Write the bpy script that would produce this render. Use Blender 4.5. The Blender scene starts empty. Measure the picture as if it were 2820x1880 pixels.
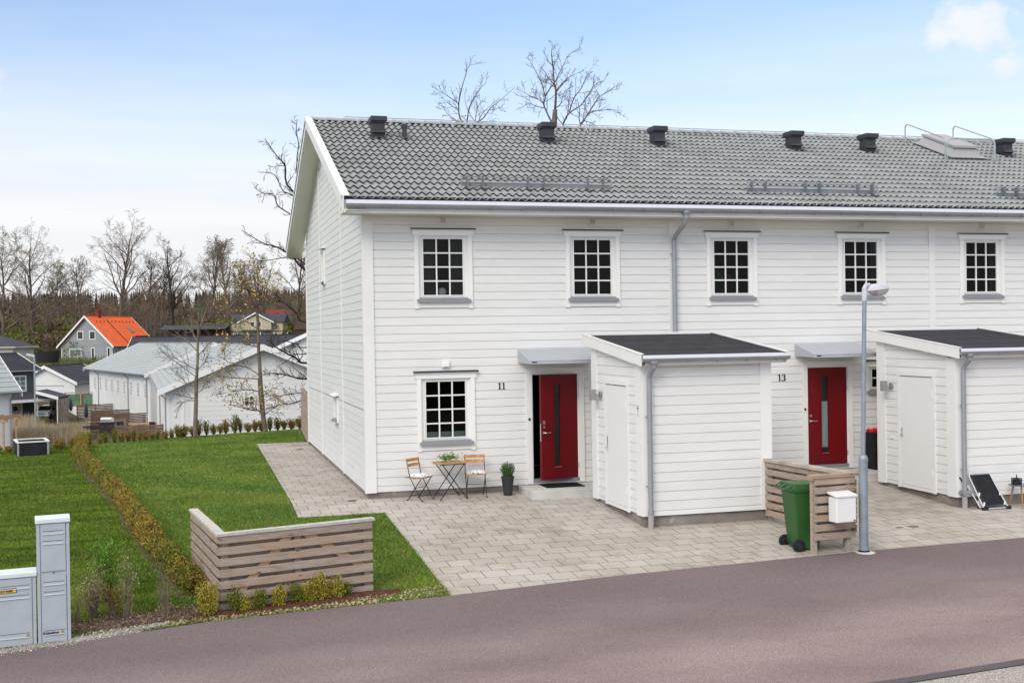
import bpy, math, random
import numpy as np
from mathutils import Vector, Matrix
R=math.radians
S=bpy.context.scene
col=S.collection
# ------------------------------------------------------------------ camera
yaw,pit,rol=.2688,-.0074,-.0155
sy,cy=math.sin(yaw),math.cos(yaw)
fw=Vector((sy*math.cos(pit),cy*math.cos(pit),math.sin(pit)))
rt0=Vector((cy,-sy,0)); up0=rt0.cross(fw)
rt=math.cos(rol)*rt0+math.sin(rol)*up0; up=-math.sin(rol)*rt0+math.cos(rol)*up0
cam=bpy.data.cameras.new('camera'); co=bpy.data.objects.new('camera',cam); col.objects.link(co)
M=Matrix(((rt.x,up.x,-fw.x,-3.148),(rt.y,up.y,-fw.y,-22.0627),(rt.z,up.z,-fw.z,3.1457),(0,0,0,1)))
co.matrix_world=M
cam.lens=3180.28/2820*36; cam.sensor_width=36; cam.sensor_fit='HORIZONTAL'; cam.clip_start=.1; cam.clip_end=6000
S.camera=co
# ------------------------------------------------------------------ exposure, world, sun
S.view_settings.view_transform='Standard'; S.view_settings.look='None'; S.view_settings.exposure=.13; S.view_settings.gamma=1
S.view_settings.use_curve_mapping=False
S.cycles.max_bounces=8; S.cycles.transparent_max_bounces=12; S.cycles.use_adaptive_sampling=True; S.cycles.adaptive_threshold=.015
S.cycles.use_denoising=True; S.cycles.sample_clamp_indirect=5
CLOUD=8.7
W=bpy.data.worlds.new('World'); S.world=W; W.use_nodes=True
SUN_EL,SUN_AZ=R(36),R(222)      # azimuth measured clockwise from +Y: behind the camera, a little to the left
def nd(nt,t,**k):
    n=nt.nodes.new(t)
    for a,b in k.items(): setattr(n,a,b)
    return n
def world():
    nt=W.node_tree; nt.nodes.clear(); L=nt.links.new
    out=nd(nt,'ShaderNodeOutputWorld'); bg=nd(nt,'ShaderNodeBackground'); bg.inputs['Strength'].default_value=.1
    sky=nd(nt,'ShaderNodeTexSky',sky_type='NISHITA',sun_disc=False,sun_elevation=SUN_EL,sun_rotation=SUN_AZ,air_density=1.0,dust_density=.6,ozone_density=1.6,altitude=100)
    tc=nd(nt,'ShaderNodeTexCoord'); sep=nd(nt,'ShaderNodeSeparateXYZ'); L(tc.outputs['Generated'],sep.inputs[0])
    def mth(op,a,b=None,clamp=False):
        m=nd(nt,'ShaderNodeMath',operation=op,use_clamp=clamp)
        for i,v in enumerate((a,b)):
            if v is None: continue
            if isinstance(v,(int,float)): m.inputs[i].default_value=v
            else: L(v,m.inputs[i])
        return m.outputs[0]
    z=sep.outputs['Z']
    # thin high veil: white near the horizon, opening to blue above
    mr=nd(nt,'ShaderNodeMapRange',interpolation_type='SMOOTHSTEP'); L(z,mr.inputs['Value'])
    for i,v in zip((1,2,3,4),(.06,.30,1.0,.10)): mr.inputs[i].default_value=v
    mp=nd(nt,'ShaderNodeMapping'); mp.inputs['Scale'].default_value=(2.2,2.2,9); L(tc.outputs['Generated'],mp.inputs[0])
    n1=nd(nt,'ShaderNodeTexNoise'); n1.inputs['Scale'].default_value=1.6; n1.inputs['Detail'].default_value=6; n1.inputs['Roughness'].default_value=.55; L(mp.outputs[0],n1.inputs['Vector'])
    mz=nd(nt,'ShaderNodeMapRange',interpolation_type='SMOOTHSTEP'); L(z,mz.inputs['Value'])
    for i,v in zip((1,2,3,4),(.36,.6,0,.9)): mz.inputs[i].default_value=v  # cloud added overhead, above the view, for whiter light
    veil=mth('ADD',mr.outputs[0],mth('MULTIPLY',mth('SUBTRACT',n1.outputs['Fac'],.5),.55),True)
    # cumulus puffs: direction-centred soft lobes broken by noise
    mp2=nd(nt,'ShaderNodeMapping'); mp2.inputs['Scale'].default_value=(9,9,14); L(tc.outputs['Generated'],mp2.inputs[0])
    n2=nd(nt,'ShaderNodeTexNoise'); n2.inputs['Scale'].default_value=2.1; n2.inputs['Detail'].default_value=9; n2.inputs['Roughness'].default_value=.6; L(mp2.outputs[0],n2.inputs['Vector'])
    tot=None
    for d,r,k in ((PUFF[0],.030,1.7),(PUFF[1],.022,1.3),(PUFF[2],.030,1.1),(PUFF[3],.022,.75),(PUFF[4],.028,1.0),(PUFF[5],.03,.45),(PUFF[6],.035,.8)):
        vs=nd(nt,'ShaderNodeVectorMath',operation='DISTANCE'); L(tc.outputs['Generated'],vs.inputs[0]); vs.inputs[1].default_value=d
        g=mth('SUBTRACT',1.0,mth('DIVIDE',vs.outputs['Value'],r*1.6),True)
        g=mth('MULTIPLY',g,k)
        tot=g if tot is None else mth('MAXIMUM',tot,g)
    p=mth('ADD',tot,mth('MULTIPLY',mth('SUBTRACT',n2.outputs['Fac'],.5),2.4))
    mr2=nd(nt,'ShaderNodeMapRange',interpolation_type='SMOOTHSTEP'); L(p,mr2.inputs['Value'])
    for i,v in zip((1,2,3,4),(.38,1.25,0,.88)): mr2.inputs[i].default_value=v
    puff=mth('MULTIPLY',mr2.outputs[0],mth('GREATER_THAN',tot,.001))
    cov=mth('MAXIMUM',mth('MAXIMUM',veil,mz.outputs[0]),puff)
    # streaks of slightly darker stratus low on the horizon
    mp3=nd(nt,'ShaderNodeMapping'); mp3.inputs['Scale'].default_value=(1.5,1.5,22); L(tc.outputs['Generated'],mp3.inputs[0])
    n3=nd(nt,'ShaderNodeTexNoise'); n3.inputs['Scale'].default_value=1.3; n3.inputs['Detail'].default_value=4; L(mp3.outputs[0],n3.inputs['Vector'])
    cr=nd(nt,'ShaderNodeValToRGB'); L(n3.outputs['Fac'],cr.inputs[0])
    cr.color_ramp.elements[0].position=.35; cr.color_ramp.elements[0].color=(.93,.94,.97,1)
    cr.color_ramp.elements[1].position=.6; cr.color_ramp.elements[1].color=(1.02,1.025,1.04,1)
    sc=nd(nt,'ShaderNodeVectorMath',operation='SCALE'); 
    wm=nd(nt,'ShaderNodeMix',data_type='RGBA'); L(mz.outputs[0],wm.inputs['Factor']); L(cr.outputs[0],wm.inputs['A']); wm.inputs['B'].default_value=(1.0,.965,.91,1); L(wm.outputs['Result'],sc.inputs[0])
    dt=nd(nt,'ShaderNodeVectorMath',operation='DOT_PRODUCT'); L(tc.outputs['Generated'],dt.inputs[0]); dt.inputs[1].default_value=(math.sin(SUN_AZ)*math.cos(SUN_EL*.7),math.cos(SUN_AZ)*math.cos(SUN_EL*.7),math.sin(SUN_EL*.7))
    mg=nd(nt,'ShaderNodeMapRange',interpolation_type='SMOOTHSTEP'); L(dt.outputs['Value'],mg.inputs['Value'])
    for i,v in zip((1,2,3,4),(-.35,.95,0,7.5)): mg.inputs[i].default_value=v  # added glow in the unseen sky around the sun, brightens the walls
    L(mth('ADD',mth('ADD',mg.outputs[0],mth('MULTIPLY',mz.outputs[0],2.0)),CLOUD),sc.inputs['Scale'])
    sk=nd(nt,'ShaderNodeVectorMath',operation='MULTIPLY'); L(sky.outputs[0],sk.inputs[0]); sk.inputs[1].default_value=(1.56,1.62,1.74)
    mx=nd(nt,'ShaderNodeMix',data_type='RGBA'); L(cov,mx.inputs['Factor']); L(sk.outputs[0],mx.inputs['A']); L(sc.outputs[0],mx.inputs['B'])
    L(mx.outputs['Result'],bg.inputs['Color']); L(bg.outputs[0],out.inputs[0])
def camdir(u,v):
    d=fw+(u-1410)/3180.28*rt-(v-940)/3180.28*up; d.normalize(); return tuple(d)
PUFF=[camdir(2680,95),camdir(2600,115),camdir(2760,180),camdir(2800,40),camdir(5,200),camdir(2000,260),camdir(2390,330)]
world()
sl=bpy.data.lights.new('sun','SUN'); sl.energy=1.5; sl.angle=R(24); sl.color=(1,.93,.85)
so=bpy.data.objects.new('sun',sl); col.objects.link(so)
sd=Vector((math.sin(SUN_AZ)*math.cos(SUN_EL),math.cos(SUN_AZ)*math.cos(SUN_EL),math.sin(SUN_EL)))
so.rotation_euler=sd.to_track_quat('Z','Y').to_euler(); so.location=(0,-10,30)
# ------------------------------------------------------------------ mesh helpers
class MB:
    def __init__(s): s.v=[]; s.f=[]; s.m=[]
    def add(s,vs,fs,m=0):
        b=len(s.v); s.v+=[tuple(v) for v in vs]; s.f+=[tuple(b+i for i in f) for f in fs]; s.m+=[m]*len(fs); return s
    def box(s,x0,x1,y0,y1,z0,z1,m=0):
        return s.add([(x0,y0,z0),(x1,y0,z0),(x1,y1,z0),(x0,y1,z0),(x0,y0,z1),(x1,y0,z1),(x1,y1,z1),(x0,y1,z1)],
          [(0,3,2,1),(4,5,6,7),(0,1,5,4),(1,2,6,5),(2,3,7,6),(3,0,4,7)],m)
    def bbox(s,x0,x1,y0,y1,z0,z1,b=.004,m=0):
        # box with chamfered vertical and top edges
        xs=(x0,x1); ys=(y0,y1)
        def ring(i,z): return [(x0+i,y0+i*0+b if 0 else y0+i,z),(x1-i,y0+i,z),(x1-i,y1-i,z),(x0+i,y1-i,z)]
        def oct_(i,z): return [(x0+b+i,y0+i,z),(x1-b-i,y0+i,z),(x1-i,y0+b+i,z),(x1-i,y1-b-i,z),(x1-b-i,y1-i,z),(x0+b+i,y1-i,z),(x0+i,y1-b-i,z),(x0+i,y0+b+i,z)]
        rs=[oct_(b,z0),oct_(0,z0+b),oct_(0,z1-b),oct_(b,z1)]
        vs=sum(rs,[]); fs=[]
        for k in range(3):
            for i in range(8): j=(i+1)%8; fs.append((k*8+i,k*8+j,k*8+8+j,k*8+8+i))
        fs.append(tuple(range(7,-1,-1))); fs.append(tuple(24+i for i in range(8)))
        return s.add(vs,fs,m)
    def quad(s,a,b,c,d,m=0): return s.add([a,b,c,d],[(0,1,2,3)],m)
    def prism(s,poly,axis,a,b,m=0):
        # poly: 2D points; axis 'x' -> (y,z), 'y' -> (x,z), 'z' -> (x,y)
        def P(p,t): return {'x':(t,p[0],p[1]),'y':(p[0],t,p[1]),'z':(p[0],p[1],t)}[axis]
        n=len(poly); vs=[P(p,a) for p in poly]+[P(p,b) for p in poly]
        fs=[tuple(range(n-1,-1,-1)),tuple(range(n,2*n))]+[(i,(i+1)%n,n+(i+1)%n,n+i) for i in range(n)]
        return s.add(vs,fs,m)
    def bar(s,p,q,w,h,upv=(0,0,1),m=0):
        p,q=Vector(p),Vector(q); d=(q-p).normalized(); u=Vector(upv); r=d.cross(u)
        if r.length<1e-4: r=d.cross(Vector((1,0,0)))
        r.normalize(); u=r.cross(d); r*=w/2; u*=h/2
        vs=[p-r-u,p+r-u,p+r+u,p-r+u,q-r-u,q+r-u,q+r+u,q-r+u]
        return s.add(vs,[(0,1,2,3),(4,7,6,5),(0,4,5,1),(1,5,6,2),(2,6,7,3),(3,7,4,0)],m)
    def tube(s,pts,r,n=10,m=0,cap=True):
        pts=[Vector(p) for p in pts]; k=len(pts); rr=[r]*k if isinstance(r,(int,float)) else r
        prev=None; vs=[]
        for i,p in enumerate(pts):
            d=(pts[min(i+1,k-1)]-pts[max(i-1,0)]).normalized()
            if prev is None:
                a=Vector((0,0,1)) if abs(d.z)<.9 else Vector((1,0,0)); u=d.cross(a).normalized()
            else:
                u=(prev-d*prev.dot(d)); u=u.normalized() if u.length>1e-6 else d.orthogonal().normalized()
            prev=u; w=d.cross(u)
            for j in range(n):
                t=2*math.pi*j/n; vs.append(p+(u*math.cos(t)+w*math.sin(t))*rr[i])
        fs=[]
        for i in range(k-1):
            for j in range(n): fs.append((i*n+j,i*n+(j+1)%n,(i+1)*n+(j+1)%n,(i+1)*n+j))
        if cap: fs+= [tuple(range(n-1,-1,-1)),tuple((k-1)*n+j for j in range(n))]
        return s.add(vs,fs,m)
    def lathe(s,prof,c=(0,0,0),n=24,m=0,sx=1,sy_=1):
        vs=[];k=len(prof)
        for r,z in prof:
            for j in range(n): t=2*math.pi*j/n; vs.append((c[0]+r*sx*math.cos(t),c[1]+r*sy_*math.sin(t),c[2]+z))
        fs=[(i*n+j,i*n+(j+1)%n,(i+1)*n+(j+1)%n,(i+1)*n+j) for i in range(k-1) for j in range(n)]
        fs+=[tuple(range(n-1,-1,-1)),tuple((k-1)*n+j for j in range(n))]
        return s.add(vs,fs,m)
    def xf(s,mat):
        s.v=[tuple(mat@Vector(v)) for v in s.v]; return s
    def build(s,name,mat,parent=None,smooth=False,label=None,bevel=0):
        me=bpy.data.meshes.new(name); me.from_pydata(s.v,[],s.f)
        for x in (mat if isinstance(mat,(list,tuple)) else [mat]): me.materials.append(x)
        if any(s.m): me.polygons.foreach_set('material_index',s.m)
        if smooth: me.polygons.foreach_set('use_smooth',[True]*len(s.f))
        me.update(); o=bpy.data.objects.new(name,me); col.objects.link(o)
        if parent: o.parent=parent
        if label: o['label']=label
        if bevel:
            b=o.modifiers.new('bevel','BEVEL'); b.width=bevel; b.segments=2; b.limit_method='ANGLE'
        return o
def each(mb,name,mt,parent):
    # every connected piece becomes a part of its own
    n=len(mb.v); par=list(range(n))
    def find(i):
        while par[i]!=i: par[i]=par[par[i]]; i=par[i]
        return i
    for f in mb.f:
        for k in f[1:]: par[find(k)]=find(f[0])
    g={}
    for f,m in zip(mb.f,mb.m): g.setdefault(find(f[0]),[]).append((f,m))
    out=[]
    for fs in g.values():
        ids=sorted({i for f,_ in fs for i in f}); ix={a:b for b,a in enumerate(ids)}
        q=MB(); q.v=[mb.v[i] for i in ids]; q.f=[tuple(ix[i] for i in f) for f,_ in fs]; q.m=[m for _,m in fs]
        out.append(q.build(name,mt,parent))
    return out
def npmesh(name,V,F,mat,parent=None,smooth=False):
    V=np.asarray(V,np.float32); F=np.asarray(F,np.int32); k=F.shape[1]
    me=bpy.data.meshes.new(name); me.vertices.add(len(V)); me.vertices.foreach_set('co',V.ravel())
    me.loops.add(F.size); me.loops.foreach_set('vertex_index',F.ravel())
    me.polygons.add(len(F)); me.polygons.foreach_set('loop_start',np.arange(0,F.size,k,dtype=np.int32)); me.polygons.foreach_set('loop_total',np.full(len(F),k,np.int32))
    if smooth: me.polygons.foreach_set('use_smooth',np.ones(len(F),bool))
    me.update(calc_edges=True); me.validate()
    for x in (mat if isinstance(mat,(list,tuple)) else [mat]): me.materials.append(x)
    o=bpy.data.objects.new(name,me); col.objects.link(o)
    if parent: o.parent=parent
    return o
def tag(o,label=None,cat=None,group=None,kind=None):
    if label: o['label']=label
    if cat: o['category']=cat
    if group: o['group']=group
    if kind: o['kind']=kind
    return o
def thing(name,loc,label,cat,group=None,rz=0):
    o=bpy.data.objects.new(name,None); o.empty_display_size=.2; col.objects.link(o); o.location=loc; o.rotation_euler=(0,0,rz)
    return tag(o,label,cat,group)
KIDS={}
def copy_tree(o,parent=None):
    c=o.copy(); col.objects.link(c)
    if parent: c.parent=parent
    for ch in list(o.children): copy_tree(ch,c)
    return c
def rotz(a): return Matrix.Rotation(a,4,'Z')
# ------------------------------------------------------------------ materials
MATS={}
def mat(name,colr,rough=.6,spec=.5,metal=0,var=0,vscale=3,vcol=None,bump=0,bscale=40,island=0,detail=5,stretch=(1,1,1),coat=0,trans=0,wear=None):
    if name in MATS: return MATS[name]
    m=bpy.data.materials.new(name); m.use_nodes=True; nt=m.node_tree; L=nt.links.new; p=nt.nodes['Principled BSDF']
    p.inputs['Roughness'].default_value=rough; p.inputs['Specular IOR Level'].default_value=spec; p.inputs['Metallic'].default_value=metal
    p.inputs['Coat Weight'].default_value=coat; p.inputs['Base Color'].default_value=(*colr,1)
    tc=nd(nt,'ShaderNodeTexCoord'); mp=nd(nt,'ShaderNodeMapping'); mp.inputs['Scale'].default_value=stretch; L(tc.outputs['Object'],mp.inputs[0])
    cur=None
    if var or vcol:
        n=nd(nt,'ShaderNodeTexNoise'); n.inputs['Scale'].default_value=vscale; n.inputs['Detail'].default_value=detail; L(mp.outputs[0],n.inputs['Vector'])
        cr=nd(nt,'ShaderNodeValToRGB'); L(n.outputs['Fac'],cr.inputs[0])
        a=tuple(c*(1-var) for c in colr); b=vcol or tuple(min(1,c*(1+var)) for c in colr)
        cr.color_ramp.elements[0].position=.36; cr.color_ramp.elements[1].position=.66
        cr.color_ramp.elements[0].color=(*a,1); cr.color_ramp.elements[1].color=(*b,1); cur=cr.outputs[0]
    if island:
        g=nd(nt,'ShaderNodeNewGeometry'); oi=nd(nt,'ShaderNodeObjectInfo'); fa=nd(nt,'ShaderNodeMath',operation='ADD'); L(g.outputs['Random Per Island'],fa.inputs[0]); L(oi.outputs['Random'],fa.inputs[1]); fr=nd(nt,'ShaderNodeMath',operation='FRACT'); L(fa.outputs[0],fr.inputs[0]); mr=nd(nt,'ShaderNodeMapRange'); L(fr.outputs[0],mr.inputs['Value']); mr.inputs[3].default_value=1-island; mr.inputs[4].default_value=1+island
        sc=nd(nt,'ShaderNodeVectorMath',operation='SCALE')
        if cur: L(cur,sc.inputs[0])
        else: sc.inputs[0].default_value=colr
        L(mr.outputs[0],sc.inputs['Scale']); cur=sc.outputs[0]
    if wear:
        n=nd(nt,'ShaderNodeTexNoise'); n.inputs['Scale'].default_value=wear[1]; n.inputs['Detail'].default_value=8; n.inputs['Roughness'].default_value=.65; L(mp.outputs[0],n.inputs['Vector'])
        mr=nd(nt,'ShaderNodeMapRange',interpolation_type='SMOOTHSTEP'); L(n.outputs['Fac'],mr.inputs['Value'])
        for i,v in zip((1,2,3,4),(wear[2],wear[2]+.15,0,wear[3])): mr.inputs[i].default_value=v
        mx=nd(nt,'ShaderNodeMix',data_type='RGBA'); L(mr.outputs[0],mx.inputs['Factor'])
        if cur: L(cur,mx.inputs['A'])
        else: mx.inputs['A'].default_value=(*colr,1)
        mx.inputs['B'].default_value=(*wear[0],1); cur=mx.outputs['Result']
    if cur: L(cur,p.inputs['Base Color'])
    if bump:
        n=nd(nt,'ShaderNodeTexNoise'); n.inputs['Scale'].default_value=bscale; n.inputs['Detail'].default_value=4; L(mp.outputs[0],n.inputs['Vector'])
        b=nd(nt,'ShaderNodeBump'); b.inputs['Strength'].default_value=bump; b.inputs['Distance'].default_value=.01; L(n.outputs['Fac'],b.inputs['Height']); L(b.outputs[0],p.inputs['Normal'])
    MATS[name]=m; return m
white=mat('white_paint',(.70,.695,.675),.55,.35,var=.025,vscale=1.2,bump=.25,bscale=22,stretch=(1,1,9),island=.012,wear=((.66,.65,.62),1.7,.60,.35))
trimw=mat('white_trim_paint',(.72,.713,.69),.5,.35,var=.02,vscale=2,bump=.12,bscale=30)
soffw=mat('soffit_paint',(.74,.72,.66),.6,.3,var=.02,vscale=2)
winw=mat('window_paint',(.76,.755,.73),.35,.5)
concrete=mat('concrete_plinth',(.22,.195,.17),.9,.2,var=.22,vscale=2.3,bump=.5,bscale=60,wear=((.45,.44,.42),3.1,.58,.8))
stepc=mat('concrete_step',(.50,.49,.46),.85,.25,var=.08,vscale=3,bump=.35,bscale=90)
zinc=mat('grey_gutter_metal',(.30,.31,.33),.42,.5,metal=.35,var=.06,vscale=5)
galv=mat('galvanised_steel',(.36,.39,.41),.45,.5,metal=.4,var=.16,vscale=6,detail=8)
dripm=mat('drip_sheet_metal',(.66,.67,.73),.4,.5,metal=.1)
sillm=mat('grey_sill_metal',(.20,.205,.22),.6,.35)
black=mat('black_sheet_metal',(.030,.029,.036),.42,.5,var=.1)
blackp=mat('black_plastic',(.014,.014,.016),.5,.4)
blackm=mat('black_steel_rod',(.010,.010,.012),.4,.4)
dark=mat('dark_interior',(.035,.033,.03),.9,.1)
curt=mat('curtain_fabric',(.13,.15,.14),.9,.1,var=.2,vscale=20,stretch=(3,3,.1))
red=mat('red_door_paint',(.135,.0018,.0045),.42,.25,var=.06,vscale=2,bump=.06,bscale=120)
steel=mat('brushed_steel',(.62,.62,.62),.28,.5,metal=1)
awn=mat('grey_canopy_sheet',(.40,.42,.45),.45,.5,metal=.15,var=.03,vscale=4)
felt=mat('black_roofing_felt',(.034,.034,.042),.92,.25,var=.22,vscale=5,bump=.6,bscale=260)
def woodmat(name,a,b,c,k=1):
    m=bpy.data.materials.new(name); m.use_nodes=True; nt=m.node_tree; L=nt.links.new; p=nt.nodes['Principled BSDF']; p.inputs['Roughness'].default_value=.85; p.inputs['Specular IOR Level'].default_value=.2
    tc=nd(nt,'ShaderNodeTexCoord'); oi=nd(nt,'ShaderNodeObjectInfo')
    of=nd(nt,'ShaderNodeVectorMath',operation='SCALE'); of.inputs[0].default_value=(17,31,23); L(oi.outputs['Random'],of.inputs['Scale'])
    ad=nd(nt,'ShaderNodeVectorMath',operation='ADD'); L(tc.outputs['Object'],ad.inputs[0]); L(of.outputs[0],ad.inputs[1])
    def N(sc,st,det=5,ro=.6,dist=0):
        mp=nd(nt,'ShaderNodeMapping'); mp.inputs['Scale'].default_value=st; L(ad.outputs[0],mp.inputs[0]); n=nd(nt,'ShaderNodeTexNoise'); n.inputs['Scale'].default_value=sc; n.inputs['Detail'].default_value=det; n.inputs['Roughness'].default_value=ro; n.inputs['Distortion'].default_value=dist; L(mp.outputs[0],n.inputs['Vector']); return n.outputs['Fac']
    def RP(f,els):
        cr=nd(nt,'ShaderNodeValToRGB'); L(f,cr.inputs[0]); e=cr.color_ramp.elements
        while len(e)<len(els): e.new(.5)
        for q,(x,cc) in enumerate(els): e[q].position=x; e[q].color=(*cc,1)
        return cr.outputs[0]
    def MX(f,A,B,bt='MIX'):
        mx=nd(nt,'ShaderNodeMix',data_type='RGBA',blend_type=bt)
        for kk,v in (('Factor',f),('A',A),('B',B)):
            if isinstance(v,(int,float)): mx.inputs[kk].default_value=v
            elif isinstance(v,tuple): mx.inputs[kk].default_value=(*v,1)
            else: L(v,mx.inputs[kk])
        return mx.outputs['Result']
    base=MX(RP(oi.outputs['Random'],[(0,(0,0,0)),(1,(1,1,1))]),a,b)
    base=MX(RP(N(2.0,(1.2,1.2,5)),[(.35,(0,0,0)),(.62,(.85,.85,.85))]),base,c)
    g=N(3.2,(1.3,1.3,26),4,.6,.6); col_=MX(1,base,RP(g,[(.30,(.66,.63,.60)),(.5,(1,1,1)),(.72,(1.14,1.14,1.14))]),'MULTIPLY')
    vo=nd(nt,'ShaderNodeTexVoronoi'); mp=nd(nt,'ShaderNodeMapping'); mp.inputs['Scale'].default_value=(3.0,3.0,8); L(ad.outputs[0],mp.inputs[0]); L(mp.outputs[0],vo.inputs['Vector']); vo.inputs['Scale'].default_value=1
    kn=RP(vo.outputs['Distance'],[(.05,(.85,.85,.85)),(.14,(0,0,0))]); col_=MX(kn,col_,(.085,.05,.035)); L(col_,p.inputs['Base Color'])
    bp_=nd(nt,'ShaderNodeBump'); bp_.inputs['Strength'].default_value=.4; bp_.inputs['Distance'].default_value=.006; L(g,bp_.inputs['Height']); L(bp_.outputs[0],p.inputs['Normal']); return m
wood=woodmat('weathered_fence_wood',(.38,.26,.18),(.30,.225,.18),(.36,.31,.265))
woodt=mat('weathered_fence_top_wood',(.47,.45,.41),.85,.2,var=.14,vscale=4,bump=.4,bscale=40,stretch=(3,3,3),wear=((.38,.32,.27),5,.62,.8))
oak=mat('light_brown_slat_wood',(.46,.24,.10),.55,.4,var=.2,vscale=6,stretch=(1,6,6),island=.15)
greenp=mat('green_bin_plastic',(.024,.092,.020),.42,.4,var=.08,vscale=3,wear=((.06,.14,.05),2.4,.62,.4))
rubber=mat('black_rubber',(.012,.012,.013),.75,.3)
mailw=mat('white_enamel_metal',(.74,.73,.71),.35,.5)
cabm=mat('grey_cabinet_metal',(.375,.415,.45),.5,.45,var=.05,vscale=4,bump=.15,bscale=160,wear=((.46,.49,.51),2.6,.62,.5))
cabt=mat('pale_cabinet_lid',(.60,.66,.66),.5,.4,var=.04)
cabd=mat('cabinet_groove_painted_shade',(.10,.12,.14),.8,.2)  # dark colour standing in for shade in the door grooves
yel=mat('yellow_plate',(.72,.44,.05),.5,.4)
blk=mat('black_print',(.008,.008,.008),.6,.2)
potm=mat('dark_grey_pot',(.026,.028,.033),.6,.4,bump=.4,bscale=30,stretch=(4,4,.5))
rust=mat('rusty_iron_cover',(.20,.06,.03),.8,.3,var=.3,vscale=30)
cush=None
def glass():
    m=bpy.data.materials.new('window_glass'); m.use_nodes=True; nt=m.node_tree; L=nt.links.new; nt.nodes.clear()
    o=nd(nt,'ShaderNodeOutputMaterial'); mix=nd(nt,'ShaderNodeMixShader'); t=nd(nt,'ShaderNodeBsdfTransparent'); t.inputs[0].default_value=(.75,.79,.76,1)
    g=nd(nt,'ShaderNodeBsdfGlossy'); g.inputs['Roughness'].default_value=.02; g.inputs[0].default_value=(.22,.22,.22,1)
    f=nd(nt,'ShaderNodeFresnel'); f.inputs[0].default_value=1.5
    L(f.outputs[0],mix.inputs[0]); L(t.outputs[0],mix.inputs[1]); L(g.outputs[0],mix.inputs[2]); L(mix.outputs[0],o.inputs[0]); return m
glassm=glass()
farglass=mat('far_window_glass',(.018,.020,.022),.12,.4,var=.5,vscale=.8)
paleglass=mat('pale_reflecting_glass',(.14,.16,.16),.15,.6,var=.3,vscale=.7)
frost=mat('frosted_green_glass',(.16,.22,.22),.25,.5,var=.12,vscale=30,stretch=(1,1,.05))
dkglass=mat('dark_door_glass',(.012,.017,.016),.15,.5,var=.4,vscale=6,stretch=(1,1,.3))
# roof tiles
def tilemat(name,c,blue=0):
    m=mat(name,c,.72,.35,var=.07,vscale=9,bump=.35,bscale=180,wear=(tuple(x*.72 for x in c),.8,.60,.35)); return m
tile=tilemat('grey_concrete_tile',(.250,.262,.262))
def tilevar(m):
    nt=m.node_tree; p=nt.nodes['Principled BSDF']; lk=p.inputs['Base Color'].links[0]; src=lk.from_socket
    tc=nd(nt,'ShaderNodeTexCoord'); mp=nd(nt,'ShaderNodeMapping'); mp.inputs['Scale'].default_value=(1/.313,1/.345,0); nt.links.new(tc.outputs['Object'],mp.inputs[0])
    fl=nd(nt,'ShaderNodeVectorMath',operation='FLOOR'); nt.links.new(mp.outputs[0],fl.inputs[0]); wn=nd(nt,'ShaderNodeTexWhiteNoise',noise_dimensions='2D'); nt.links.new(fl.outputs[0],wn.inputs['Vector'])
    mr=nd(nt,'ShaderNodeMapRange'); nt.links.new(wn.outputs['Value'],mr.inputs['Value']); mr.inputs[3].default_value=.88; mr.inputs[4].default_value=1.12
    sc=nd(nt,'ShaderNodeVectorMath',operation='SCALE'); nt.links.new(src,sc.inputs[0]); nt.links.new(mr.outputs[0],sc.inputs['Scale']); nt.links.new(sc.outputs[0],p.inputs['Base Color'])
tilevar(tile)
ridgem=mat('grey_ridge_tile',(.30,.315,.32),.7,.35,var=.05,vscale=4)
def cushion_mat():
    m=bpy.data.materials.new('printed_cushion_cotton'); m.use_nodes=True; nt=m.node_tree; L=nt.links.new; p=nt.nodes['Principled BSDF']
    p.inputs['Roughness'].default_value=.95; tc=nd(nt,'ShaderNodeTexCoord')
    v=nd(nt,'ShaderNodeTexVoronoi'); v.inputs['Scale'].default_value=16; L(tc.outputs['Object'],v.inputs['Vector'])
    cr=nd(nt,'ShaderNodeValToRGB'); L(v.outputs['Distance'],cr.inputs[0]); e=cr.color_ramp.elements; e[0].position=.26; e[0].color=(.12,.08,.09,1); e[1].position=.32; e[1].color=(.74,.72,.72,1)
    L(cr.outputs[0],p.inputs['Base Color']); return m
cushm=cushion_mat()
# ground materials -------------------------------------------------
def gmat(name,fn):
    m=bpy.data.materials.new(name); m.use_nodes=True; nt=m.node_tree; p=nt.nodes['Principled BSDF']
    p.inputs['Specular IOR Level'].default_value=.25; tc=nd(nt,'ShaderNodeTexCoord'); fn(nt,p,tc.outputs['Object']); return m
def noise(nt,vec,scale,detail=5,rough=.5,st=None):
    if st:
        mp=nd(nt,'ShaderNodeMapping'); mp.inputs['Scale'].default_value=st; nt.links.new(vec,mp.inputs[0]); vec=mp.outputs[0]
    n=nd(nt,'ShaderNodeTexNoise'); n.inputs['Scale'].default_value=scale; n.inputs['Detail'].default_value=detail; n.inputs['Roughness'].default_value=rough; nt.links.new(vec,n.inputs['Vector']); return n.outputs['Fac']
def ramp(nt,fac,els):
    cr=nd(nt,'ShaderNodeValToRGB'); nt.links.new(fac,cr.inputs[0]); e=cr.color_ramp.elements
    while len(e)<len(els): e.new(.5)
    for k,(p,c) in enumerate(els): e[k].position=p; e[k].color=(*c,1) if len(c)==3 else c
    return cr.outputs[0]
def mixc(nt,fac,a,b,mode='MIX'):
    mx=nd(nt,'ShaderNodeMix',data_type='RGBA',blend_type=mode)
    for k,v in (('Factor',fac),('A',a),('B',b)):
        if isinstance(v,(int,float)): mx.inputs[k].default_value=v
        elif isinstance(v,tuple): mx.inputs[k].default_value=(*v,1)
        else: nt.links.new(v,mx.inputs[k])
    return mx.outputs['Result']
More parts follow.
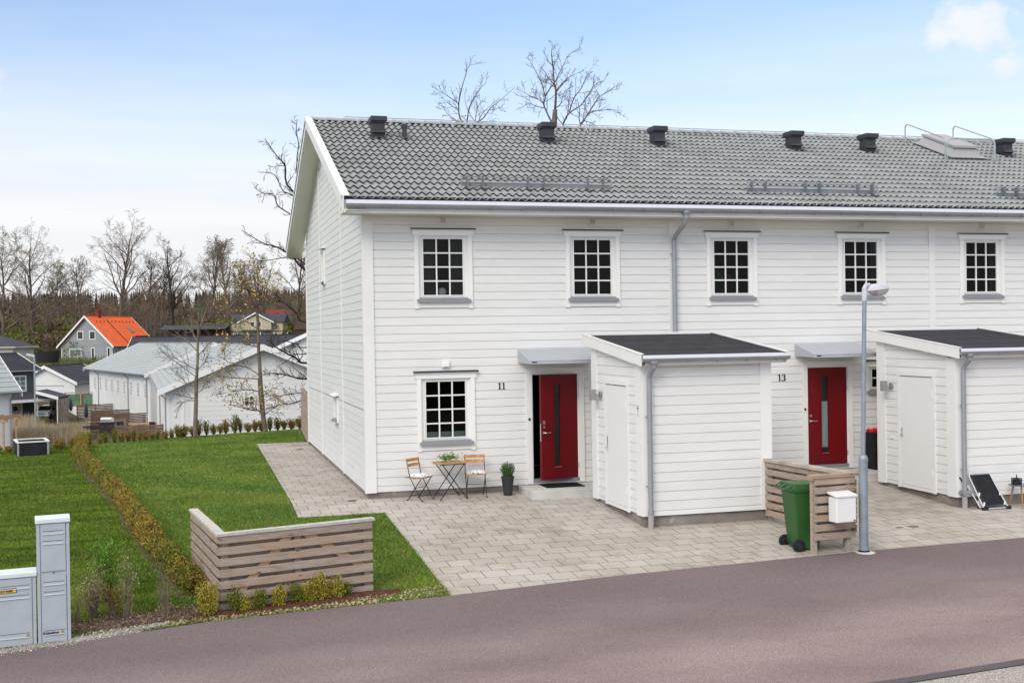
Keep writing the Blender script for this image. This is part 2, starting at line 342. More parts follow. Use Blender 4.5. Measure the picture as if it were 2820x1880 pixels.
def bumpn(nt,p,h,strength=.5,dist=.01):
    b=nd(nt,'ShaderNodeBump'); b.inputs['Strength'].default_value=strength; b.inputs['Distance'].default_value=dist; nt.links.new(h,b.inputs['Height']); nt.links.new(b.outputs[0],p.inputs['Normal'])
def f_asph(nt,p,v):
    p.inputs['Roughness'].default_value=.85
    base=ramp(nt,noise(nt,v,.33,4,.5,(1,2.2,1)),[(.34,(.190,.145,.140)),(.66,(.275,.220,.210))])
    fine=ramp(nt,noise(nt,v,70,3,.8),[(.32,(.45,.45,.45)),(.5,(1,1,1)),(.68,(1.6,1.55,1.55))])
    c=mixc(nt,1.0,base,fine,'MULTIPLY')
    vo=nd(nt,'ShaderNodeTexVoronoi'); vo.inputs['Scale'].default_value=9; nt.links.new(v,vo.inputs['Vector'])
    spk=ramp(nt,vo.outputs['Distance'],[(.02,(1,1,1)),(.035,(0,0,0))]); rnd=ramp(nt,noise(nt,v,4,2),[(.55,(0,0,0)),(.6,(1,1,1))])
    c=mixc(nt,mixc(nt,1.0,spk,rnd,'MULTIPLY'),c,(.42,.38,.36))
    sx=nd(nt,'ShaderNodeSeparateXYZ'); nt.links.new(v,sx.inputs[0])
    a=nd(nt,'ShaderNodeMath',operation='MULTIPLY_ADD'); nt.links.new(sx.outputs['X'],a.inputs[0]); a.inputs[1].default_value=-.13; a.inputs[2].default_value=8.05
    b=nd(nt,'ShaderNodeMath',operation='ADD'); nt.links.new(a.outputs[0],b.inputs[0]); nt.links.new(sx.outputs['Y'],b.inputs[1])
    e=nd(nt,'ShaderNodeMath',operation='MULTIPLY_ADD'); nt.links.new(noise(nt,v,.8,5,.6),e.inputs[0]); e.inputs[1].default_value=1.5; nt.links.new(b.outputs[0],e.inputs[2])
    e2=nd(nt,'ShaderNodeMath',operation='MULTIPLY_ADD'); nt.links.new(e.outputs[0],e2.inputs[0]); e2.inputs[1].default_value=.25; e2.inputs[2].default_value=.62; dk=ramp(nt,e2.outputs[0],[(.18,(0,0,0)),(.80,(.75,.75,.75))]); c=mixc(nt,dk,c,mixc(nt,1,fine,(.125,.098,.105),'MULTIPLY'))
    nt.links.new(c,p.inputs['Base Color']); bumpn(nt,p,noise(nt,v,130,3,.7),.55,.006)
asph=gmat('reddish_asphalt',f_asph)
def f_asph2(nt,p,v):
    p.inputs['Roughness'].default_value=.9
    c=mixc(nt,1.0,ramp(nt,noise(nt,v,.9,4),[(.35,(.082,.070,.080)),(.65,(.105,.090,.098))]),ramp(nt,noise(nt,v,95,3,.7),[(.3,(.6,.6,.6)),(.7,(1.4,1.4,1.4))]),'MULTIPLY')
    nt.links.new(c,p.inputs['Base Color']); bumpn(nt,p,noise(nt,v,130,3,.7),.55,.006)
asphd=gmat('damp_asphalt_edge',f_asph2)
def f_pav(nt,p,v):
    p.inputs['Roughness'].default_value=.88
    mp=nd(nt,'ShaderNodeMapping'); mp.inputs['Location'].default_value=(-.09,.015,0); nt.links.new(v,mp.inputs[0])
    br=nd(nt,'ShaderNodeTexBrick'); nt.links.new(mp.outputs[0],br.inputs['Vector'])
    br.offset=.5; br.inputs['Scale'].default_value=1; br.inputs['Brick Width'].default_value=.36; br.inputs['Row Height'].default_value=.36
    br.inputs['Mortar Size'].default_value=.0055; br.inputs['Mortar Smooth'].default_value=.15; br.inputs['Bias'].default_value=0
    br.inputs['Color1'].default_value=(.375,.342,.308,1); br.inputs['Color2'].default_value=(.43,.398,.365,1); br.inputs['Mortar'].default_value=(.095,.085,.07,1)
    big=ramp(nt,noise(nt,v,.35,5,.55),[(.3,(.82,.79,.76)),(.52,(1,.99,.97)),(.7,(1.13,1.14,1.16))])
    fine=ramp(nt,noise(nt,v,160,3,.6),[(.3,(.85,.85,.85)),(.7,(1.12,1.12,1.12))])
    st=ramp(nt,noise(nt,v,1.7,6,.65),[(.36,(.80,.77,.72)),(.5,(1,1,1))])
    c=mixc(nt,1,mixc(nt,1,mixc(nt,1,br.outputs['Color'],big,'MULTIPLY'),fine,'MULTIPLY'),st,'MULTIPLY')
    nt.links.new(c,p.inputs['Base Color'])
    m=nd(nt,'ShaderNodeMath',operation='MULTIPLY_ADD'); nt.links.new(br.outputs['Fac'],m.inputs[0]); m.inputs[1].default_value=-1; nt.links.new(noise(nt,v,120,2),m.inputs[2])
    m2=nd(nt,'ShaderNodeMath',operation='MULTIPLY_ADD'); nt.links.new(noise(nt,v,120,2),m2.inputs[0]); m2.inputs[1].default_value=.12; nt.links.new(br.outputs['Fac'],m2.inputs[2])
    m3=nd(nt,'ShaderNodeMath',operation='MULTIPLY_ADD'); nt.links.new(br.outputs['Fac'],m3.inputs[0]); m3.inputs[1].default_value=-1.0; m3.inputs[2].default_value=1
    bumpn(nt,p,m3.outputs[0],.8,.006)
pavm=gmat('sand_grey_paving_slab',f_pav)
def lefttint(nt,v,c):
    sx=nd(nt,'ShaderNodeSeparateXYZ'); nt.links.new(v,sx.inputs[0]); a=nd(nt,'ShaderNodeMath',operation='MULTIPLY_ADD'); nt.links.new(sx.outputs['Y'],a.inputs[0]); a.inputs[1].default_value=.157; nt.links.new(sx.outputs['X'],a.inputs[2])
    r_=nd(nt,'ShaderNodeMapRange'); nt.links.new(a.outputs[0],r_.inputs['Value']); r_.inputs[1].default_value=-4.5; r_.inputs[2].default_value=-3.7; r_.inputs[3].default_value=1; r_.inputs[4].default_value=0
    st=ramp(nt,noise(nt,v,1.0,4,.5,(.5,2.6,1)),[(.35,(.58,.60,.42)),(.62,(1.10,.98,.58))])
    sr=ramp(nt,noise(nt,v,1.0,4,.5,(.8,.8,1)),[(.35,(.92,.90,.92)),(.65,(1.34,1.16,1.25))])
    return mixc(nt,1,c,mixc(nt,r_.outputs[0],sr,st),'MULTIPLY')
def f_lawn(nt,p,v):
    p.inputs['Roughness'].default_value=.95; p.inputs['Specular IOR Level'].default_value=.1
    a=ramp(nt,noise(nt,v,.55,5,.6),[(.3,(.040,.095,.012)),(.5,(.065,.135,.018)),(.68,(.115,.175,.030))])
    b=ramp(nt,noise(nt,v,22,5,.7),[(.3,(.55,.6,.5)),(.5,(1,1,1)),(.75,(1.6,1.45,1.4))])
    c=mixc(nt,1,a,b,'MULTIPLY')
    y=ramp(nt,noise(nt,v,1.4,6,.65),[(.60,(0,0,0)),(.72,(.6,.6,.6))])
    c=lefttint(nt,v,mixc(nt,y,c,(.17,.15,.055))); nt.links.new(c,p.inputs['Base Color']); bumpn(nt,p,noise(nt,v,45,5,.7),1,.03)
lawnm=gmat('lawn_turf',f_lawn)
def f_terr(nt,p,v):
    p.inputs['Roughness'].default_value=1; p.inputs['Specular IOR Level'].default_value=.05
    a=ramp(nt,noise(nt,v,.02,6,.6),[(.35,(.085,.065,.042)),(.5,(.10,.082,.048)),(.62,(.055,.082,.025))])
    b=ramp(nt,noise(nt,v,.6,6,.7),[(.3,(.6,.6,.6)),(.7,(1.4,1.4,1.4))]); nt.links.new(mixc(nt,1,a,b,'MULTIPLY'),p.inputs['Base Color']); bumpn(nt,p,noise(nt,v,1.5,6,.7),1,.4)
terrm=gmat('valley_ground',f_terr)
soilm=mat('red_brown_soil',(.075,.032,.020),.95,.1,var=.4,vscale=30,bump=1,bscale=25,vcol=(.13,.062,.04))
mulchm=mat('bark_mulch',(.085,.058,.042),.95,.1,var=.5,vscale=45,bump=1,bscale=30,vcol=(.21,.155,.12))
gravm=mat('pale_gravel',(.30,.27,.24),.9,.2,var=.4,vscale=60,bump=1,bscale=50,vcol=(.50,.46,.42))
# ------------------------------------------------------------------ terrain
def tab(t,T):
    if t<=T[0][0]: return T[0][1]
    for (a,b),(c,d) in zip(T,T[1:]):
        if t<=c: s=(t-a)/(c-a); s=s*s*(3-2*s); return b+(d-b)*s
    return T[-1][1]
FAR=[(0,0),(8,-1.6),(22,-3.0),(42,-3.7),(60,-4.0),(74,-5.5),(100,-5.6),(118,-3.2),(150,-.8),(175,-.2),(240,5.0),(300,10.5),(360,12),(520,15.5),(2500,15.5)]
def gz(x,y):
    if y<0: return .055*max(y,-8.)
    q=y-(17.7+.45*min(max(x,-30.),6))
    if q<=0: return 0.
    z=tab(q,FAR)
    if x<-14 and 70<y<125: a=min(1,(-14-x)/3); b=min(1,(y-70)/15,(125-y)/10); z+=1.6*a*a*(3-2*a)*b*b*(3-2*b)
    if y>130: a=min(1,max(0,(x+9)/8)); b=min(1,max(0,(y-130)/40)); c=min(1,max(0,(260-y)/50)); z+=3.4*a*a*(3-2*a)*b*b*(3-2*b)*c
    return z
def sheet(name,pts,m,dz,kind='structure',nsub=1,thick=0,**tg):
    # polygon laid on gz: triangulated fan-free via clipping in y strips
    ys=sorted(set([p[1] for p in pts]+[0.,-8.])); lo=min(p[1] for p in pts); hi=max(p[1] for p in pts)
    ys=[y for y in ys if lo<=y<=hi]; mb=MB()
    def xs(y,eps):
        r=[]; n=len(pts); y+=eps
        for i in range(n):
            (x1,y1),(x2,y2)=pts[i],pts[(i+1)%n]
            if (y1-y)*(y2-y)<0: r.append((x1+(x2-x1)*((y-eps)-y1)/(y2-y1)))
        return sorted(r)
    for a,b in zip(ys,ys[1:]):
        e=(b-a)*1e-4; A=xs(a,e); B=xs(b,-e)
        for i in range(0,min(len(A),len(B))-1,2):
            mb.quad((A[i],a,gz(0,a)+dz),(A[i+1],a,gz(0,a)+dz),(B[i+1],b,gz(0,b)+dz),(B[i],b,gz(0,b)+dz))
    o=mb.build(name,m); tag(o,kind=kind,**tg); return o
def terrain():
    xs=list(np.concatenate([np.linspace(-700,-40,34),np.linspace(-36,60,49),np.linspace(70,900,30)]))
    ys=list(np.concatenate([[-400,-120,-60,-30,-8,0],np.linspace(3,60,39),np.linspace(64,420,60),np.linspace(460,2400,16)]))
    rng=random.Random(4); V=[];F=[]
    for y in ys:
        for x in xs:
            z=gz(x,y)-.05
            if y>30: z+=.25*math.sin(x*.13+y*.07)*min(1,(y-30)/60)
            if y>230: z+=1.5*math.sin(x*.021+1)+1.0*math.sin(x*.05)
            V.append((x,y,z))
    n=len(xs)
    for j in range(len(ys)-1):
        for i in range(n-1): F.append((j*n+i,j*n+i+1,(j+1)*n+i+1,(j+1)*n+i))
    o=npmesh('ground',V,F,terrm,smooth=True); tag(o,kind='structure')
terrain()
EDGE=[(-40,-11.6),(-12,-8.62),(-5.33,-7.86),(-2.92,-7.22),(.14,-6.92),(2.51,-6.58),(4.93,-6.38),(6.64,-6.24),(9.84,-6.13),(16,-6.05),(45,-6.2)]
def edge_y(x):
    for (a,b),(c,d) in zip(EDGE,EDGE[1:]):
        if x<=c: return b+(d-b)*(x-a)/(c-a)
    return EDGE[-1][1]
# lawn sheets
sheet('lawn',[(-32,14)]+[(-32,-10.5)]+[(x,y+.02) for x,y in EDGE if -32<x<.2]+[(.14,-1.35),(-1.42,-1.35),(-1.42,12.6),(0,12.6),(0,13.1),(24,13.1),(24,19.5),(6,20.1),(.3,17.7),(-3.1,16.4),(-6.3,14.9),(-12,12.6)],lawnm,.0)
sheet('paving',[(-1.42,-1.36),(.12,-1.36),(.12,-6.92)]+[(x,y+.0) for x,y in EDGE if .2<x<40]+[(40,-6.1),(40,.02),(.03,.02),(.03,12.6),(-1.42,12.6)],pavm,.012)
# road
rd=[(x,y) for x,y in EDGE]+[(45,-8.2),(9,-11.35),(3.7,-11.95),(-6,-12.6),(-40,-16.5)]
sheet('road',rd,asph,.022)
sheet('gravel_verge',[(-40,-16.4),(-6,-12.55),(3.7,-11.9),(9,-11.3),(45,-8.1),(45,-30),(-40,-30)],gravm,.014)
sheet('far_road_edge',[(-6,-12.62),(3.7,-11.97),(9,-11.37),(45,-8.2),(45,-8.02),(9,-11.2),(3.7,-11.82),(-6,-12.5)],asphd,.026)
# bare strips by the road
HL=[(-6.45,15.1),(-6.08,10.0),(-5.6,7.3),(-5.02,4.1),(-4.45,.6),(-4.12,-1.5),(-3.78,-3.3),(-3.45,-4.9),(-3.17,-6.0)]
def blob(name,ctr,m,dz,kind='structure'):
    # thin mound along a polyline: ctr=[(x,y,halfwidth)]
    rng=random.Random(len(ctr)*7+3); V=[];F=[]
    P=[]
    for (a,b,w),(c,d,w2) in zip(ctr,ctr[1:]):
        for k in range(10): t=k/10; P.append((a+(c-a)*t,b+(d-b)*t,w+(w2-w)*t))
    P.append(ctr[-1]); n=9
    for i,(x,y,w) in enumerate(P):
        q=P[min(i+1,len(P)-1)]; p=P[max(i-1,0)]; dx,dy=q[0]-p[0],q[1]-p[1]; l=math.hypot(dx,dy); nx,ny=-dy/l,dx/l
        for j in range(n):
            s=(j/(n-1)*2-1); ww=w*(1+rng.uniform(-.18,.18)) if abs(s)>.9 else w
            X,Y=x+nx*s*ww,y+ny*s*ww; V.append((X,Y,gz(X,Y)-.02+dz*(1-s*s)**.5+rng.uniform(-.008,.008)*(1-abs(s))+.028*(1-s*s)))
    for i in range(len(P)-1):
        for j in range(n-1): F.append((i*n+j,(i+1)*n+j,(i+1)*n+j+1,i*n+j+1))
    o=npmesh(name,V,F,m,smooth=True); tag(o,kind=kind)
blob('soil_bed',[(-3.25,-6.98,.16),(-2.4,-6.86,.26),(-1.5,-6.68,.28),(-.9,-6.56,.26),(-.50,-6.50,.12)],soilm,.04)
blob('hedge_soil',[(a-.10,b,.24) for a,b in HL],mulchm,.0)
blob('mulch_strip',[(-4.95,-7.1,.16),(-4.2,-7.0,.27),(-3.6,-6.85,.30),(-3.1,-6.78,.22)],mulchm,.03)
blob('gravel_strip',[(-6.6,-7.86,.22),(-5.3,-7.74,.20),(-4.5,-7.52,.22),(-3.7,-7.24,.10),(-3.2,-7.15,.05)],gravm,.015)
# ------------------------------------------------------------------ main terraced house
HX1=24.6; HD=11.52; ZB=.128
zl=[.245+.162*k for k in range(0,60)]      # shadow lines between cladding boards
def zroof(y): return 5.712+.3966*(y+.592) if y<6.105 else 5.712+.3966*(12.80-y)
def clad(mb,P,u0,u1,z0,z1,lines,openings=(),lim=None,g=.0125,dp=.016):
    # P(u,z,d) -> point, d outward. boards with recessed shadow gaps; lim(z)->(ua,ub) for gables
    L=[z0]+[z for z in lines if z0+.02<z<z1-.02]+[z1]
    def face(a,b,za,zb_,d0,d1):
        if lim:
            a0,b0=max(a,lim(za)[0]),min(b,lim(za)[1]); a1,b1=max(a,lim(zb_)[0]),min(b,lim(zb_)[1])
            if b0-a0<.01: return
            if b1<a1: a1=b1=(a0+b0)/2
        else: a0=a1=a; b0=b1=b
        mb.quad(P(a0,za,d0),P(b0,za,d0),P(b1,zb_,d1),P(a1,zb_,d1))
    for za,zb_ in zip(L,L[1:]):
        cuts=sorted(set([za,zb_]+[z for o in openings for z in (o[2],o[3]) if za<z<zb_]))
        for ca,cb in zip(cuts,cuts[1:]):
            mid=(ca+cb)/2; iv=[(u0,u1)]
            for o in openings:
                if o[2]<mid<o[3]:
                    nv=[]
                    for a,b in iv:
                        if o[1]<=a or o[0]>=b: nv.append((a,b)); continue
                        if o[0]>a: nv.append((a,o[0]))
                        if o[1]<b: nv.append((o[1],b))
                    iv=nv
            top=cb==zb_ and zb_!=z1
            for a,b in iv:
                zt=cb-g if top else cb
                face(a,b,ca,zt,0,.0)
                if top:
                    face(a,b,zt,zt+.002,0,-dp); face(a,b,zt+.002,cb-.001,-dp,-dp); face(a,b,cb-.001,cb,-dp,0)
house=thing('terraced_house',(0,0,0),'long white timber-clad terraced house with grey tiled roof and red front doors','terraced house')
FR=lambda u,z,d:(u,-d,z)
UW=[1.565,4.645,7.72,10.79,13.83,16.9,19.95,23.0]; GW=[1.575,7.70,13.85,20.0]
wins=[(x,4.451,.785,1.09,3,4,0) for x in UW]+[(x,1.677,.785,1.085,3,4,0) for x in GW]+[(x,2.045,.36,.38,2,2,0) for x in (5.09,11.2,17.3,23.4)]
doors=[3.34,9.455,15.6,21.7]; DW=.935
ops=[]
def wop(w):
    x,z,gw,gh=w[:4]; return (x-gw/2-.10,x+gw/2+.10,z-gh/2-.075,z+gh/2+.065)
ops=[wop(w) for w in wins]+[(d-.045,d+DW+.045,.2,2.36) for d in doors]
mb=MB(); clad(mb,FR,0,HX1,ZB,5.43,zl,ops)
GL=lambda u,z,d:(-d,u,z)
def glim(z):
    if z<5.715: return (0,HD)
    dy=(z-5.715)/.3966; return (dy,12.208-dy)
gw_=[(6.83,4.85,.30,.62),(4.62,1.46,.42,.36)]      # gable windows y,z,w,h
gops=[(y-w/2-.06,y+w/2+.06,z-h/2-.06,z+h/2+.06) for y,z,w,h in gw_]
clad(mb,GL,0,HD,ZB,8.12,zl,gops,glim)
for p,q in (((HX1,0),(HX1,HD)),((HX1,HD),(0,HD))):
    mb.quad((p[0],p[1],ZB),(q[0],q[1],ZB),(q[0],q[1],5.45),(p[0],p[1],5.45))
mb.add([(HX1,0,5.45),(HX1,HD,5.45),(HX1,6.1,8.1)],[(0,1,2)])
mb.build('wall',white,house)
mb=MB(); mb.box(.03,HX1-.03,.03,.2,-.6,ZB+.0); mb.box(.03,.2,.2,HD-.03,-.6,ZB); mb.box(.2,HX1-.03,HD-.2,HD-.03,-3,ZB); mb.build('plinth',concrete,house)
# corner boards, party-wall boards, gable battens, top frieze
mb=MB()
mb.box(-.024,.190,-.024,-.001,ZB-.012,5.43); mb.box(-.024,-.001,-.001,.11,ZB-.012,5.43)
for x in (6.30,12.46,18.6): mb.box(x,x+.155,-.024,-.001,ZB-.012,5.43)
for y in (3.41,7.79): mb.box(-.022,-.001,y-.045,y+.045,ZB-.012,zroof(y)-.3)
mb.box(-.022,-.001,HD-.12,HD+.02,ZB-.012,5.4); mb.box(.191,HX1,-.020,-.001,5.34,5.43)
each(mb,'corner_board',trimw,house)
# interior: floors, back partition
mb=MB(); mb.box(.05,HX1-.05,2.6,2.7,.2,5.3); mb.box(.05,HX1-.05,.22,2.6,2.78,2.9); mb.box(.05,HX1-.05,.22,2.6,.14,.19); mb.box(.05,HX1-.05,.22,2.6,5.25,5.3)
for x in (3.15,6.3,9.25,12.45,15.4,18.6): mb.box(x,x+.1,.22,2.6,.19,5.25)
mb.box(.06,.16,.22,2.6,.2,5.25); mb.box(.2,.3,2.71,HD-.3,.2,6.4)
mb.build('interior_partition',dark,house)
def window(w,parent,wall='front'):
    x,z,gw,gh,nx,ny,_=w
    fr=MB(); s=.045  # sash
    hx,hz=gw/2,gh/2
    # casing boards (architrave)
    o=wop(w); a,b,c,d=o[0],o[1],o[2],o[3]
    small=gw<.6; cw=.085 if not small else .07
    fr.box(a-cw,a,-.030,-.001,c-.17*(not small)-.02,d+.0)
    fr.box(b,b+cw,-.030,-.001,c-.17*(not small)-.02,d+.0)
    fr.box(a-cw-.03,b+cw+.03,-.036,-.001,d,d+.105)
    fr.box(a,b,-.024,-.001,c-.16*(not small)-.01,c-.07)
    # reveals
    fr.box(a,a+.018,-.001,.09,c,d); fr.box(b-.018,b,-.001,.09,c,d); fr.box(a+.018,b-.018,-.001,.09,d-.018,d); fr.box(a+.018,b-.018,-.001,.09,c,c+.02)
    # outer frame + sash
    A,B,C,D=a+.018,b-.018,c+.02,d-.018
    fr.box(A,x-hx-s*.55,.025,.075,C,D); fr.box(x+hx+s*.55,B,.025,.075,C,D)
    fr.box(x-hx-s*.55,x+hx+s*.55,.025,.075,z+hz+s*.55,D); fr.box(x-hx-s*.55,x+hx+s*.55,.025,.075,C,z-hz-s*.55)
    fo=fr.build('window',winw,parent)
    sb=MB(); t=.026
    sb.box(x-hx-s*.55+.003,x-hx,.012,.066,z-hz-.022,z+hz+.022); sb.box(x+hx,x+hx+s*.55-.003,.012,.066,z-hz-.022,z+hz+.022)
    sb.box(x-hx,x+hx,.012,.066,z+hz,z+hz+.022); sb.box(x-hx,x+hx,.012,.066,z-hz-.022,z-hz)
    for i in range(1,nx): u=x-hx+gw*i/nx; sb.box(u-t/2,u+t/2,.022,.052,z-hz,z+hz)
    for j in range(1,ny): v=z-hz+gh*j/ny; sb.box(x-hx,x+hx,.024,.050,v-t/2,v+t/2)
    sb.build('glazing_bar',winw,fo)
    MB().quad((x-hx,.045,z-hz),(x+hx,.045,z-hz),(x+hx,.045,z+hz),(x-hx,.045,z+hz)).build('pane',glassm,fo)
    sl_=MB(); sl_.prism([(.012,c+.028),(-.075,c-.045),(-.085,c-.075),(-.080,c-.075),(-.070,c-.052),(.012,c+.015)],'x',a-.045,b+.045)
    sl_.build('sill',sillm,fo)
    hd=MB(); hd.prism([(-.001,d+.140),(-.075,d+.126),(-.078,d+.106),(-.036,d+.106),(-.001,d+.106)],'x',a-cw-.065,b+cw+.065,m=0)
    hd.prism([(-.001,d+.148),(-.082,d+.135),(-.082,d+.113),(-.0785,d+.113),(-.0785,d+.128),(-.001,d+.142)],'x',a-cw-.07,b+cw+.07,m=1)
    hd.build('head_flashing',[winw,blackp],fo)
    return fo
WO=[window(w,house) for w in wins]
# curtains and a vase behind the glass
def curtain(x0,x1,z0,z1,y=.16,m=curt,n=10):
    V=MB(); k=n*4
    P=[(x0+(x1-x0)*i/k,y+.02*math.sin(i*math.pi/2.0)) for i in range(k+1)]
    for (a,b),(c,d) in zip(P,P[1:]): V.quad((a,b,z0),(c,d,z0),(c,d,z1),(a,b,z1))
    V.build('curtain',m,house)
curtain(1.15,1.42,3.8,5.1); curtain(1.74,1.98,3.8,5.1); curtain(7.3,7.42,3.8,5.1); curtain(11.12,11.25,3.8,5.1); curtain(14.16,14.28,3.8,5.1)
blindm=mat('pale_green_blind',(.36,.42,.37),.8,.2)
b_=MB(); b_.box(1.2,1.98,.12,.14,1.12,1.235); b_.build('roller_blind',blindm,house)
v_=MB(); v_.lathe([(.02,0),(.075,.02),(.09,.08),(.06,.14),(.03,.15)],(1.56,.14,3.9),16); v_.build('table_lamp_shade',mailw,house)
plg=mat('house_plant_leaf',(.05,.11,.03),.7,.3,island=.3); prm=mat('red_blossom',(.35,.02,.02),.7,.3)
pm=MB(); rr=random.Random(5)
for i in range(60):
    x,z=7.5+rr.uniform(-.08,.08),4.2+rr.uniform(-.08,.12); pm.bar((x,.14,z),(x+rr.uniform(-.05,.05),.13,z+.06),.02,.004)
pm.build('house_plant',plg,house)
pm=MB()
for i in range(10): pm.lathe([(.004,-.012),(.014,0),(.004,.012)],(7.72+rr.uniform(-.04,.04),.13,4.25+rr.uniform(-.06,.06)),6)
pm.build('blossom',prm,house)
# gable windows (small)
for y,z,w,h in gw_:
    f=MB()
    a,b,c,d=y-w/2,y+w/2,z-h/2,z+h/2
    f.box(-.012,.1,a-.06,a,c-.06,d+.06); f.box(-.012,.1,b,b+.06,c-.06,d+.06); f.box(-.012,.1,a,b,d,d+.06); f.box(-.012,.1,a,b,c-.06,c)
    f.box(-.045,-.001,a-.14,a-.061,c-.12,d+.10); f.box(-.045,-.001,b+.061,b+.14,c-.12,d+.10); f.box(-.045,-.013,a-.061,b+.061,d+.05,d+.12)
    f.box(.03,.05,y-.01,y+.01,c,d); f.box(.03,.05,a,b,z-.01,z+.01)
    fo=f.build('window',winw,house); WO.append(fo)
    MB().quad((.04,a,c),(.04,b,c),(.04,b,d),(.04,a,d)).build('pane',farglass,fo)
    MB().prism([(-.05,d+.175),(-.135,d+.14),(-.135,d+.125),(-.001,d+.14),(-.001,d+.19)],'y',a-.2,b+.2).build('head_flashing',[winw],fo)
    MB().prism([(.0,c-.02),(-.12,c-.085),(-.12,c-.10),(.0,c-.04)],'y',a-.1,b+.1).build('sill',sillm,fo)
# doors
def door_unit(d,open_a,leafglass):
    f=MB()
    f.box(d-.135,d-.02,-.030,-.001,ZB+.01,2.33); f.box(d+DW+.02,d+DW+.135,-.030,-.001,ZB+.01,2.33); f.box(d-.135,d+DW+.135,-.034,-.001,2.33,2.44)
    f.box(d-.045,d,-.001,.12,.2,2.35); f.box(d+DW,d+DW+.045,-.001,.12,.2,2.35); f.box(d,d+DW,-.001,.12,2.305,2.35)
    fo=f.build('door_frame',trimw,house)
    MB().box(d-.02,d+DW+.02,-.028,.12,.165,.228).build('threshold',sillm,fo)
    piv=(d+DW-.004,.035,0); root=bpy.data.objects.new('door',None); col.objects.link(root); root.parent=house; root.location=piv; root.rotation_euler=(0,0,open_a)
    root['label']='red front door standing ajar' if open_a else 'closed red front door with frosted glass strip'
    w=DW-.008; lf=MB(); x0,x1=-w,0; z0,z1=.235,2.30; gx0,gx1=-w*.655,-w*.49 
    gz0,gz1=.50,2.10
    lf.box(x0,gx0,-.03,.03,z0,z1); lf.box(gx1,x1,-.03,.03,z0,z1); lf.box(gx0,gx1,-.03,.03,z0,gz0); lf.box(gx0,gx1,-.03,.03,gz1,z1)
    lf.build('door_leaf',red,root)
    fr_=MB(); 
    for a,b,c,e in ((gx0-.018,gx0,gz0-.018,gz1+.018),(gx1,gx1+.018,gz0-.018,gz1+.018)): fr_.box(a,b,-.038,-.0301,c,e)
    fr_.box(gx0,gx1,-.038,-.0301,gz1,gz1+.018); fr_.box(gx0,gx1,-.038,-.0301,gz0-.018,gz0)
    fr_.build('glass_bead',red,root)
    g=MB()
    if leafglass=='frost':
        g.box(gx0,gx1,-.012,.012,gz0,.60,1); g.box(gx0,gx1,-.012,.012,.601,1.58,0); g.box(gx0,gx1,-.012,.012,1.581,gz1,1)
    else: g.box(gx0,gx1,-.012,.012,gz0,gz1,1)
    g.build('door_glass',[frost,dkglass],root)
    MB().box(gx0-.01,gx1+.01,-.05,-.028,gz0-.03,gz0-.018).build('glass_sill',steel,root)
    h=MB(); h.tube([(x0+.05,-.03,1.17),(x0+.05,-.075,1.17),(x0+.06,-.085,1.17),(x0+.19,-.085,1.17)],.010,8); h.lathe([(.026,-.004),(.026,.004)],(0,0,0),16)
    h.v[-32:]=[(x0+.05+v[0],-.034+v[2],1.17+v[1]) for v in h.v[-32:]]
    h.tube([(x0+.06,-.03,1.28),(x0+.06,-.045,1.28)],.022,14); 
    if open_a: h.box(x0+.03,x0+.085,-.038,-.0301,1.33,1.41)
    h.build('door_handle',steel,root)
    hg=MB()
    for z in (.42,1.82,2.05): hg.tube([(.006,-.042,z),(.006,-.042,z+.10)],.011,8)
    each(hg,'hinge',steel,root)
    if open_a: MB().box(x0-.002,x0-.0004,-.012,.012,1.0,1.35).build('lock_plate',steel,root)
door_unit(doors[0],R(21),'dark'); door_unit(doors[1],0,'frost'); door_unit(doors[2],0,'frost'); door_unit(doors[3],0,'frost')
# door canopies
for k,d in enumerate(doors[:3]):
    x0,x1=d-.30,d+DW+.27; m=MB()
    m.add([(x0,-.002,2.815),(x1,-.002,2.815),(x1,-.80,2.605),(x0,-.80,2.605),(x0,-.002,2.56),(x1,-.002,2.56),(x1,-.80,2.545),(x0,-.80,2.545)],
      [(0,3,2,1),(3,7,6,2),(0,4,7,3),(1,2,6,5),(4,5,6,7)])
    c=m.build('door_canopy',awn,house)
    m=MB(); m.box(x0-.004,x1+.004,-.812,-.800,2.54,2.555); m.tube([(x0,-.801,2.603),(x1,-.801,2.603)],.006,6); m.build('canopy_trim',awn,c)
    MB().box(x0+.06,x0+.16,-.8045,-.8005,2.562,2.585).build('maker_mark',blk,c)
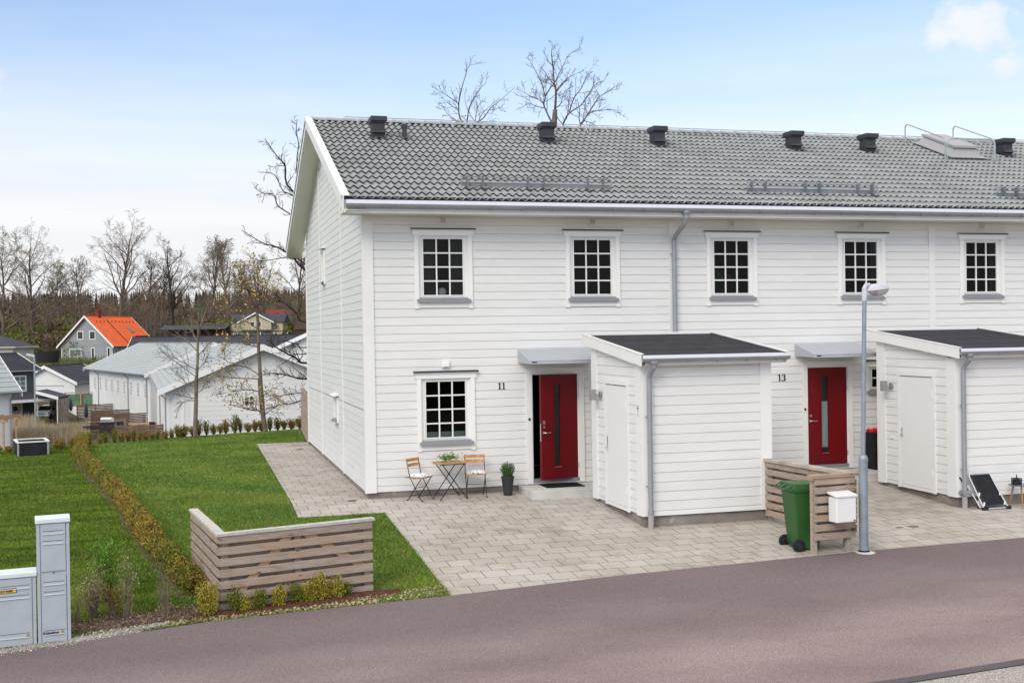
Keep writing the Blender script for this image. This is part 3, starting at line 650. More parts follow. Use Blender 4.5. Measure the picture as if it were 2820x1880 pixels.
# doorbells, numbers, vent covers
for d in doors[:3]: MB().box(d-.105,d-.065,-.045,-.030,1.40,1.45).build('doorbell',blackp,house)
def stroke_poly(mb,pts,ws,y,z0,x0,s,t=.008):
    # thick stroke with varying width along polyline in xz
    n=len(pts); Lp=[];Rp=[]
    for i,(x,z) in enumerate(pts):
        a=pts[max(i-1,0)]; b=pts[min(i+1,n-1)]; dx,dz=b[0]-a[0],b[1]-a[1]; l=math.hypot(dx,dz) or 1; nx,nz=-dz/l,dx/l; w=ws[i]/2
        Lp.append((x0+s*(x+nx*w),z0+s*(z+nz*w))); Rp.append((x0+s*(x-nx*w),z0+s*(z-nz*w)))
    for i in range(n-1):
        mb.prism([Rp[i],Rp[i+1],Lp[i+1],Lp[i]],'y',y-t-(i%2)*.0006,y)
def digit(mb,ch,x0,z0,s,y=-.026):
    if ch=='1':
        mb.prism([(x0+.36*s,z0+.06*s),(x0+.54*s,z0+.06*s),(x0+.54*s,z0+.98*s),(x0+.46*s,z0+.98*s),(x0+.36*s,z0+.86*s)],'y',y-.008,y)
        mb.prism([(x0+.20*s,z0),(x0+.70*s,z0),(x0+.70*s,z0+.055*s),(x0+.20*s,z0+.055*s)],'y',y-.008,y)
        mb.prism([(x0+.15*s,z0+.80*s),(x0+.355*s,z0+.86*s),(x0+.455*s,z0+.985*s),(x0+.17*s,z0+.86*s)],'y',y-.008,y)
    else:
        P=[];Wd=[]
        for k in range(13):
            a=R(160-k*22); P.append((.42+.24*math.cos(a),.74+.235*math.sin(a))); Wd.append(.07+.13*max(0,math.cos(a)))
        P=P[:12];Wd=Wd[:12]; stroke_poly(mb,P,Wd,y,z0,x0,s)
        P=[];Wd=[]
        for k in range(14):
            a=R(95-k*22); P.append((.40+.28*math.cos(a),.26+.26*math.sin(a))); Wd.append(.07+.15*max(0,math.cos(a)))
        stroke_poly(mb,P[:12],Wd[:12],y,z0,x0,s)
        mb.lathe([(.001,-.004),(.075*s,-.004),(.075*s,.004),(.001,.004)],(0,0,0),12); mb.v[-48:]=[(x0+.20*s+v[0],y-.005+v[2],z0+.78*s+v[1]) for v in mb.v[-48:]]
        mb.lathe([(.001,-.004),(.075*s,-.004),(.075*s,.004),(.001,.004)],(0,0,0),12); mb.v[-48:]=[(x0+.17*s+v[0],y-.005+v[2],z0+.17*s+v[1]) for v in mb.v[-48:]]
m=MB(); digit(m,'1',2.602,2.035,.135,-.002); digit(m,'1',2.684,2.035,.135,-.002); m.build('house_number',blk,house,label='black number 11')
m=MB(); digit(m,'1',8.727,2.043,.14,-.002); digit(m,'3',8.822,2.043,.14,-.002); m.build('house_number',blk,house,label='black number 13')
ventm=mat('beige_vent_louvre',(.33,.28,.22),.8,.2)
for x in UW:
    m=MB(); m.box(x-.075,x+.075,-.040,-.020,5.285,5.425,0); m.box(x-.05,x+.05,-.046,-.0405,5.305,5.40,1)
    for k in range(6): m.box(x-.048,x+.048,-.050,-.0462,5.309+k*.015,5.316+k*.015,0)
    m.build('vent_cover',[trimw,ventm],house)
for x in GW:
    m=MB(); m.box(x-.075,x+.075,-.04,-.001,2.49,2.635); m.prism([(-.041,2.51),(-.07,2.51),(-.041,2.60)],'x',x-.06,x+.06); 
    for k in range(4): m.box(x-.055,x+.055,-.074+.006*k,-.0415,2.515+k*.02,2.521+k*.02)
    m.build('vent_cover',winw,house)
# roof ---------------------------------------------------------------
def tile_slope(mb,x0,x1,n_course,Lc,wl,P,ppw=8,A=.023,lift=.044):
    # P(x,s,h): point at distance s up slope, h along normal
    nx=int(round((x1-x0)/wl*ppw))+1; X=[x0+(x1-x0)*i/(nx-1) for i in range(nx)]
    def wv(x):
        t=2*math.pi*(x-x0)/wl; return A*(math.sin(t)+.18*math.sin(2*t))
    wvx=[wv(x) for x in X]; V=[];F=[]
    for c in range(n_course):
        s0=c*Lc; s1=s0+Lc+.14; b=len(V)
        for i,x in enumerate(X):
            jag=.0; h0=wvx[i]+lift; h1=wvx[i]
            V+= [P(x,s0+.13,h0-.042),P(x,s0+.004,h0-.007),P(x,s0,h0),P(x,s1,h1)]
        for i in range(nx-1):
            for k in range(3):
                a=b+i*4+k; F.append((a,a+4,a+5,a+1))
    mb.add(V,F)
sl_a=math.atan(.3966); ca,sa=math.cos(sl_a),math.sin(sl_a); YE=-.63; ZE=zroof(-.592)-.3966*(.038)
SL=(6.105-YE)/ca; NC=18; LC=SL/NC
PF=lambda x,s,h:(x,YE+s*ca-h*sa,ZE+s*sa+h*ca-.03)
PB=lambda x,s,h:(x,12.21+YE*-1-s*ca+h*sa,ZE+s*sa+h*ca-.03)
mb=MB(); tile_slope(mb,-.335,HX1+.33,NC,LC,.1565,PF); tile_slope(mb,HX1+.33,-.335,NC,LC,.1565,PB,ppw=4)
roof=mb.build('roof',tile,house,smooth=False)
me=roof.data; 
# shade smooth only across waves: use auto smooth by angle through sharp edges
me.polygons.foreach_set('use_smooth',[True]*len(me.polygons))
try: me.set_sharp_from_angle(angle=R(38))
except Exception: pass
# ridge caps
mb=MB(); zr=zroof(6.105)
x=-.36
while x<HX1+.3:
    n=8; ln=.40
    for (xa,xb,r) in ((x,x+ln+.03,1.0),):
        vs=[];
        for xx,rr_,dz in ((xa,.135,.012),(xb,.118,-.004)):
            for j in range(n+1):
                t=math.pi*j/n; vs.append((xx,6.105+rr_*math.cos(t),zr-.035+dz+.085*math.sin(t)))
        fs=[(j,j+1,n+2+j,n+1+j) for j in range(n)]+[tuple(range(n+1))]
        mb.add(vs,fs)
    x+=ln
rc=mb.build('ridge_tile',ridgem,roof,smooth=False)
mb=MB(); mb.tube([(.45,5.86,zr+.045),(HX1+.2,5.86,zr+.045)],.011,6)
x=1.0
xk=[.72+1.16*k for k in range(21)]
for x in xk: mb.box(x-.012,x+.012,5.55,5.90,zroof(5.6)+.03,zroof(5.6)+.04) if 0 else mb.bar((x,5.86,zr+.055),(x,5.50,zroof(5.50)+.035),.025,.008)
mb.build('safety_rail',galv,roof)
# verge (gable edge) boards, fascia, soffits
mb=MB()
def along(mb,x0,x1,d0,d1,m=0):
    # slab following both slopes between offsets d0..d1 (vertical) from the roof plane
    for ya,yb in ((YE-.04,6.105),(6.105,12.84)):
        za,zb2=zroof(max(ya,-.67)),zroof(yb) if yb<12 else zroof(12.84)
        mb.add([(x0,ya,za+d0),(x1,ya,za+d0),(x1,yb,zb2+d0),(x0,yb,zb2+d0),(x0,ya,za+d1),(x1,ya,za+d1),(x1,yb,zb2+d1),(x0,yb,zb2+d1)],
          [(0,3,2,1),(4,5,6,7),(0,1,5,4),(1,2,6,5),(2,3,7,6),(3,0,4,7)],m)
along(mb,-.462,-.432,-.215,.045); along(mb,-.475,-.330,.046,.066); along(mb,-.482,-.476,-.03,.066)
along(mb,-.431,-.405,-.255,-.225)
along(mb,HX1+.42,HX1+.45,-.215,.045); along(mb,HX1+.33,HX1+.46,.046,.066)
each(mb,'bargeboard',trimw,roof)
mb=MB(); along(mb,-.430,.0,-.226,-.205); along(mb,HX1,HX1+.42,-.226,-.205)
mb.box(-.43,HX1+.42,-.600,-.001,5.432,5.450); mb.box(0,HX1,HD,12.80,5.432,5.450)
mb.build('soffit',soffw,roof)
mb=MB(); mb.box(-.43,HX1+.42,-.628,-.601,5.418,5.66); mb.box(0,HX1+.42,12.80,12.83,5.418,5.66); each(mb,'fascia',trimw,roof)
mb=MB(); mb.add([(-.40,-.59,5.668),(HX1+.4,-.59,5.668),(HX1+.4,-.742,5.650),(-.40,-.742,5.650),(-.40,-.748,5.582),(HX1+.4,-.748,5.582)],[(0,3,2,1),(3,4,5,2)]); mb.build('eaves_flashing',dripm,roof)
def gutter(mb,x0,x1,yc,zc,r,brk,n=8):
    vs=[]
    for x in (x0,x1):
        for rr2 in (r,r-.004):
            for j in range(n+1): t=math.pi+math.pi*j/n; vs.append((x,yc+rr2*math.cos(t),zc+rr2*math.sin(t)))
    k=n+1; fs=[]
    for j in range(n): fs+= [(j,j+1,2*k+j+1,2*k+j),(k+j,3*k+j,3*k+j+1,k+j+1)]
    fs+=[tuple(range(0,k)),tuple(range(3*k-1,2*k-1,-1))]
    mb.add(vs,fs); mb.tube([(x0,yc-r,zc),(x1,yc-r,zc)],.008,6)
    for x in brk:
        pts=[(x,yc+(r+.006)*math.cos(math.pi+math.pi*j/6),zc+(r+.006)*math.sin(math.pi+math.pi*j/6)) for j in range(7)]
        for a,b in zip(pts,pts[1:]): mb.bar(a,b,.022,.006,(1,0,0)) if 0 else mb.tube([a,b],.010,5)
mb=MB(); gutter(mb,-.40,HX1+.4,-.700,5.572,.066,[-.18+.63*k for k in range(40)]); gt=mb.build('gutter',zinc,roof)
MB().box(-.33,HX1+.33,-.60,-.585,5.669,5.735).build('eaves_shade_strip',blackp,roof)  # black strip painted in as the shadow under the first tile course
# downpipe on the facade
def pipe(mb,pts,r=.043,clamps=()):
    mb.tube(pts,r,14)
    for c in clamps: mb.tube([(c[0],c[1],c[2]-.03),(c[0],c[1],c[2]+.03)],r+.006,14); mb.box(c[0]-r-.035,c[0]-r+.01,c[1]-.01,c[1]+.012,c[2]-.012,c[2]+.012)
mb=MB(); pipe(mb,[(6.40,-.70,5.50),(6.40,-.70,5.40),(6.40,-.66,5.31),(6.39,-.16,5.08),(6.39,-.085,5.0),(6.39,-.08,4.9),(6.39,-.08,.1)],.047,[(6.39,-.08,4.72),(6.39,-.08,3.0),(6.39,-.08,1.4)])
mb.lathe([(.048,-.06),(.075,.0),(.075,.03)],(6.40,-.70,5.50),14)
mb.build('downpipe',zinc,house)
mb=MB(); pipe(mb,[(18.67,-.70,5.50),(18.67,-.66,5.31),(18.67,-.16,5.08),(18.67,-.08,4.9),(18.67,-.08,.1)],.047); mb.build('downpipe',zinc,house)
# roof vents
def roof_vent(x,y,big=True):
    z=zroof(y); m=MB(); w=.165 if big else .055
    if big:
        m.box(x-w+.02,x+w-.02,y-.15,y+.15,z-.2,z+.37)
        m.prism([(y-.155,z+.14),(y-.215,z+.05),(y-.155,z+.03)],'x',x-w+.015,x+w-.015)
        m.bbox(x-w-.025,x+w+.025,y-.24,y+.22,z+.315,z+.425,.008); m.box(x-w-.01,x+w+.01,y-.20,y+.18,z+.29,z+.314)
        m.prism([(y-.27,z-.3966*.27+.05),(y+.2,z+.3966*.2+.06),(y+.2,z+.3966*.2+.05),(y-.27,z-.3966*.27+.03)],'x',x-w,x+w)
    else:
        m.tube([(x,y,z-.1),(x,y,z+.28)],.055,12); m.tube([(x,y,z+.22),(x,y,z+.30)],.068,12); m.prism([(y-.22,z-.09+.04),(y+.18,z+.07+.05),(y+.18,z+.07+.03),(y-.22,z-.09+.02)],'x',x-.12,x+.12)
    m.build('roof_vent',black,roof)
VY=4.52
for x in (1.03,5.12,7.98,11.72,13.87,18.05,20.4): roof_vent(x,VY+.0)
roof_vent(1.655,VY-.02,False)
# snow guards
def snow(x0,x1,posts):
    ys=.20; zs=zroof(ys); m=MB()
    up_=Vector((0,-sa,ca))
    base=Vector((0,ys,zs))
    for k,h in enumerate((.07,.13,.19)):
        m.tube([(x0,ys-.02+.03*k,zs+h+.035),(x1,ys-.02+.03*k,zs+h+.035)],.010,6)
    for px_ in posts:
        m.box(px_-.007,px_+.007,ys-.05,ys+.10,zs+.02,zs+.25); m.bar((px_,ys-.16,zs-.02),(px_,ys+.30,zs+.155),.045,.012)
    for xx in (x0,x1): m.tube([(xx,ys-.02,zs+.10),(xx,ys+.04,zs+.225)],.014,6)
    m.quad((x0,ys+.05,zs+.045),(x1,ys+.05,zs+.045),(x1,ys+.075,zs+.125),(x0,ys+.075,zs+.125))
    m.build('snow_guard',mat('dull_snow_guard_steel',(.20,.22,.24),.55,.4,metal=.3,var=.1),roof)
snow(2.0,5.15,(2.12,2.44,3.38,3.71,4.65,4.98)); snow(8.22,11.34,(8.32,8.64,9.59,9.93,10.87,11.22)); snow(14.42,17.55,(14.6,14.95,15.85,16.2,17.1,17.4)); snow(20.5,23.6,(20.6,21,22,23.4))
# roof hatch with guard rails
m=MB(); y0,y1,x0,x1=3.95,5.45,16.0,16.92
def rz_(y,d): return zroof(y)+d
m.add([(x0,y0,rz_(y0,.03)),(x1,y0,rz_(y0,.03)),(x1,y1,rz_(y1,.03)),(x0,y1,rz_(y1,.03)),(x0+.12,y0+.1,rz_(y0+.1,.27)),(x1-.12,y0+.1,rz_(y0+.1,.27)),(x1-.12,y1-.15,rz_(y1-.15,.27)),(x0+.12,y1-.15,rz_(y1-.15,.27))],[(0,1,5,4),(1,2,6,5),(2,3,7,6),(3,0,4,7),(4,5,6,7)],0)
m.add([(x0+.08,y0+.05,rz_(y0+.05,.272)),(x1-.08,y0+.05,rz_(y0+.05,.272)),(x1-.08,y1-.1,rz_(y1-.1,.272)),(x0+.08,y1-.1,rz_(y1-.1,.272)),(x0+.08,y0+.05,rz_(y0+.05,.33)),(x1-.08,y0+.05,rz_(y0+.05,.33)),(x1-.08,y1-.1,rz_(y1-.1,.33)),(x0+.08,y1-.1,rz_(y1-.1,.33))],[(0,3,2,1),(4,5,6,7),(0,1,5,4),(1,2,6,5),(2,3,7,6),(3,0,4,7)],0)
m.add([(x0-.1,y0-.12,rz_(y0-.12,.055)),(x1+.1,y0-.12,rz_(y0-.12,.055)),(x1+.1,y1+.1,rz_(y1+.1,.055)),(x0-.1,y1+.1,rz_(y1+.1,.055))],[(0,1,2,3)],0)
hatchm=mat('pale_hatch_metal',(.36,.35,.36),.4,.5,metal=.2); m.build('roof_hatch',hatchm,roof)
m=MB()
def hoop(p,q,h,r=.017):
    p,q=Vector(p),Vector(q); u=Vector((0,0,1)); d=(q-p); dn=d.normalized(); c=.12
    P=[p+u*0,p+u*(h-c),p+u*(h-.045)+dn*.045,p+u*h+dn*c,q+u*h-dn*c,q+u*(h-.045)-dn*.045,q+u*(h-c),q]; m.tube(P,r,8)
yb,yt=3.82,5.55
hoop((15.70,yb,zroof(yb)),(15.70,yt,zroof(yt)),.55); hoop((17.22,yb,zroof(yb)),(17.22,yt,zroof(yt)),.55)
hoop((15.74,yb-.03,zroof(yb)),(17.18,yb-.03,zroof(yb)),.54)
m.build('hatch_railing',galv,roof)
# doorsteps and mats
def step(x0,x1):
    s=MB(); s.bbox(x0,x1,-.94,.028,-.12,.118,.006); return s.build('doorstep',stepc,house,label=None)
step(3.02,5.6); step(9.13,11.7); step(15.28,17.8)
matm=mat('black_ribbed_rubber_mat',(.012,.012,.013),.9,.2,var=.3,vscale=60)
def doormat(x0,x1,label):
    m=MB(); m.box(x0,x1,-.60,-.02,.120,.132)
    for k in range(14): m.box(x0+.02,x1-.02,-.585+k*.04,-.567+k*.04,.132,.137)
    tag(m.build('doormat',matm),label,'doormat')
doormat(3.43,4.21,'black rubber doormat on the concrete step below the open red door')
# ------------------------------------------------------------------ sheds
def shed(x0,label,sticker):
    t=thing('garden_shed',(x0,-3.78,-.21),label,'shed','small white sheds in front of the terraced house')
    o=Vector((x0,-3.78,-.21)); Wd,Dp=2.40,2.47; X0,X1,Y0,Y1=x0,x0+Wd,-3.78,-1.31; zb=.012
    def rz(y): return 2.70+(y+4.0)*(3.05-2.70)/3.0   # roof underside line
    lines=[2.362-.1625*k for k in range(-4,15)][::-1]
    lines=[z for z in lines]
    mb=MB()
    clad(mb,lambda u,z,d:(X0+u,Y0-d,z),0,Wd,zb,2.60,lines)
    dz0,dz1=.06,2.185
    clad(mb,lambda u,z,d:(X0-d,Y0+u,z),0,Dp,zb,rz(Y1)-.02,lines,[(.66,1.72,dz0,dz1)],lambda z:(max(0,(z-2.60)/.1167+0) if z>2.62 else 0,Dp))
    clad(mb,lambda u,z,d:(X1+d,Y1-u,z),0,Dp,zb,2.6,lines)
    mb.quad((X0,Y1,zb),(X1,Y1,zb),(X1,Y1,3.0),(X0,Y1,3.0))
    W_=mb.xf(Matrix.Translation(-o)).build('wall',white,t)
    def B(m,name,mt,par=t,**k): return m.xf(Matrix.Translation(-o)).build(name,mt,par,**k)
    m=MB(); m.box(X0+.04,X1-.04,Y0+.04,Y1-.04,-.5,zb); B(m,'plinth',concrete)
    m=MB(); m.box(X0-.022,X0+.185,Y0-.022,Y0-.001,zb-.012,2.56); m.box(X1-.19,X1+.022,Y0-.022,Y0-.001,zb-.012,2.56)
    m.box(X0-.022,X0-.001,Y0-.001,Y0+.24,zb-.012,2.56); m.box(X0-.022,X0-.001,Y1-.26,Y1+.03,zb-.012,rz(Y1)-.13); m.box(X1+.001,X1+.022,Y0,Y0+.12,zb-.012,2.56)
    m.box(X0+.186,X1-.191,Y0-.012,Y0-.001,zb-.012,zb+.05)
    m.xf(Matrix.Translation(-o)); each(m,'corner_board',trimw,t)
    # roof
    Ya,Yb=-4.02,-1.0; xa,xb=X0-.105,X1+.22
    m=MB(); za,zc=rz(Ya),rz(Yb)
    m.add([(xa+.02,Ya,za),(xb-.02,Ya,za),(xb-.02,Yb,zc),(xa+.02,Yb,zc),(xa+.02,Ya,za+.03),(xb-.02,Ya,za+.03),(xb-.02,Yb,zc+.03),(xa+.02,Yb,zc+.03)],[(0,3,2,1),(4,5,6,7),(0,1,5,4),(1,2,6,5),(2,3,7,6),(3,0,4,7)])
    for y in (-3.35,-2.62,-1.85):
        z=rz(y)+.030; m.add([(xa+.05,y-.012,z-.0012+.004),(xb-.05,y-.012,z+.0028),(xb-.05,y+.05,z+.0075),(xa+.05,y+.05,z+.0075)],[(0,1,2,3)]); m.add([(xa+.05,y-.012,z-.004),(xb-.05,y-.012,z-.004),(xb-.05,y-.012,z+.0028),(xa+.05,y-.012,z+.0028)],[(0,1,2,3)])
    rf=B(m,'roof',felt)
    m=MB()
    def slab(x0_,x1_,ya,yb,d0,d1):
        m.add([(x0_,ya,rz(ya)+d0),(x1_,ya,rz(ya)+d0),(x1_,yb,rz(yb)+d0),(x0_,yb,rz(yb)+d0),(x0_,ya,rz(ya)+d1),(x1_,ya,rz(ya)+d1),(x1_,yb,rz(yb)+d1),(x0_,yb,rz(yb)+d1)],[(0,3,2,1),(4,5,6,7),(0,1,5,4),(1,2,6,5),(2,3,7,6),(3,0,4,7)])
    slab(xa-.006,xa+.018,Ya-.01,Yb,-.14,.052); slab(xb-.018,xb+.006,Ya-.01,Yb,-.14,.052); slab(xa-.016,xa+.055,Ya-.02,Yb+.01,.053,.066); slab(xb-.055,xb+.016,Ya-.02,Yb+.01,.053,.066)
    slab(xa+.056,xb-.056,Yb-.05,Yb+.02,-.02,.064)
    m.box(X0,X1+.19,Ya+.06,Ya+.08,rz(Ya)-.14,rz(Ya)-.005); slab(xa+.02,X0-.023,Ya+.08,Yb,-.12,-.10); slab(X1+.023,xb-.02,Ya+.08,Yb,-.12,-.10)
    m.box(X0-.02,X1+.02,Ya+.08,Y0-.023,rz(Ya)-.14,rz(Ya)-.125)
    B(m,'bargeboard',trimw,rf)
    m=MB(); m.add([(xa+.02,Ya+.03,za+.036),(xb-.02,Ya+.03,za+.036),(xb-.02,Ya-.045,za+.025),(xa+.02,Ya-.045,za+.025),(xa+.02,Ya-.05,za-.035),(xb-.02,Ya-.05,za-.035)],[(0,3,2,1),(3,4,5,2)]); B(m,'eaves_flashing',dripm,rf)
    m=MB(); gutter(m,xa+.02,xb+.03,Ya-.01,za-.022,.058,[xa+.3+.55*k for k in range(5)]); B(m,'gutter',zinc,rf)
    px=X0+.115; m=MB(); yg=-4.03
    pipe(m,[(px+.02,yg,za-.07),(px+.02,yg,za-.16),(px,Y0-.13,za-.27),(px-.01,Y0-.095,za-.35),(px-.01,Y0-.09,za-.45),(px-.01,Y0-.09,.09)],.043,[(px-.01,Y0-.09,1.69),(px-.01,Y0-.09,.52)])
    m.lathe([(.044,-.05),(.078,.0),(.08,.03)],(px+.02,yg,za-.09),14); m.tube([(px-.01,Y0-.09,.10),(px-.01,Y0-.09,.03)],.052,14)
    if not sticker: m.box(px-.10,px+.09,Y0-.17,Y0-.03,.08,.115); m.prism([(px+.02,.02),(px+.12,.10),(px+.12,.14),(px-.08,.14),(px-.08,.06)],'y',Y0-.16,Y0-.04)
    dp_=B(m,'downpipe',zinc)
    m=MB(); m.tube([(px-.01,Y0-.09,.03),(px-.01,Y0-.09,-.30)],.049,14); B(m,'drain_pipe',mat('pale_drain_pipe',(.33,.31,.30),.8,.3),dp_)
    # door in left side, u from front
    m=MB(); ya,yb=Y0+.66,Y0+1.72
    m.box(X0-.026,X0-.001,ya-.075,ya+.008,zb-.03,dz1+.005); m.box(X0-.026,X0-.001,yb-.008,yb+.075,zb-.03,dz1+.005); m.box(X0-.030,X0-.001,ya-.075,yb+.075,dz1+.006,dz1+.095); m.box(X0-.03,X0-.001,ya+.009,yb-.009,zb-.02,zb+.035)
    fo=B(m,'door_frame',trimw)
    m=MB(); m.box(X0-.014,X0+.03,ya+.014,yb-.014,dz0,dz1-.012); dd=B(m,'door',mat('white_door_paint',(.70,.70,.685),.42,.45),t)
    m=MB(); m.box(X0-.022,X0-.0145,yb-.085,yb-.045,1.05,1.24 if sticker else 1.16); m.tube([(X0-.02,yb-.06,1.03),(X0-.06,yb-.06,1.03),(X0-.06,yb-.15,1.03)],.009,8); m.box(X0-.018,X0-.0141,yb-.085,yb-.04,1.0,1.05)
    B(m,'door_handle',steel,dd)
    m=MB()
    for z in (.30,1.80): m.tube([(X0-.03,ya+.012,z),(X0-.03,ya+.012,z+.13)],.008,6)
    m.xf(Matrix.Translation(-o)); each(m,'hinge',trimw,dd)
    # wall light: plate, round bracket, square head
    m=MB(); yl=Y1-.42; zl_=1.97
    m.tube([(X0-.02,yl-.06,zl_),(X0-.045,yl-.06,zl_)],.06,16); m.tube([(X0-.045,yl-.06,zl_),(X0-.10,yl+.0,zl_)],.014,8)
    m.box(X0-.20,X0-.10,yl-.045,yl+.06,zl_-.10,zl_+.10)
    B(m,'wall_lamp',mat('aluminium_lamp_body',(.33,.33,.32),.4,.5,metal=.5))
    m=MB(); m.box(X0-.03,X0-.001,yl-.07,yl-.03,.93,.95); m.tube([(X0-.01,yl-.05,.94),(X0-.06,yl-.05,.94)],.01,6); B(m,'hook',trimw)
    if sticker:
        m=MB(); X=X0-.0225; a=Y0+.075; m.box(X-.002,X,a,a+.09,1.69,1.88,0)
        m.box(X-.003,X-.0021,a+.01,a+.08,1.858,1.874,2); m.box(X-.003,X-.0021,a+.012,a+.04,1.815,1.848,1); m.box(X-.003,X-.0021,a+.048,a+.078,1.810,1.843,1); m.box(X-.003,X-.0021,a+.03,a+.055,1.765,1.798,1)
        for k in range(3): m.box(X-.003,X-.0021,a+.012,a+.078,1.705+.014*k,1.711+.014*k,2)
        B(m,'sticker',[mailw,blk,mat('grey_red_print',(.25,.10,.12),.7)])
    return t
s1=shed(4.150,'white garden shed nearest the camera with grey downpipe, left of the green bin',True)
s2=shed(10.32,'white garden shed right of the lamp post with a black lounger leaning on it',False)
for k in range(1):
    s3=copy_tree(s2); s3.location.x+=6.16; s3['label']='white garden shed at the right end beyond the round side table'
# ------------------------------------------------------------------ slatted screens
def slatline(t,p,q,zs,z_off,side,name='slat',th=.026,hh=.096):
    # boards from p to q (xy), zs = slat top heights, side=+1/-1 offset of board to the left of direction
    p,q=Vector(p),Vector(q); d=(q-p).normalized(); n=Vector((-d.y,d.x))*side
    rng=random.Random(int(p.x*100))
    for z in zs:
        a=p+n*th/2; b=q+n*th/2; m=MB(); j=rng.uniform(-.004,.004)
        m.bar((a.x,a.y,z-hh/2+z_off[0]+j),(b.x,b.y,z-hh/2+z_off[1]-j),th,hh); m.build(name,wood,t)
def post(t,x,y,z0,z1,w=.09,d=.045,ang=0):
    m=MB().box(-w/2,w/2,-d/2,d/2,z0,z1).xf(Matrix.Translation((x,y,0))@rotz(ang)); m.build('post',wood,t)
t=thing('wooden_screen',(0,0,0),'low L-shaped weathered wooden slat screen on the lawn corner beside the road','screen')
P_,Q_,K_=(-2.88,-6.80),(-.855,-6.388),(-3.215,-4.45); aF=math.atan2(Q_[1]-P_[1],Q_[0]-P_[0]); aB=math.atan2(K_[1]-P_[1],K_[0]-P_[0])
zs=[.597,.453,.308,.163,.018,-.130,-.276]
slatline(t,P_,Q_,zs,(0,.026),-1); slatline(t,P_,K_,zs,(0,-.0),1)
# second, inner layer of boards nailed to the far side of the posts, covering the gaps
slatline(t,(P_[0]+.06,P_[1]+.115),(Q_[0]-.02,Q_[1]+.085),[z-.075 for z in zs[:6]],(0,.026),1,name='inner_slat',hh=.12); slatline(t,(P_[0]+.10,P_[1]+.10),(K_[0]+.09,K_[1]),[z-.075 for z in zs[:6]],(0,0),-1,name='inner_slat',hh=.12)
for k,f in enumerate((.035,.5,.965)): post(t,P_[0]+(Q_[0]-P_[0])*f-.03*math.sin(aF)*-1*0+.0,P_[1]+(Q_[1]-P_[1])*f+.05,-.42,.60+.026*f,ang=aF)
for f in (.5,.965): post(t,P_[0]+(K_[0]-P_[0])*f+.05,P_[1]+(K_[1]-P_[1])*f,-.35,.60,ang=aB)
for (f0,z0_,f1,z1_) in ((.08,-.25,.47,.56),(.53,.58,.97,-.02)):
    m=MB(); g=lambda f,z:(P_[0]+(Q_[0]-P_[0])*f-.02,P_[1]+(Q_[1]-P_[1])*f+.020,z); m.bar(g(f0,z0_),g(f1,z1_),.028,.095,(0,0,1)); 
    m.build('brace',mat('fresher_brace_wood',(.46,.29,.17),.85,.2,var=.2,vscale=4,stretch=(1,1,6)),t)
m=MB(); nF=Vector((-math.sin(aF),math.cos(aF))); 
def cap(t,p,q,z0,z1,w,off,ext0=0,ext1=0,inner=None):
    p,q=Vector(p),Vector(q); d=(q-p).normalized(); n=Vector((-d.y,d.x)); a=p-d*ext0; b=q+d*ext1
    m=MB(); m.add([(*(a+n*off),z0),(*(b+n*off),z1),(*(b+n*(off+w)),z1),(*(a+n*(off+w) if inner is None else inner),z0)]+[(*(a+n*off),z0+.034),(*(b+n*off),z1+.034),(*(b+n*(off+w)),z1+.034),(*(a+n*(off+w) if inner is None else inner),z0+.034)],
      [(0,3,2,1),(4,5,6,7),(0,1,5,4),(1,2,6,5),(2,3,7,6),(3,0,4,7)]); return m.build('top_rail',woodt,t)
dF=(Vector(Q_)-Vector(P_)).normalized(); dB=(Vector(K_)-Vector(P_)).normalized(); nB=Vector((dB.y,-dB.x)); nFv=Vector((-dF.y,dF.x))
w_=.125; 
# mitred corner: outer point and inner point
def isect(p,d,q,e):
    den=d.x*e.y-d.y*e.x; s_=((q.x-p.x)*e.y-(q.y-p.y)*e.x)/den; return p+d*s_
outer=isect(Vector(P_)-nFv*.04,dF,Vector(P_)-nB*.04,dB); inner=isect(Vector(P_)+nFv*(w_-.04),dF,Vector(P_)+nB*(w_-.04),dB)
def capq(o,i,e,n,lo,hi,zz):
    a,b=o,e-n*.04; c,d=e+n*(w_-.04),i; m=MB(); z=[zz[0],zz[1],zz[1],zz[0]]
    m.add([(v.x,v.y,k) for v,k in zip((a,b,c,d),z)]+[(v.x,v.y,k+.036) for v,k in zip((a,b,c,d),z)],[(0,3,2,1),(4,5,6,7),(0,1,5,4),(1,2,6,5),(2,3,7,6),(3,0,4,7)]); m.build('top_rail',woodt,t)
capq(outer,inner,Vector(Q_)+dF*.035,nFv,0,0,(.598,.624)); capq(outer,inner,Vector(K_)+dB*.035,nB,0,0,(.5985,.5985))
# letterbox screen by the bin
t=thing('wooden_bin_screen',(0,0,0),'L-shaped weathered slat screen carrying the white letterbox beside the lamp post','screen')
P2,Q2,K2=(5.985,-6.215),(6.735,-6.128),(6.45,-3.80); C2=(6.735,-6.10); a2=math.atan2(Q2[1]-P2[1],Q2[0]-P2[0]); zs2=[.836,.702,.558,.415,.272,.130,-.010]
slatline(t,P2,Q2,zs2,(0,-.0),-1,hh=.10); slatline(t,(6.02,-6.115),(6.66,-6.04),[z-.07 for z in zs2[:6]],(0,-.0),1,name='inner_slat',hh=.11); slatline(t,(6.80,-6.06),(6.56,-3.80),[z-.07 for z in zs2[:6]],(0,0),-1,name='inner_slat',hh=.11); slatline(t,(6.70,-6.06),K2,[z+.005 for z in zs2],(0,.0),1,hh=.098)
post(t,6.0,-6.165,-.36,.80,.07,.075,a2); post(t,6.63,-6.10,-.36,.80,.07,.07,a2)
for f in (.08,.38,.68,.97): post(t,6.70+(K2[0]-6.70)*f+.045,-6.06+(K2[1]+6.06)*f,-.3,.80,.07,.045,R(90))
m=MB(); z=.842
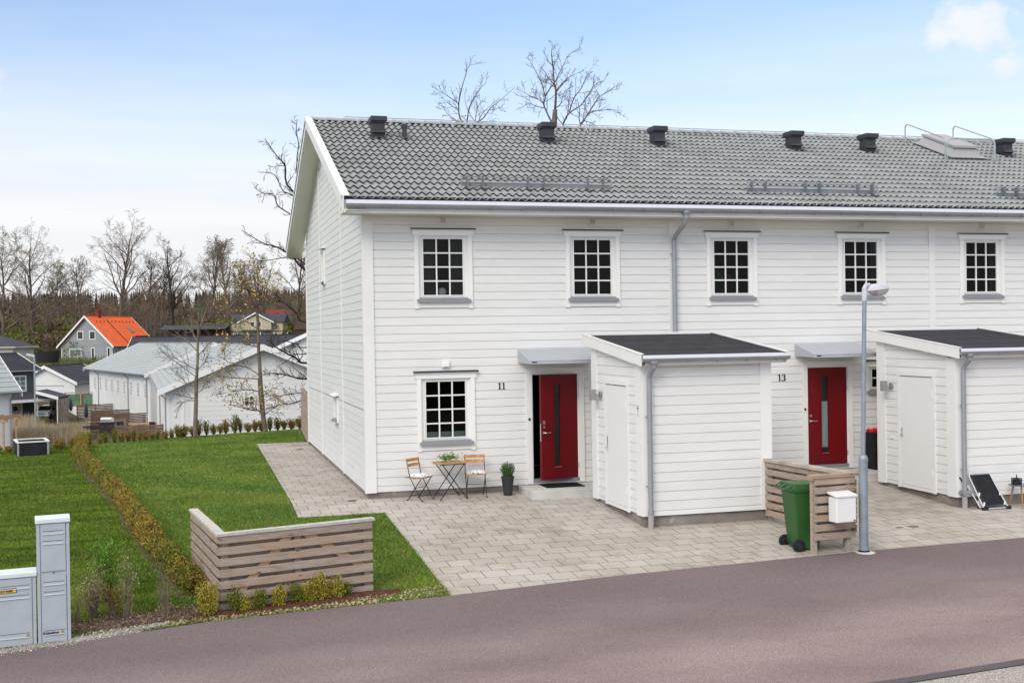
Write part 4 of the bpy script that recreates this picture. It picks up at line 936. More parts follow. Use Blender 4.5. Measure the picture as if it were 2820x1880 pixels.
m.add([(5.91,-6.27,z),(6.80,-6.172,z),(6.80,-6.03,z),(5.91,-6.13,z),(5.91,-6.27,z+.05),(6.80,-6.172,z+.05),(6.80,-6.03,z+.05),(5.91,-6.13,z+.05)],[(0,3,2,1),(4,5,6,7),(0,1,5,4),(1,2,6,5),(2,3,7,6),(3,0,4,7)]); m.build('top_rail',woodt if 0 else wood,t)
m=MB(); m.add([(6.62,-6.045,z),(6.80,-6.025,z),(6.54,-3.78,z),(6.39,-3.78,z),(6.62,-6.045,z+.048),(6.80,-6.025,z+.048),(6.54,-3.78,z+.048),(6.39,-3.78,z+.048)],[(0,3,2,1),(4,5,6,7),(0,1,5,4),(1,2,6,5),(2,3,7,6),(3,0,4,7)]); m.build('top_rail',mat('weathered_rail_wood',(.40,.34,.28),.85,.2,var=.2,vscale=4,bump=.3),t)
# letterbox
t=thing('letterbox',(6.395,-6.20,.16),'white lidded letterbox hanging on the slat screen beside the lamp post','letterbox',rz=a2)
m=MB(); m.bbox(-.19,.175,-.235,-.025,.015,.40,.012); m.build('box_body',mailw,t)
m=MB(); m.add([(-.205,-.25,.400),(.19,-.25,.400),(.19,-.02,.440),(-.205,-.02,.440),(-.205,-.25,.435),(.19,-.25,.435),(.19,-.02,.475),(-.205,-.02,.475)],[(0,3,2,1),(4,5,6,7),(0,1,5,4),(1,2,6,5),(2,3,7,6),(3,0,4,7)]); m.build('lid',mailw,t,bevel=.006)
MB().box(.115,.155,-.2375,-.2355,.035,.05).build('maker_mark',blk,t)
# wheelie bin (handle side faces -x)
t=thing('wheelie_bin',(6.04,-5.745,-.325),'green two-wheeled rubbish bin with closed lid beside the slat screen','bin',rz=R(-3))
def frust(m,a,b,za,zb,mi=0):
    m.add([(a[0],a[2],za),(a[1],a[2],za),(a[1],a[3],za),(a[0],a[3],za),(b[0],b[2],zb),(b[1],b[2],zb),(b[1],b[3],zb),(b[0],b[3],zb)],[(0,3,2,1),(4,5,6,7),(0,1,5,4),(1,2,6,5),(2,3,7,6),(3,0,4,7)],mi)
m=MB(); frust(m,(-.16,.20,-.19,.19),(-.245,.27,-.235,.235),.03,.94); m.build('bin_body',greenp,t,bevel=.02)
m=MB(); frust(m,(-.262,.288,-.252,.252),(-.268,.295,-.258,.258),.925,.965); m.build('bin_rim',greenp,t,bevel=.006); m=MB(); frust(m,(-.155,-.05,-.195,.195),(-.15,-.03,-.20,.20),.10,.26); m.build('wheel_arch',greenp,t,bevel=.006)
m=MB(); m.add([(-.27,-.25,.966),(.30,-.25,.966),(.30,.25,.966),(-.27,.25,.966),(-.24,-.225,1.06),(.20,-.225,1.055),(.20,.225,1.055),(-.24,.225,1.06),(.31,-.24,.98),(.31,.24,.98)],[(0,3,2,1),(4,5,6,7),(0,1,5,4),(1,8,5),(2,6,9),(8,9,6,5),(2,3,7,6),(3,0,4,7),(1,2,9,8)]); m.build('bin_lid',greenp,t,bevel=.012)
m=MB(); m.tube([(-.25,-.21,1.045),(-.36,-.21,.985),(-.375,-.19,.975),(-.375,.19,.975),(-.36,.21,.985),(-.25,.21,1.045)],.013,8)
m.tube([(-.25,-.21,.93),(-.36,-.21,.968)],.012,6); m.tube([(-.25,.21,.93),(-.36,.21,.968)],.012,6); m.tube([(-.26,-.0,1.04),(-.37,0,.98)],.012,6); m.build('handle',greenp,t)
for yy in (-.265,.225):
    m=MB(); m.v=[];
    prof=[(.03,0),(.085,0),(.10,.008),(.10,.042),(.085,.05),(.07,.044),(.03,.044)]
    m.lathe(prof,(0,0,0),24); m.v=[(v[0]-.175,yy+v[2],v[1]+.10) for v in m.v]; w=m.build('wheel',rubber,t)
    m=MB(); m.lathe([(.001,.0),(.045,-.004),(.055,.004),(.001,.05)],(0,0,0),16); m.v=[(v[0]-.175,yy+v[2],v[1]+.10) for v in m.v]; m.build('hub_cap',blackp,w)
m=MB(); m.tube([(-.175,-.22,.10),(-.175,.23,.10)],.012,8); m.build('axle',blackp,t)
# lamp post
t=thing('street_lamp',(6.80,-6.28,-.35),'grey steel street lamp post with unlit glass head at the road edge','street lamp')
m=MB(); m.tube([(0,0,0),(.0,0,.8),(.006,0,1.44)],.069,20); m.lathe([(.073,1.42),(.074,1.47),(.055,1.515),(.036,1.53)],(.008,0,0),20); m.build('lower_pole',mat('bluish_galvanised_pole',(.25,.29,.33),.5,.5,metal=.35,var=.12,vscale=5),t)
m=MB(); m.tube([(.008,0,1.52),(.066,0,3.93)],.033,14); m.build('upper_pole',mat('bluish_galvanised_pole',(0,0,0)),t)
m=MB(); m.lathe([(.105,.005),(.10,.03),(.075,.05),(.071,.055)],(0,0,0),20); m.build('rubber_collar',rubber,t)
m=MB(); m.lathe([(.165,-.03),(.165,.022),(.11,.034),(.08,.034)],(0,-.01,0),28); m.build('concrete_foot',stepc,t)
lampm=mat('pale_lamp_housing',(.50,.50,.55),.5,.4,var=.12,vscale=9)
m=MB(); m.tube([(.066,0,3.90),(.068,0,4.02)],.040,14); m.tube([(.068,0,4.0),(.07,0,4.10),(.10,0,4.15),(.16,0,4.155)],[.040,.038,.034,.03],12); m.build('lamp_bracket',lampm,t)
n=18; V=[];F=[]
ax=lambda u,s_,h:(.10+u,s_,4.055+u*.10+h)
L_=.40
rings=[]
for h,sc,u0,u1 in ((0,1.0,0,L_),(.03,.97,.005,L_-.01),(.075,.75,.03,L_-.07),(.10,.35,.07,L_-.16)):
    rings.append([ax((u0+u1)/2-(u1-u0)/2*math.cos(2*math.pi*j/n),.105*sc*math.sin(2*math.pi*j/n),h) for j in range(n)])
m=MB(); vs=sum(rings,[]); fs=[(k*n+j,k*n+(j+1)%n,(k+1)*n+(j+1)%n,(k+1)*n+j) for k in range(3) for j in range(n)]+[tuple(3*n+j for j in range(n))]; m.add(vs,fs); m.build('lamp_housing',lampm,t,smooth=True)
rings=[]
for h,sc,u0,u1 in ((-.002,.96,.02,L_-.01),(-.045,.85,.06,L_-.02),(-.085,.55,.12,L_-.07),(-.098,.2,.18,L_-.15)):
    rings.append([ax((u0+u1)/2-(u1-u0)/2*math.cos(2*math.pi*j/n),.10*sc*math.sin(2*math.pi*j/n),h) for j in range(n)])
m=MB(); vs=sum(rings,[]); m.add(vs,fs); m.build('lamp_glass',mat('dusty_lamp_glass',(.42,.41,.38),.15,.6,var=.3,vscale=12),t,smooth=True)
m=MB(); m.box(.24,.36,-.04,.04,4.0,4.06); m.build('lamp_socket',blackp,t)
# distribution cabinets (letters come from the built-in font)
def text_mesh(txt,size,name,mt,parent,loc,rot,extr=.001,sx=1):
    c=bpy.data.curves.new('t','FONT'); c.body=txt; c.size=size; c.extrude=extr; c.align_x='LEFT'; c.offset=.0008
    o=bpy.data.objects.new('t',c); col.objects.link(o); dg=bpy.context.evaluated_depsgraph_get(); me=bpy.data.meshes.new_from_object(o.evaluated_get(dg)); bpy.data.objects.remove(o); me.materials.clear(); me.materials.append(mt); me.name=name
    q=bpy.data.objects.new(name,me); col.objects.link(q); q.parent=parent; q.location=loc; q.rotation_euler=rot; q.scale=(sx,1,1); return q
ac=math.atan2(.047,.355)
def cabinet(x,y,w,h,doors_,label,z0=-.43,dep=.24):
    t=thing('electrical_cabinet',(x,y,z0),label,'electrical cabinet',rz=ac)     # origin front right corner, extends to -x
    m=MB(); m.box(-w,0,.012,dep,0,h-.05); m.box(-w,-w+.035,0,.0119,.03,h-.06); m.box(-.035,0,0,.0119,.03,h-.06); m.build('cabinet_body',cabm,t)
    m=MB(); m.prism([(-.018,h-.055),(dep+.01,h-.055),(dep+.01,h+.006),(-.018,h-.008)],'x',-w-.012,.012); m.build('lid',cabt,t,bevel=.004)
    for k,(za,zb_) in enumerate(doors_):
        m=MB(); m.box(-w+.045,-.045,-.004,.008,za,zb_); d=m.build('door',cabm,t)
        for q,zz in enumerate((zb_-.085,zb_-.20)):
            for dz,mt,pr in ((.0,cabd,-.0055),(-.034,cabt,-.016)):  # dark strip paints the groove shade, pale strip is the ridge
                m=MB(); m.box(-w+.07,-.065,pr,-.0041,zz+dz-.004,zz+dz+.003); m.build('ridge_shade_strip',mt,d)
        if k==0:
            m=MB(); m.box(-w+.07,-.065,-.016,-.0041,.125,.132); m.build('ridge_shade_strip',cabt,d)
            m=MB(); m.box(-w+.07,-.065,-.0055,-.0041,.175,.181); m.build('ridge_shade_strip',cabd,d)  # dark strip painted as groove shade
            m=MB(); m.prism([(-.115,.135),(-.07,.135),(-.0925,.173)],'y',-.007,-.0042); wt=m.build('warning_sign',blk,d)
            m=MB(); m.prism([(-.109,.1385),(-.076,.1385),(-.0925,.1665)],'y',-.009,-.0071); m.build('warning_field',yel,wt)
            m=MB(); m.prism([(-.0935,.160),(-.098,.150),(-.0925,.151),(-.0945,.141),(-.087,.153),(-.092,.152)],'y',-.0105,-.0091); m.build('flash_symbol',blk,wt)
        m=MB(); m.tube([(-w/2-.0,-.006,zb_+.018),(-w/2,-.001,zb_+.018)],.008,10); m.build('lock',blackp,d)
    return t
t=cabinet(-4.603,-7.549,.360,1.49,((.04,.83),(.87,1.425)),'tall narrow grey cabinet with two doors, taller of the pair by the road')
text_mesh('Kabeldon',.043,'maker_name',blk,t,(-.305,-.0075,.134),(R(90),0,0),.0012,1.05)
t=cabinet(-4.975,-7.598,.80,.885,((.04,.82),),'low wide grey cabinet with yellow number plate, at the left edge beside the tall one')
m=MB(); m.box(-.385,-.205,-.0065,-.0045,.655,.71); pl=m.build('number_plate',blk,t); m=MB(); m.box(-.378,-.212,-.0082,-.0066,.661,.704); m.build('plate_field',yel,pl)
text_mesh('KS745882',.040,'plate_number',blk,pl,(-.374,-.0090,.668),(R(90),0,0),.0008,.80)
text_mesh('Kabeldon',.043,'maker_name',blk,t,(-.60,-.0075,.134),(R(90),0,0),.0012,1.05)
# ------------------------------------------------------------------ bistro set
def chair(loc,ang,label):
    t=thing('folding_chair',(loc[0],loc[1],gz(*loc)+.012),label,'chair','folding bistro chairs by the wall',rz=ang)   # faces -y in local space
    w=.19
    for s_ in (-1,1):
        x=s_*w
        m=MB(); m.tube([(x,-.17,.012),(x,-.155,.03),(x,.10,.47),(x,.175,.80)],.0085,8); m.tube([(x,-.20,.008),(x,-.165,.02)],.009,6); m.build('leg',blackm,t)
        x=s_*(w-.022); m=MB(); m.tube([(x,.17,.012),(x,.15,.03),(x,-.15,.435)],.0085,8); m.tube([(x,.20,.008),(x,.165,.02)],.009,6); m.build('leg',blackm,t)
    m=MB(); 
    for y,z in ((-.125,.10),(.125,.09),(.03,.24)): m.tube([(-w+.01,y,z),(w-.01,y,z)],.006,6)
    m.tube([(-w,.02,.425),(w,.02,.425)],.007,6); each(m,'cross_bar',blackm,t)
    m=MB()
    for k in range(6): y=-.17+.068*k; m.box(-w-.005,w+.005,y,y+.05,.435,.452)
    each(m,'seat_slat',oak,t)
    for z,y in ((.765,.157),(.672,.135)):
        m=MB(); n=8
        for k in range(n):
            a,b=-w-.015+(2*w+.03)*k/n,-w-.015+(2*w+.03)*(k+1)/n; f=lambda u:y+.022*(1-(u/w)**2)
            m.add([(a,f(a),z-.03),(b,f(b),z-.03),(b,f(b)+.014,z-.03),(a,f(a)+.014,z-.03),(a,f(a)+.006,z+.03),(b,f(b)+.006,z+.03),(b,f(b)+.02,z+.03),(a,f(a)+.02,z+.03)],[(0,3,2,1),(4,5,6,7),(0,1,5,4),(2,3,7,6)]+([(3,0,4,7)] if k==0 else [])+([(1,2,6,5)] if k==n-1 else []))
        m.build('back_slat',oak,t)
    c=thing('seat_cushion',t.location+Vector((0,0,.455)),label.replace('brown slatted folding chair','thin printed white cushion on the chair'),'cushion','printed cushions on the folding chairs',rz=ang)
    n=14; V=[];F=[]
    for i in range(n+1):
        for j in range(n+1):
            u,v=i/n*2-1,j/n*2-1; e=max(0,1-u**6)*max(0,1-v**6); q=.006*math.sin(u*7+v*2)*math.cos(v*6)
            V.append((u*.195*(1-.04*v*v),v*.185*(1-.04*u*u),.012+.038*e**.35*(1-.15*(math.cos(u*5)*math.cos(v*5)))+q*e))
    b=len(V); V+= [(x,y,.004) for x,y,z in V]
    for i in range(n):
        for j in range(n):
            a=i*(n+1)+j; F.append((a,a+n+1,a+n+2,a+1)); F.append((b+a,b+a+1,b+a+n+2,b+a+n+1))
    for i in range(n):
        for a,a2 in ((i*(n+1),(i+1)*(n+1)),((i+1)*(n+1)+n,i*(n+1)+n),((i+1),i) ,(n*(n+1)+i,n*(n+1)+i+1)): F.append((a,a2,b+a2,b+a))
    o=npmesh('cushion_pad',V,F,cushm,c,smooth=True)
    return t
chair((.955,-.40),R(44),'brown slatted folding chair left of the table, turned towards it')
chair((2.065,-.34),R(-6),'brown slatted folding chair right of the table, facing the road')
t=thing('folding_table',(1.545,-.385,gz(0,-.385)+.012),'small brown slatted folding table between the two chairs','table',rz=R(8))
m=MB()
for k in range(7): x=-.285+.0835*k; m.box(x,x+.068,-.245,.245,.685,.703)
each(m,'table_slat',oak,t)
m=MB(); m.box(-.27,.27,-.20,-.175,.662,.684); m.box(-.27,.27,.175,.20,.662,.684); each(m,'slat_rail',blackm,t)
for y in (-.21,.20):
    for s_ in (-1,1):
        yy=y+s_*.010; m=MB(); m.tube([(s_*-.27,yy,.0),(s_*-.255,yy,.02),(s_*.22,yy,.67)],.010,8); m.build('leg',blackm,t)
m=MB()
for x,z in ((-.21,.09),(.21,.09)): m.tube([(x,-.21,z),(x,.21,z)],.007,6)
each(m,'cross_bar',blackm,t)
# ------------------------------------------------------------------ foliage tools
def rnd_unit(rs,n):
    v=rs.normal(size=(n,3)); return v/np.linalg.norm(v,axis=1,keepdims=True)
def leaves(name,P,size,rs,mt,parent=None,up=.3,asp=.55,D=None):
    # P (n,3) centres -> diamond leaf quads with random orientation
    n=len(P); d=rnd_unit(rs,n) if D is None else D+rnd_unit(rs,n)*.5; d[:,2]+=up; d/=np.linalg.norm(d,axis=1,keepdims=True)
    r=np.cross(d,rnd_unit(rs,n)); r/=np.linalg.norm(r,axis=1,keepdims=True)+1e-9
    s=(size*rs.uniform(.6,1.3,n))[:,None]; V=np.stack([P-d*s*.5,P+r*s*asp*.5,P+d*s*.5,P-r*s*asp*.5],1).reshape(-1,3)
    return npmesh(name,V,np.arange(4*n).reshape(n,4),mt,parent)
def segmesh(name,A,B,ra,rb,mt,parent=None,n=4):
    A,B=np.asarray(A,float),np.asarray(B,float); ra,rb=np.asarray(ra,float),np.asarray(rb,float); k=len(A)
    d=B-A; l=np.linalg.norm(d,axis=1,keepdims=True)+1e-9; d/=l
    h=np.where(np.abs(d[:,2:3])<.9,np.array([[0,0,1.]]),np.array([[1.,0,0]])); u=np.cross(d,h); u/=np.linalg.norm(u,axis=1,keepdims=True); w=np.cross(d,u)
    t=np.arange(n)*2*math.pi/n; c,s=np.cos(t)[None,:,None],np.sin(t)[None,:,None]; o=u[:,None]*c+w[:,None]*s
    V=np.concatenate([A[:,None]-d[:,None]*ra[:,None,None]*.3+o*ra[:,None,None],B[:,None]+o*rb[:,None,None]],1).reshape(-1,3)
    b=(np.arange(k)*2*n)[:,None,None]; j=np.arange(n); f=np.stack([j,(j+1)%n,n+(j+1)%n,n+j],1)[None]
    return npmesh(name,V,(b+f).reshape(-1,4),mt,parent,smooth=True)
def leafmat(name,a,b,isl=.35):
    m=mat(name,a,.7,.25,var=.0,vcol=b,vscale=2.2,island=isl); p=m.node_tree.nodes['Principled BSDF']; p.inputs['Subsurface Weight'].default_value=0
    return m
box_or=leafmat('olive_orange_box_leaf',(.175,.135,.020),(.28,.20,.032),.45)
box_gr=leafmat('olive_green_box_leaf',(.10,.12,.016),(.20,.185,.024),.45)
box_fr=leafmat('yellow_green_box_leaf',(.24,.22,.024),(.38,.29,.045),.45)
lav=leafmat('grey_green_lavender_leaf',(.045,.10,.03),(.085,.15,.05),.4)
bright=leafmat('fresh_green_leaf',(.10,.22,.02),(.17,.30,.035),.4)
straw=leafmat('dry_straw_leaf',(.30,.25,.14),(.40,.34,.20),.3)
bark=mat('grey_brown_bark',(.15,.12,.098),.95,.1,var=.35,vscale=4)
barkd=mat('dark_oak_bark',(.060,.045,.037),.95,.1,var=.3,vscale=4)
barkl=mat('pale_grey_bark',(.17,.14,.11),.95,.1,var=.3,vscale=3)
barkw=mat('warm_brown_twig',(.17,.125,.10),.95,.1,var=.3,vscale=3)
twigm=mat('pale_dry_twig',(.24,.185,.13),.9,.1,var=.3,vscale=5)
twigd=mat('dark_stem',(.05,.035,.025),.9,.1)
def shrub_mesh(seed,h,w,nleaf,size,mt,mt2,root):
    rs=np.random.RandomState(seed); ns=int(14+w*40); A=[];B=[];P=[];D=[]
    for i in range(ns):
        a=rs.uniform(0,6.28); rr_=w*.42*rs.uniform(.2,1)**.7; tip=np.array([rr_*math.cos(a),rr_*math.sin(a),h*rs.uniform(.62,1.0)*(1-.35*(rr_/(w*.45))**2)]); base=np.array([tip[0]*.25,tip[1]*.25,0])
        A.append(base);B.append(tip)
        k=int(nleaf/ns); tt=rs.uniform(.12,1.03,k)**.8; q=base+(tip-base)*tt[:,None]+rs.normal(scale=.022+.05*w,size=(k,3))*np.array([1,1,.5]); P.append(q); D.append(np.repeat([(tip-base)/np.linalg.norm(tip-base)],k,0))
    segmesh('stem',A,B,[.006]*ns,[.002]*ns,mt2,root,3)
    return leaves('foliage',np.concatenate(P),size,rs,mt,root,up=.2,asp=.6,D=np.concatenate(D))
def shrub(x,y,h,w,seed,label,group,mt,nleaf=500,size=.022,name='box_shrub',cat='shrub',zz=None):
    t=thing(name,(x,y,(gz(x,y) if zz is None else zz)-.01),label,cat,group,rz=seed*1.3); shrub_mesh(seed,h,w,nleaf,size,mt,twigd,t); return t
G1='young box shrubs in the soil bed in front of the wooden screen'
for k,(x,y,h,w,mt) in enumerate(((-2.70,-6.90,.40,.16,box_gr),(-2.58,-6.93,.27,.11,box_fr),(-2.39,-6.88,.34,.19,box_gr),(-2.13,-6.80,.36,.20,box_fr),(-1.90,-6.72,.32,.20,box_gr),(-1.73,-6.70,.38,.20,box_fr),(-1.57,-6.68,.43,.22,box_fr),(-1.38,-6.63,.37,.21,box_fr),(-1.25,-6.58,.27,.17,box_gr))):
    lab=['tall thin olive shrub, leftmost in front of the wooden screen','tiny yellowish shrub, second from the left in front of the screen','low olive shrub, third from the left in front of the screen','yellow-green shrub, fourth from the left in front of the screen','broad olive shrub in the middle of the bed before the screen','yellow-green shrub just left of the tallest one before the screen','tallest yellow-tipped shrub in front of the wooden screen','orange-tinted shrub just right of the tallest one before the screen','small dark green shrub, rightmost in front of the wooden screen'][k]
    shrub(x,y,h,w,k+1,lab,G1,mt,int(1500*w/.2),.024)
shrub(-3.03,-6.98,.50,.30,21,'dense rounded yellow-green shrub at the left corner of the wooden screen',None,box_fr,3200,.026)
# long clipped hedge between the two lawns
def hedge():
    t=thing('hedge',(-4.6,2,0),'long narrow bronze-green box hedge running between the two lawns','hedge'); rs=np.random.RandomState(9)
    P=[];A=[];B=[]
    pts=[]
    for (a,b),(c,d) in zip(HL,HL[1:]):
        L=math.hypot(c-a,d-b); k=max(2,int(L/.105))
        for i in range(k): pts.append((a+(c-a)*i/k,b+(d-b)*i/k))
    mats_=[[],[]]
    for i,(x,y) in enumerate(pts):
        bush=i//3; r2=random.Random(bush); hh=r2.uniform(.30,.44)*(1.0 if y<3 else .9); ww=r2.uniform(.15,.235)
        n=int(620 if y<0 else 340); u=rs.normal(size=(n,3)); u/=np.linalg.norm(u,axis=1,keepdims=True); u*=(rs.uniform(.25,1,n)**.5)[:,None]
        q=np.stack([x+u[:,0]*ww+rs.normal(scale=.012,size=n),y+u[:,1]*.11,gz(x,y)+hh*.5+u[:,2]*hh*.52*(1+.3*rs.uniform(-1,1,n))],1); q[:,2]=np.maximum(q[:,2],gz(x,y)+.01)
        mats_[0 if r2.random()<.72 else 1].append(q)
        for _ in range(3):
            e=rs.normal(scale=.07,size=2); A.append((x,y,gz(x,y)-.02)); B.append((x+e[0],y+e[1],gz(x,y)+hh*rs.uniform(.7,1.1)))
    off=np.array([-4.6,2,0])
    leaves('foliage',np.concatenate(mats_[0])-off,.030,rs,box_or,t,asp=.6); leaves('foliage',np.concatenate(mats_[1])-off,.030,rs,box_gr,t,asp=.6)
    segmesh('stem',np.array(A)-off,np.array(B)-off,[.005]*len(A),[.002]*len(A),twigd,t,3)
hedge()
# row of small separate shrubs along the back lawn edge
protos=[]
for k,(h,w,mt) in enumerate(((.46,.30,box_or),(.50,.28,box_or),(.40,.32,box_or),(.58,.30,box_gr),(.50,.26,box_or))):
    protos.append(shrub(-100-k,-200,h,w,40+k,'small bronze shrub in the planted row along the back edge of the lawn','small shrubs along the back lawn edge',mt,650,.042,zz=0))
rr=random.Random(12); BR=[(-6.2,14.75),(-4.62,15.35),(-4.0,15.6),(-3.1,16.5),(-1.9,17.05),(-.85,17.5),(.4,17.95),(2.2,18.6)]
L_=[0]
for (a,b),(c,d) in zip(BR,BR[1:]): L_.append(L_[-1]+math.hypot(c-a,d-b))
s_=0; used=set(); k=0
while s_<L_[-1]:
    i=max(j for j in range(len(BR)-1) if L_[j]<=s_); f=(s_-L_[i])/(L_[i+1]-L_[i]); x=BR[i][0]+(BR[i+1][0]-BR[i][0])*f; y=BR[i][1]+(BR[i+1][1]-BR[i][1])*f
    p=rr.randrange(5); o=protos[p] if p not in used else copy_tree(protos[p]); used.add(p)
    o.location=(x+rr.uniform(-.04,.04),y+rr.uniform(-.06,.06),-.01); o.rotation_euler[2]=rr.uniform(0,6); q=rr.uniform(.78,1.12)*(.72 if x<-3.6 else 1); o.scale=(q,q,q*rr.uniform(.9,1.1)); k+=1
    s_+=rr.choice((.17,.2,.23,.27)) if x<-4.4 else rr.choice((.2,.24,.28))
for x,y in ((-9.2,12.4),(-8.85,12.75),(-8.5,12.6),(-8.2,12.9),(-7.0,13.5),(-6.86,13.2),(-6.62,13.9),(-6.42,13.4),(-9.7,12.1)):
    o=copy_tree(protos[rr.randrange(5)]); o.location=(x,y,-.01); o.rotation_euler[2]=rr.uniform(0,6); q=rr.uniform(.7,1.0); o.scale=(q,q,q*.8); o['label']='small dark shrub in the sparse row beside the black raised bed'; o['group']='shrubs beside the raised bed'
for p in range(5):
    if p not in used: protos[p].location=(-6.0+p*.1,14.9,0)
# twiggy shrubs on the mulch
def twig_shrub(x,y,h,w,seed,label,n=22,leaf=0,lm=None,tm=twigm,group='bare young shrubs on the mulch strip'):
    t=thing('young_shrub',(x,y,gz(x,y)-.01),label,'shrub',group); rs=np.random.RandomState(seed); A=[];B=[];ra=[];rb=[];T=[]
    for i in range(n):
        a=rs.uniform(0,6.28); p=np.array([rs.normal(scale=.03),rs.normal(scale=.03),0.]); d=np.array([math.cos(a)*w/h*.5*rs.uniform(.1,1),math.sin(a)*w/h*.5*rs.uniform(.1,1),1.]); hh=h*rs.uniform(.45,1); r=.0055
        for k in range(5):
            q=p+d*hh/5+rs.normal(scale=.012,size=3); A.append(p);B.append(q);ra.append(r);rb.append(r*.75); r*=.75
            if k>0:
                for _ in range(2):
                    e=q+rs.normal(scale=.05,size=3)+np.array([0,0,.05]); A.append(q);B.append(e);ra.append(r*.7);rb.append(.0012); T.append(e); T.append((q+e)/2)
            p=q
    segmesh('stem',A,B,ra,rb,tm,t,3)
    if leaf:
        T=np.array(T); T=T[T[:,2]>h*.25]; P=np.repeat(T,leaf,0)+rs.normal(scale=.026,size=(len(T)*leaf,3)); leaves('foliage',P,.026,rs,lm,t,up=.3)
    return t
twig_shrub(-4.43,-6.62,.62,.42,61,'bushy twiggy shrub with dry tips, widest on the mulch strip',46,1,straw)
twig_shrub(-4.62,-6.86,.50,.16,62,'thin bare shrub right beside the tall cabinet',14)
twig_shrub(-4.0,-6.88,.80,.22,63,'tall slender shrub in the middle of the mulch strip',16,1,straw)
twig_shrub(-3.55,-6.95,.66,.22,64,'pale bare shrub nearest the wooden screen on the mulch strip',18)
twig_shrub(-4.30,-5.95,.78,.46,65,'shrub with fresh bright green leaves behind the twiggy one',30,9,bright,twigd)
twig_shrub(-4.20,-6.75,.48,.36,66,'small bronze-leaved shrub between the widest and the slender one',24,2,box_or)
# grass blades -------------------------------------------------------
def grass():
    rs=np.random.RandomState(3); out=[]
    def area(poly,n,near=0):
        poly=np.array(poly); lo,hi=poly.min(0),poly.max(0); P=rs.uniform(lo,hi,(int(n*2.2),2)); ins=np.zeros(len(P),bool); j=len(poly)-1
        for i in range(len(poly)):
            xi,yi=poly[i];xj,yj=poly[j]
            c=((yi>P[:,1])!=(yj>P[:,1]))&(P[:,0]<(xj-xi)*(P[:,1]-yi)/(yj-yi+1e-12)+xi); ins^=c; j=i
        return P[ins][:n]
    E_=[(x,y) for x,y in EDGE if -5.5<x<.2]
    A1=area([(-5.33,-7.75)]+[(x,y+.03) for x,y in E_]+[(.14,-1.33),(-1.42,-1.33),(-1.42,2),(-9.5,2),(-9.5,-7.0)],300000)
    A2=area([(-1.42,2),(-1.42,12.6),(0,12.65),(.2,17.6),(-3.1,16.4),(-6.3,14.9),(-10.5,12.4),(-10.5,2)],150000)
    P=np.concatenate([A1,A2]); 
    # keep beds clear
    def clear(P,x0,x1,f,w): return ~((P[:,0]>x0)&(P[:,0]<x1)&(np.abs(P[:,1]-f(P[:,0]))<w))
    P=np.concatenate([P,area([(-4.6,-7.48),(-2.9,-7.21),(.1,-6.92),(.1,-6.7),(-.6,-6.72),(-3.0,-7.12),(-4.4,-7.38)],9000)])
    P=P[clear(P,-3.3,-.6,lambda x:-6.98+(x+3.25)*.18,.17)&clear(P,-5,-3.1,lambda x:-7.1+(x+4.95)*.17,.22)]
    n=len(P); pat=np.sin(P[:,0]*2.1+P[:,1]*.7)+np.sin(P[:,0]*.8-P[:,1]*1.9)+rs.normal(scale=.6,size=n)
    h=.017+.010*rs.uniform(size=n)+.005*np.clip(pat,-1,1.5); edge=(P[:,1]<-6.4)|((P[:,0]>-.5)&(P[:,1]<-1.3)); h=np.where(edge,h*1.5,h)
    z=np.where(P[:,1]<0,.055*np.maximum(P[:,1],-8),0); a=rs.uniform(0,6.283,n); wd=.004+.005*rs.uniform(size=n); ln=rs.normal(scale=.014,size=(n,2))
    far=P[:,1]>2; wd=np.where(far,wd*1.6,wd)
    b1=np.stack([P[:,0]-np.cos(a)*wd,P[:,1]-np.sin(a)*wd,z-.002],1); b2=np.stack([P[:,0]+np.cos(a)*wd,P[:,1]+np.sin(a)*wd,z-.002],1); tp=np.stack([P[:,0]+ln[:,0],P[:,1]+ln[:,1],z+h],1)
    V=np.stack([b1,b2,tp],1).reshape(-1,3); F=np.arange(3*n).reshape(n,3)
    gm=gmat('grass_blade',lambda nt,p,v:None); nt=gm.node_tree; p=nt.nodes['Principled BSDF']; p.inputs['Roughness'].default_value=.7
    tc=nd(nt,'ShaderNodeTexCoord'); v=tc.outputs['Object']; g=nd(nt,'ShaderNodeNewGeometry')
    c=ramp(nt,g.outputs['Random Per Island'],[(0,(.075,.155,.016)),(.55,(.12,.22,.026)),(.93,(.18,.25,.045)),(.975,(.28,.27,.10)),(1,(.34,.30,.13))])
    c=mixc(nt,1,c,ramp(nt,noise(nt,v,.55,5,.6),[(.3,(.72,.80,.7)),(.5,(1,1,1)),(.68,(1.3,1.15,1.1))]),'MULTIPLY')
    y=ramp(nt,noise(nt,v,1.4,6,.65),[(.60,(0,0,0)),(.72,(.55,.55,.55))]); c=lefttint(nt,v,mixc(nt,y,c,(.25,.22,.085))); nt.links.new(c,p.inputs['Base Color'])
    tag(npmesh('grass',V,F,gm),'short mown grass blades of the lawns','grass',kind='stuff')
grass()
def scatter(name,poly_pts,n,mt,size,label,cat,kind='stuff',zoff=.03,seed=1):
    rs=np.random.RandomState(seed); P=[]
    for _ in range(n):
        i=rs.randint(len(poly_pts)-1); a,b=poly_pts[i],poly_pts[i+1]; f=rs.uniform(); w=(a[2]+(b[2]-a[2])*f); x=a[0]+(b[0]-a[0])*f+rs.uniform(-1,1)*.02; y=a[1]+(b[1]-a[1])*f+rs.uniform(-1,1)*w; P.append((x,y,gz(x,y)+zoff*rs.uniform(.3,1)))
    tag(leaves(name,np.array(P),size,rs,mt,None,up=0,asp=.7),label,cat,kind=kind)
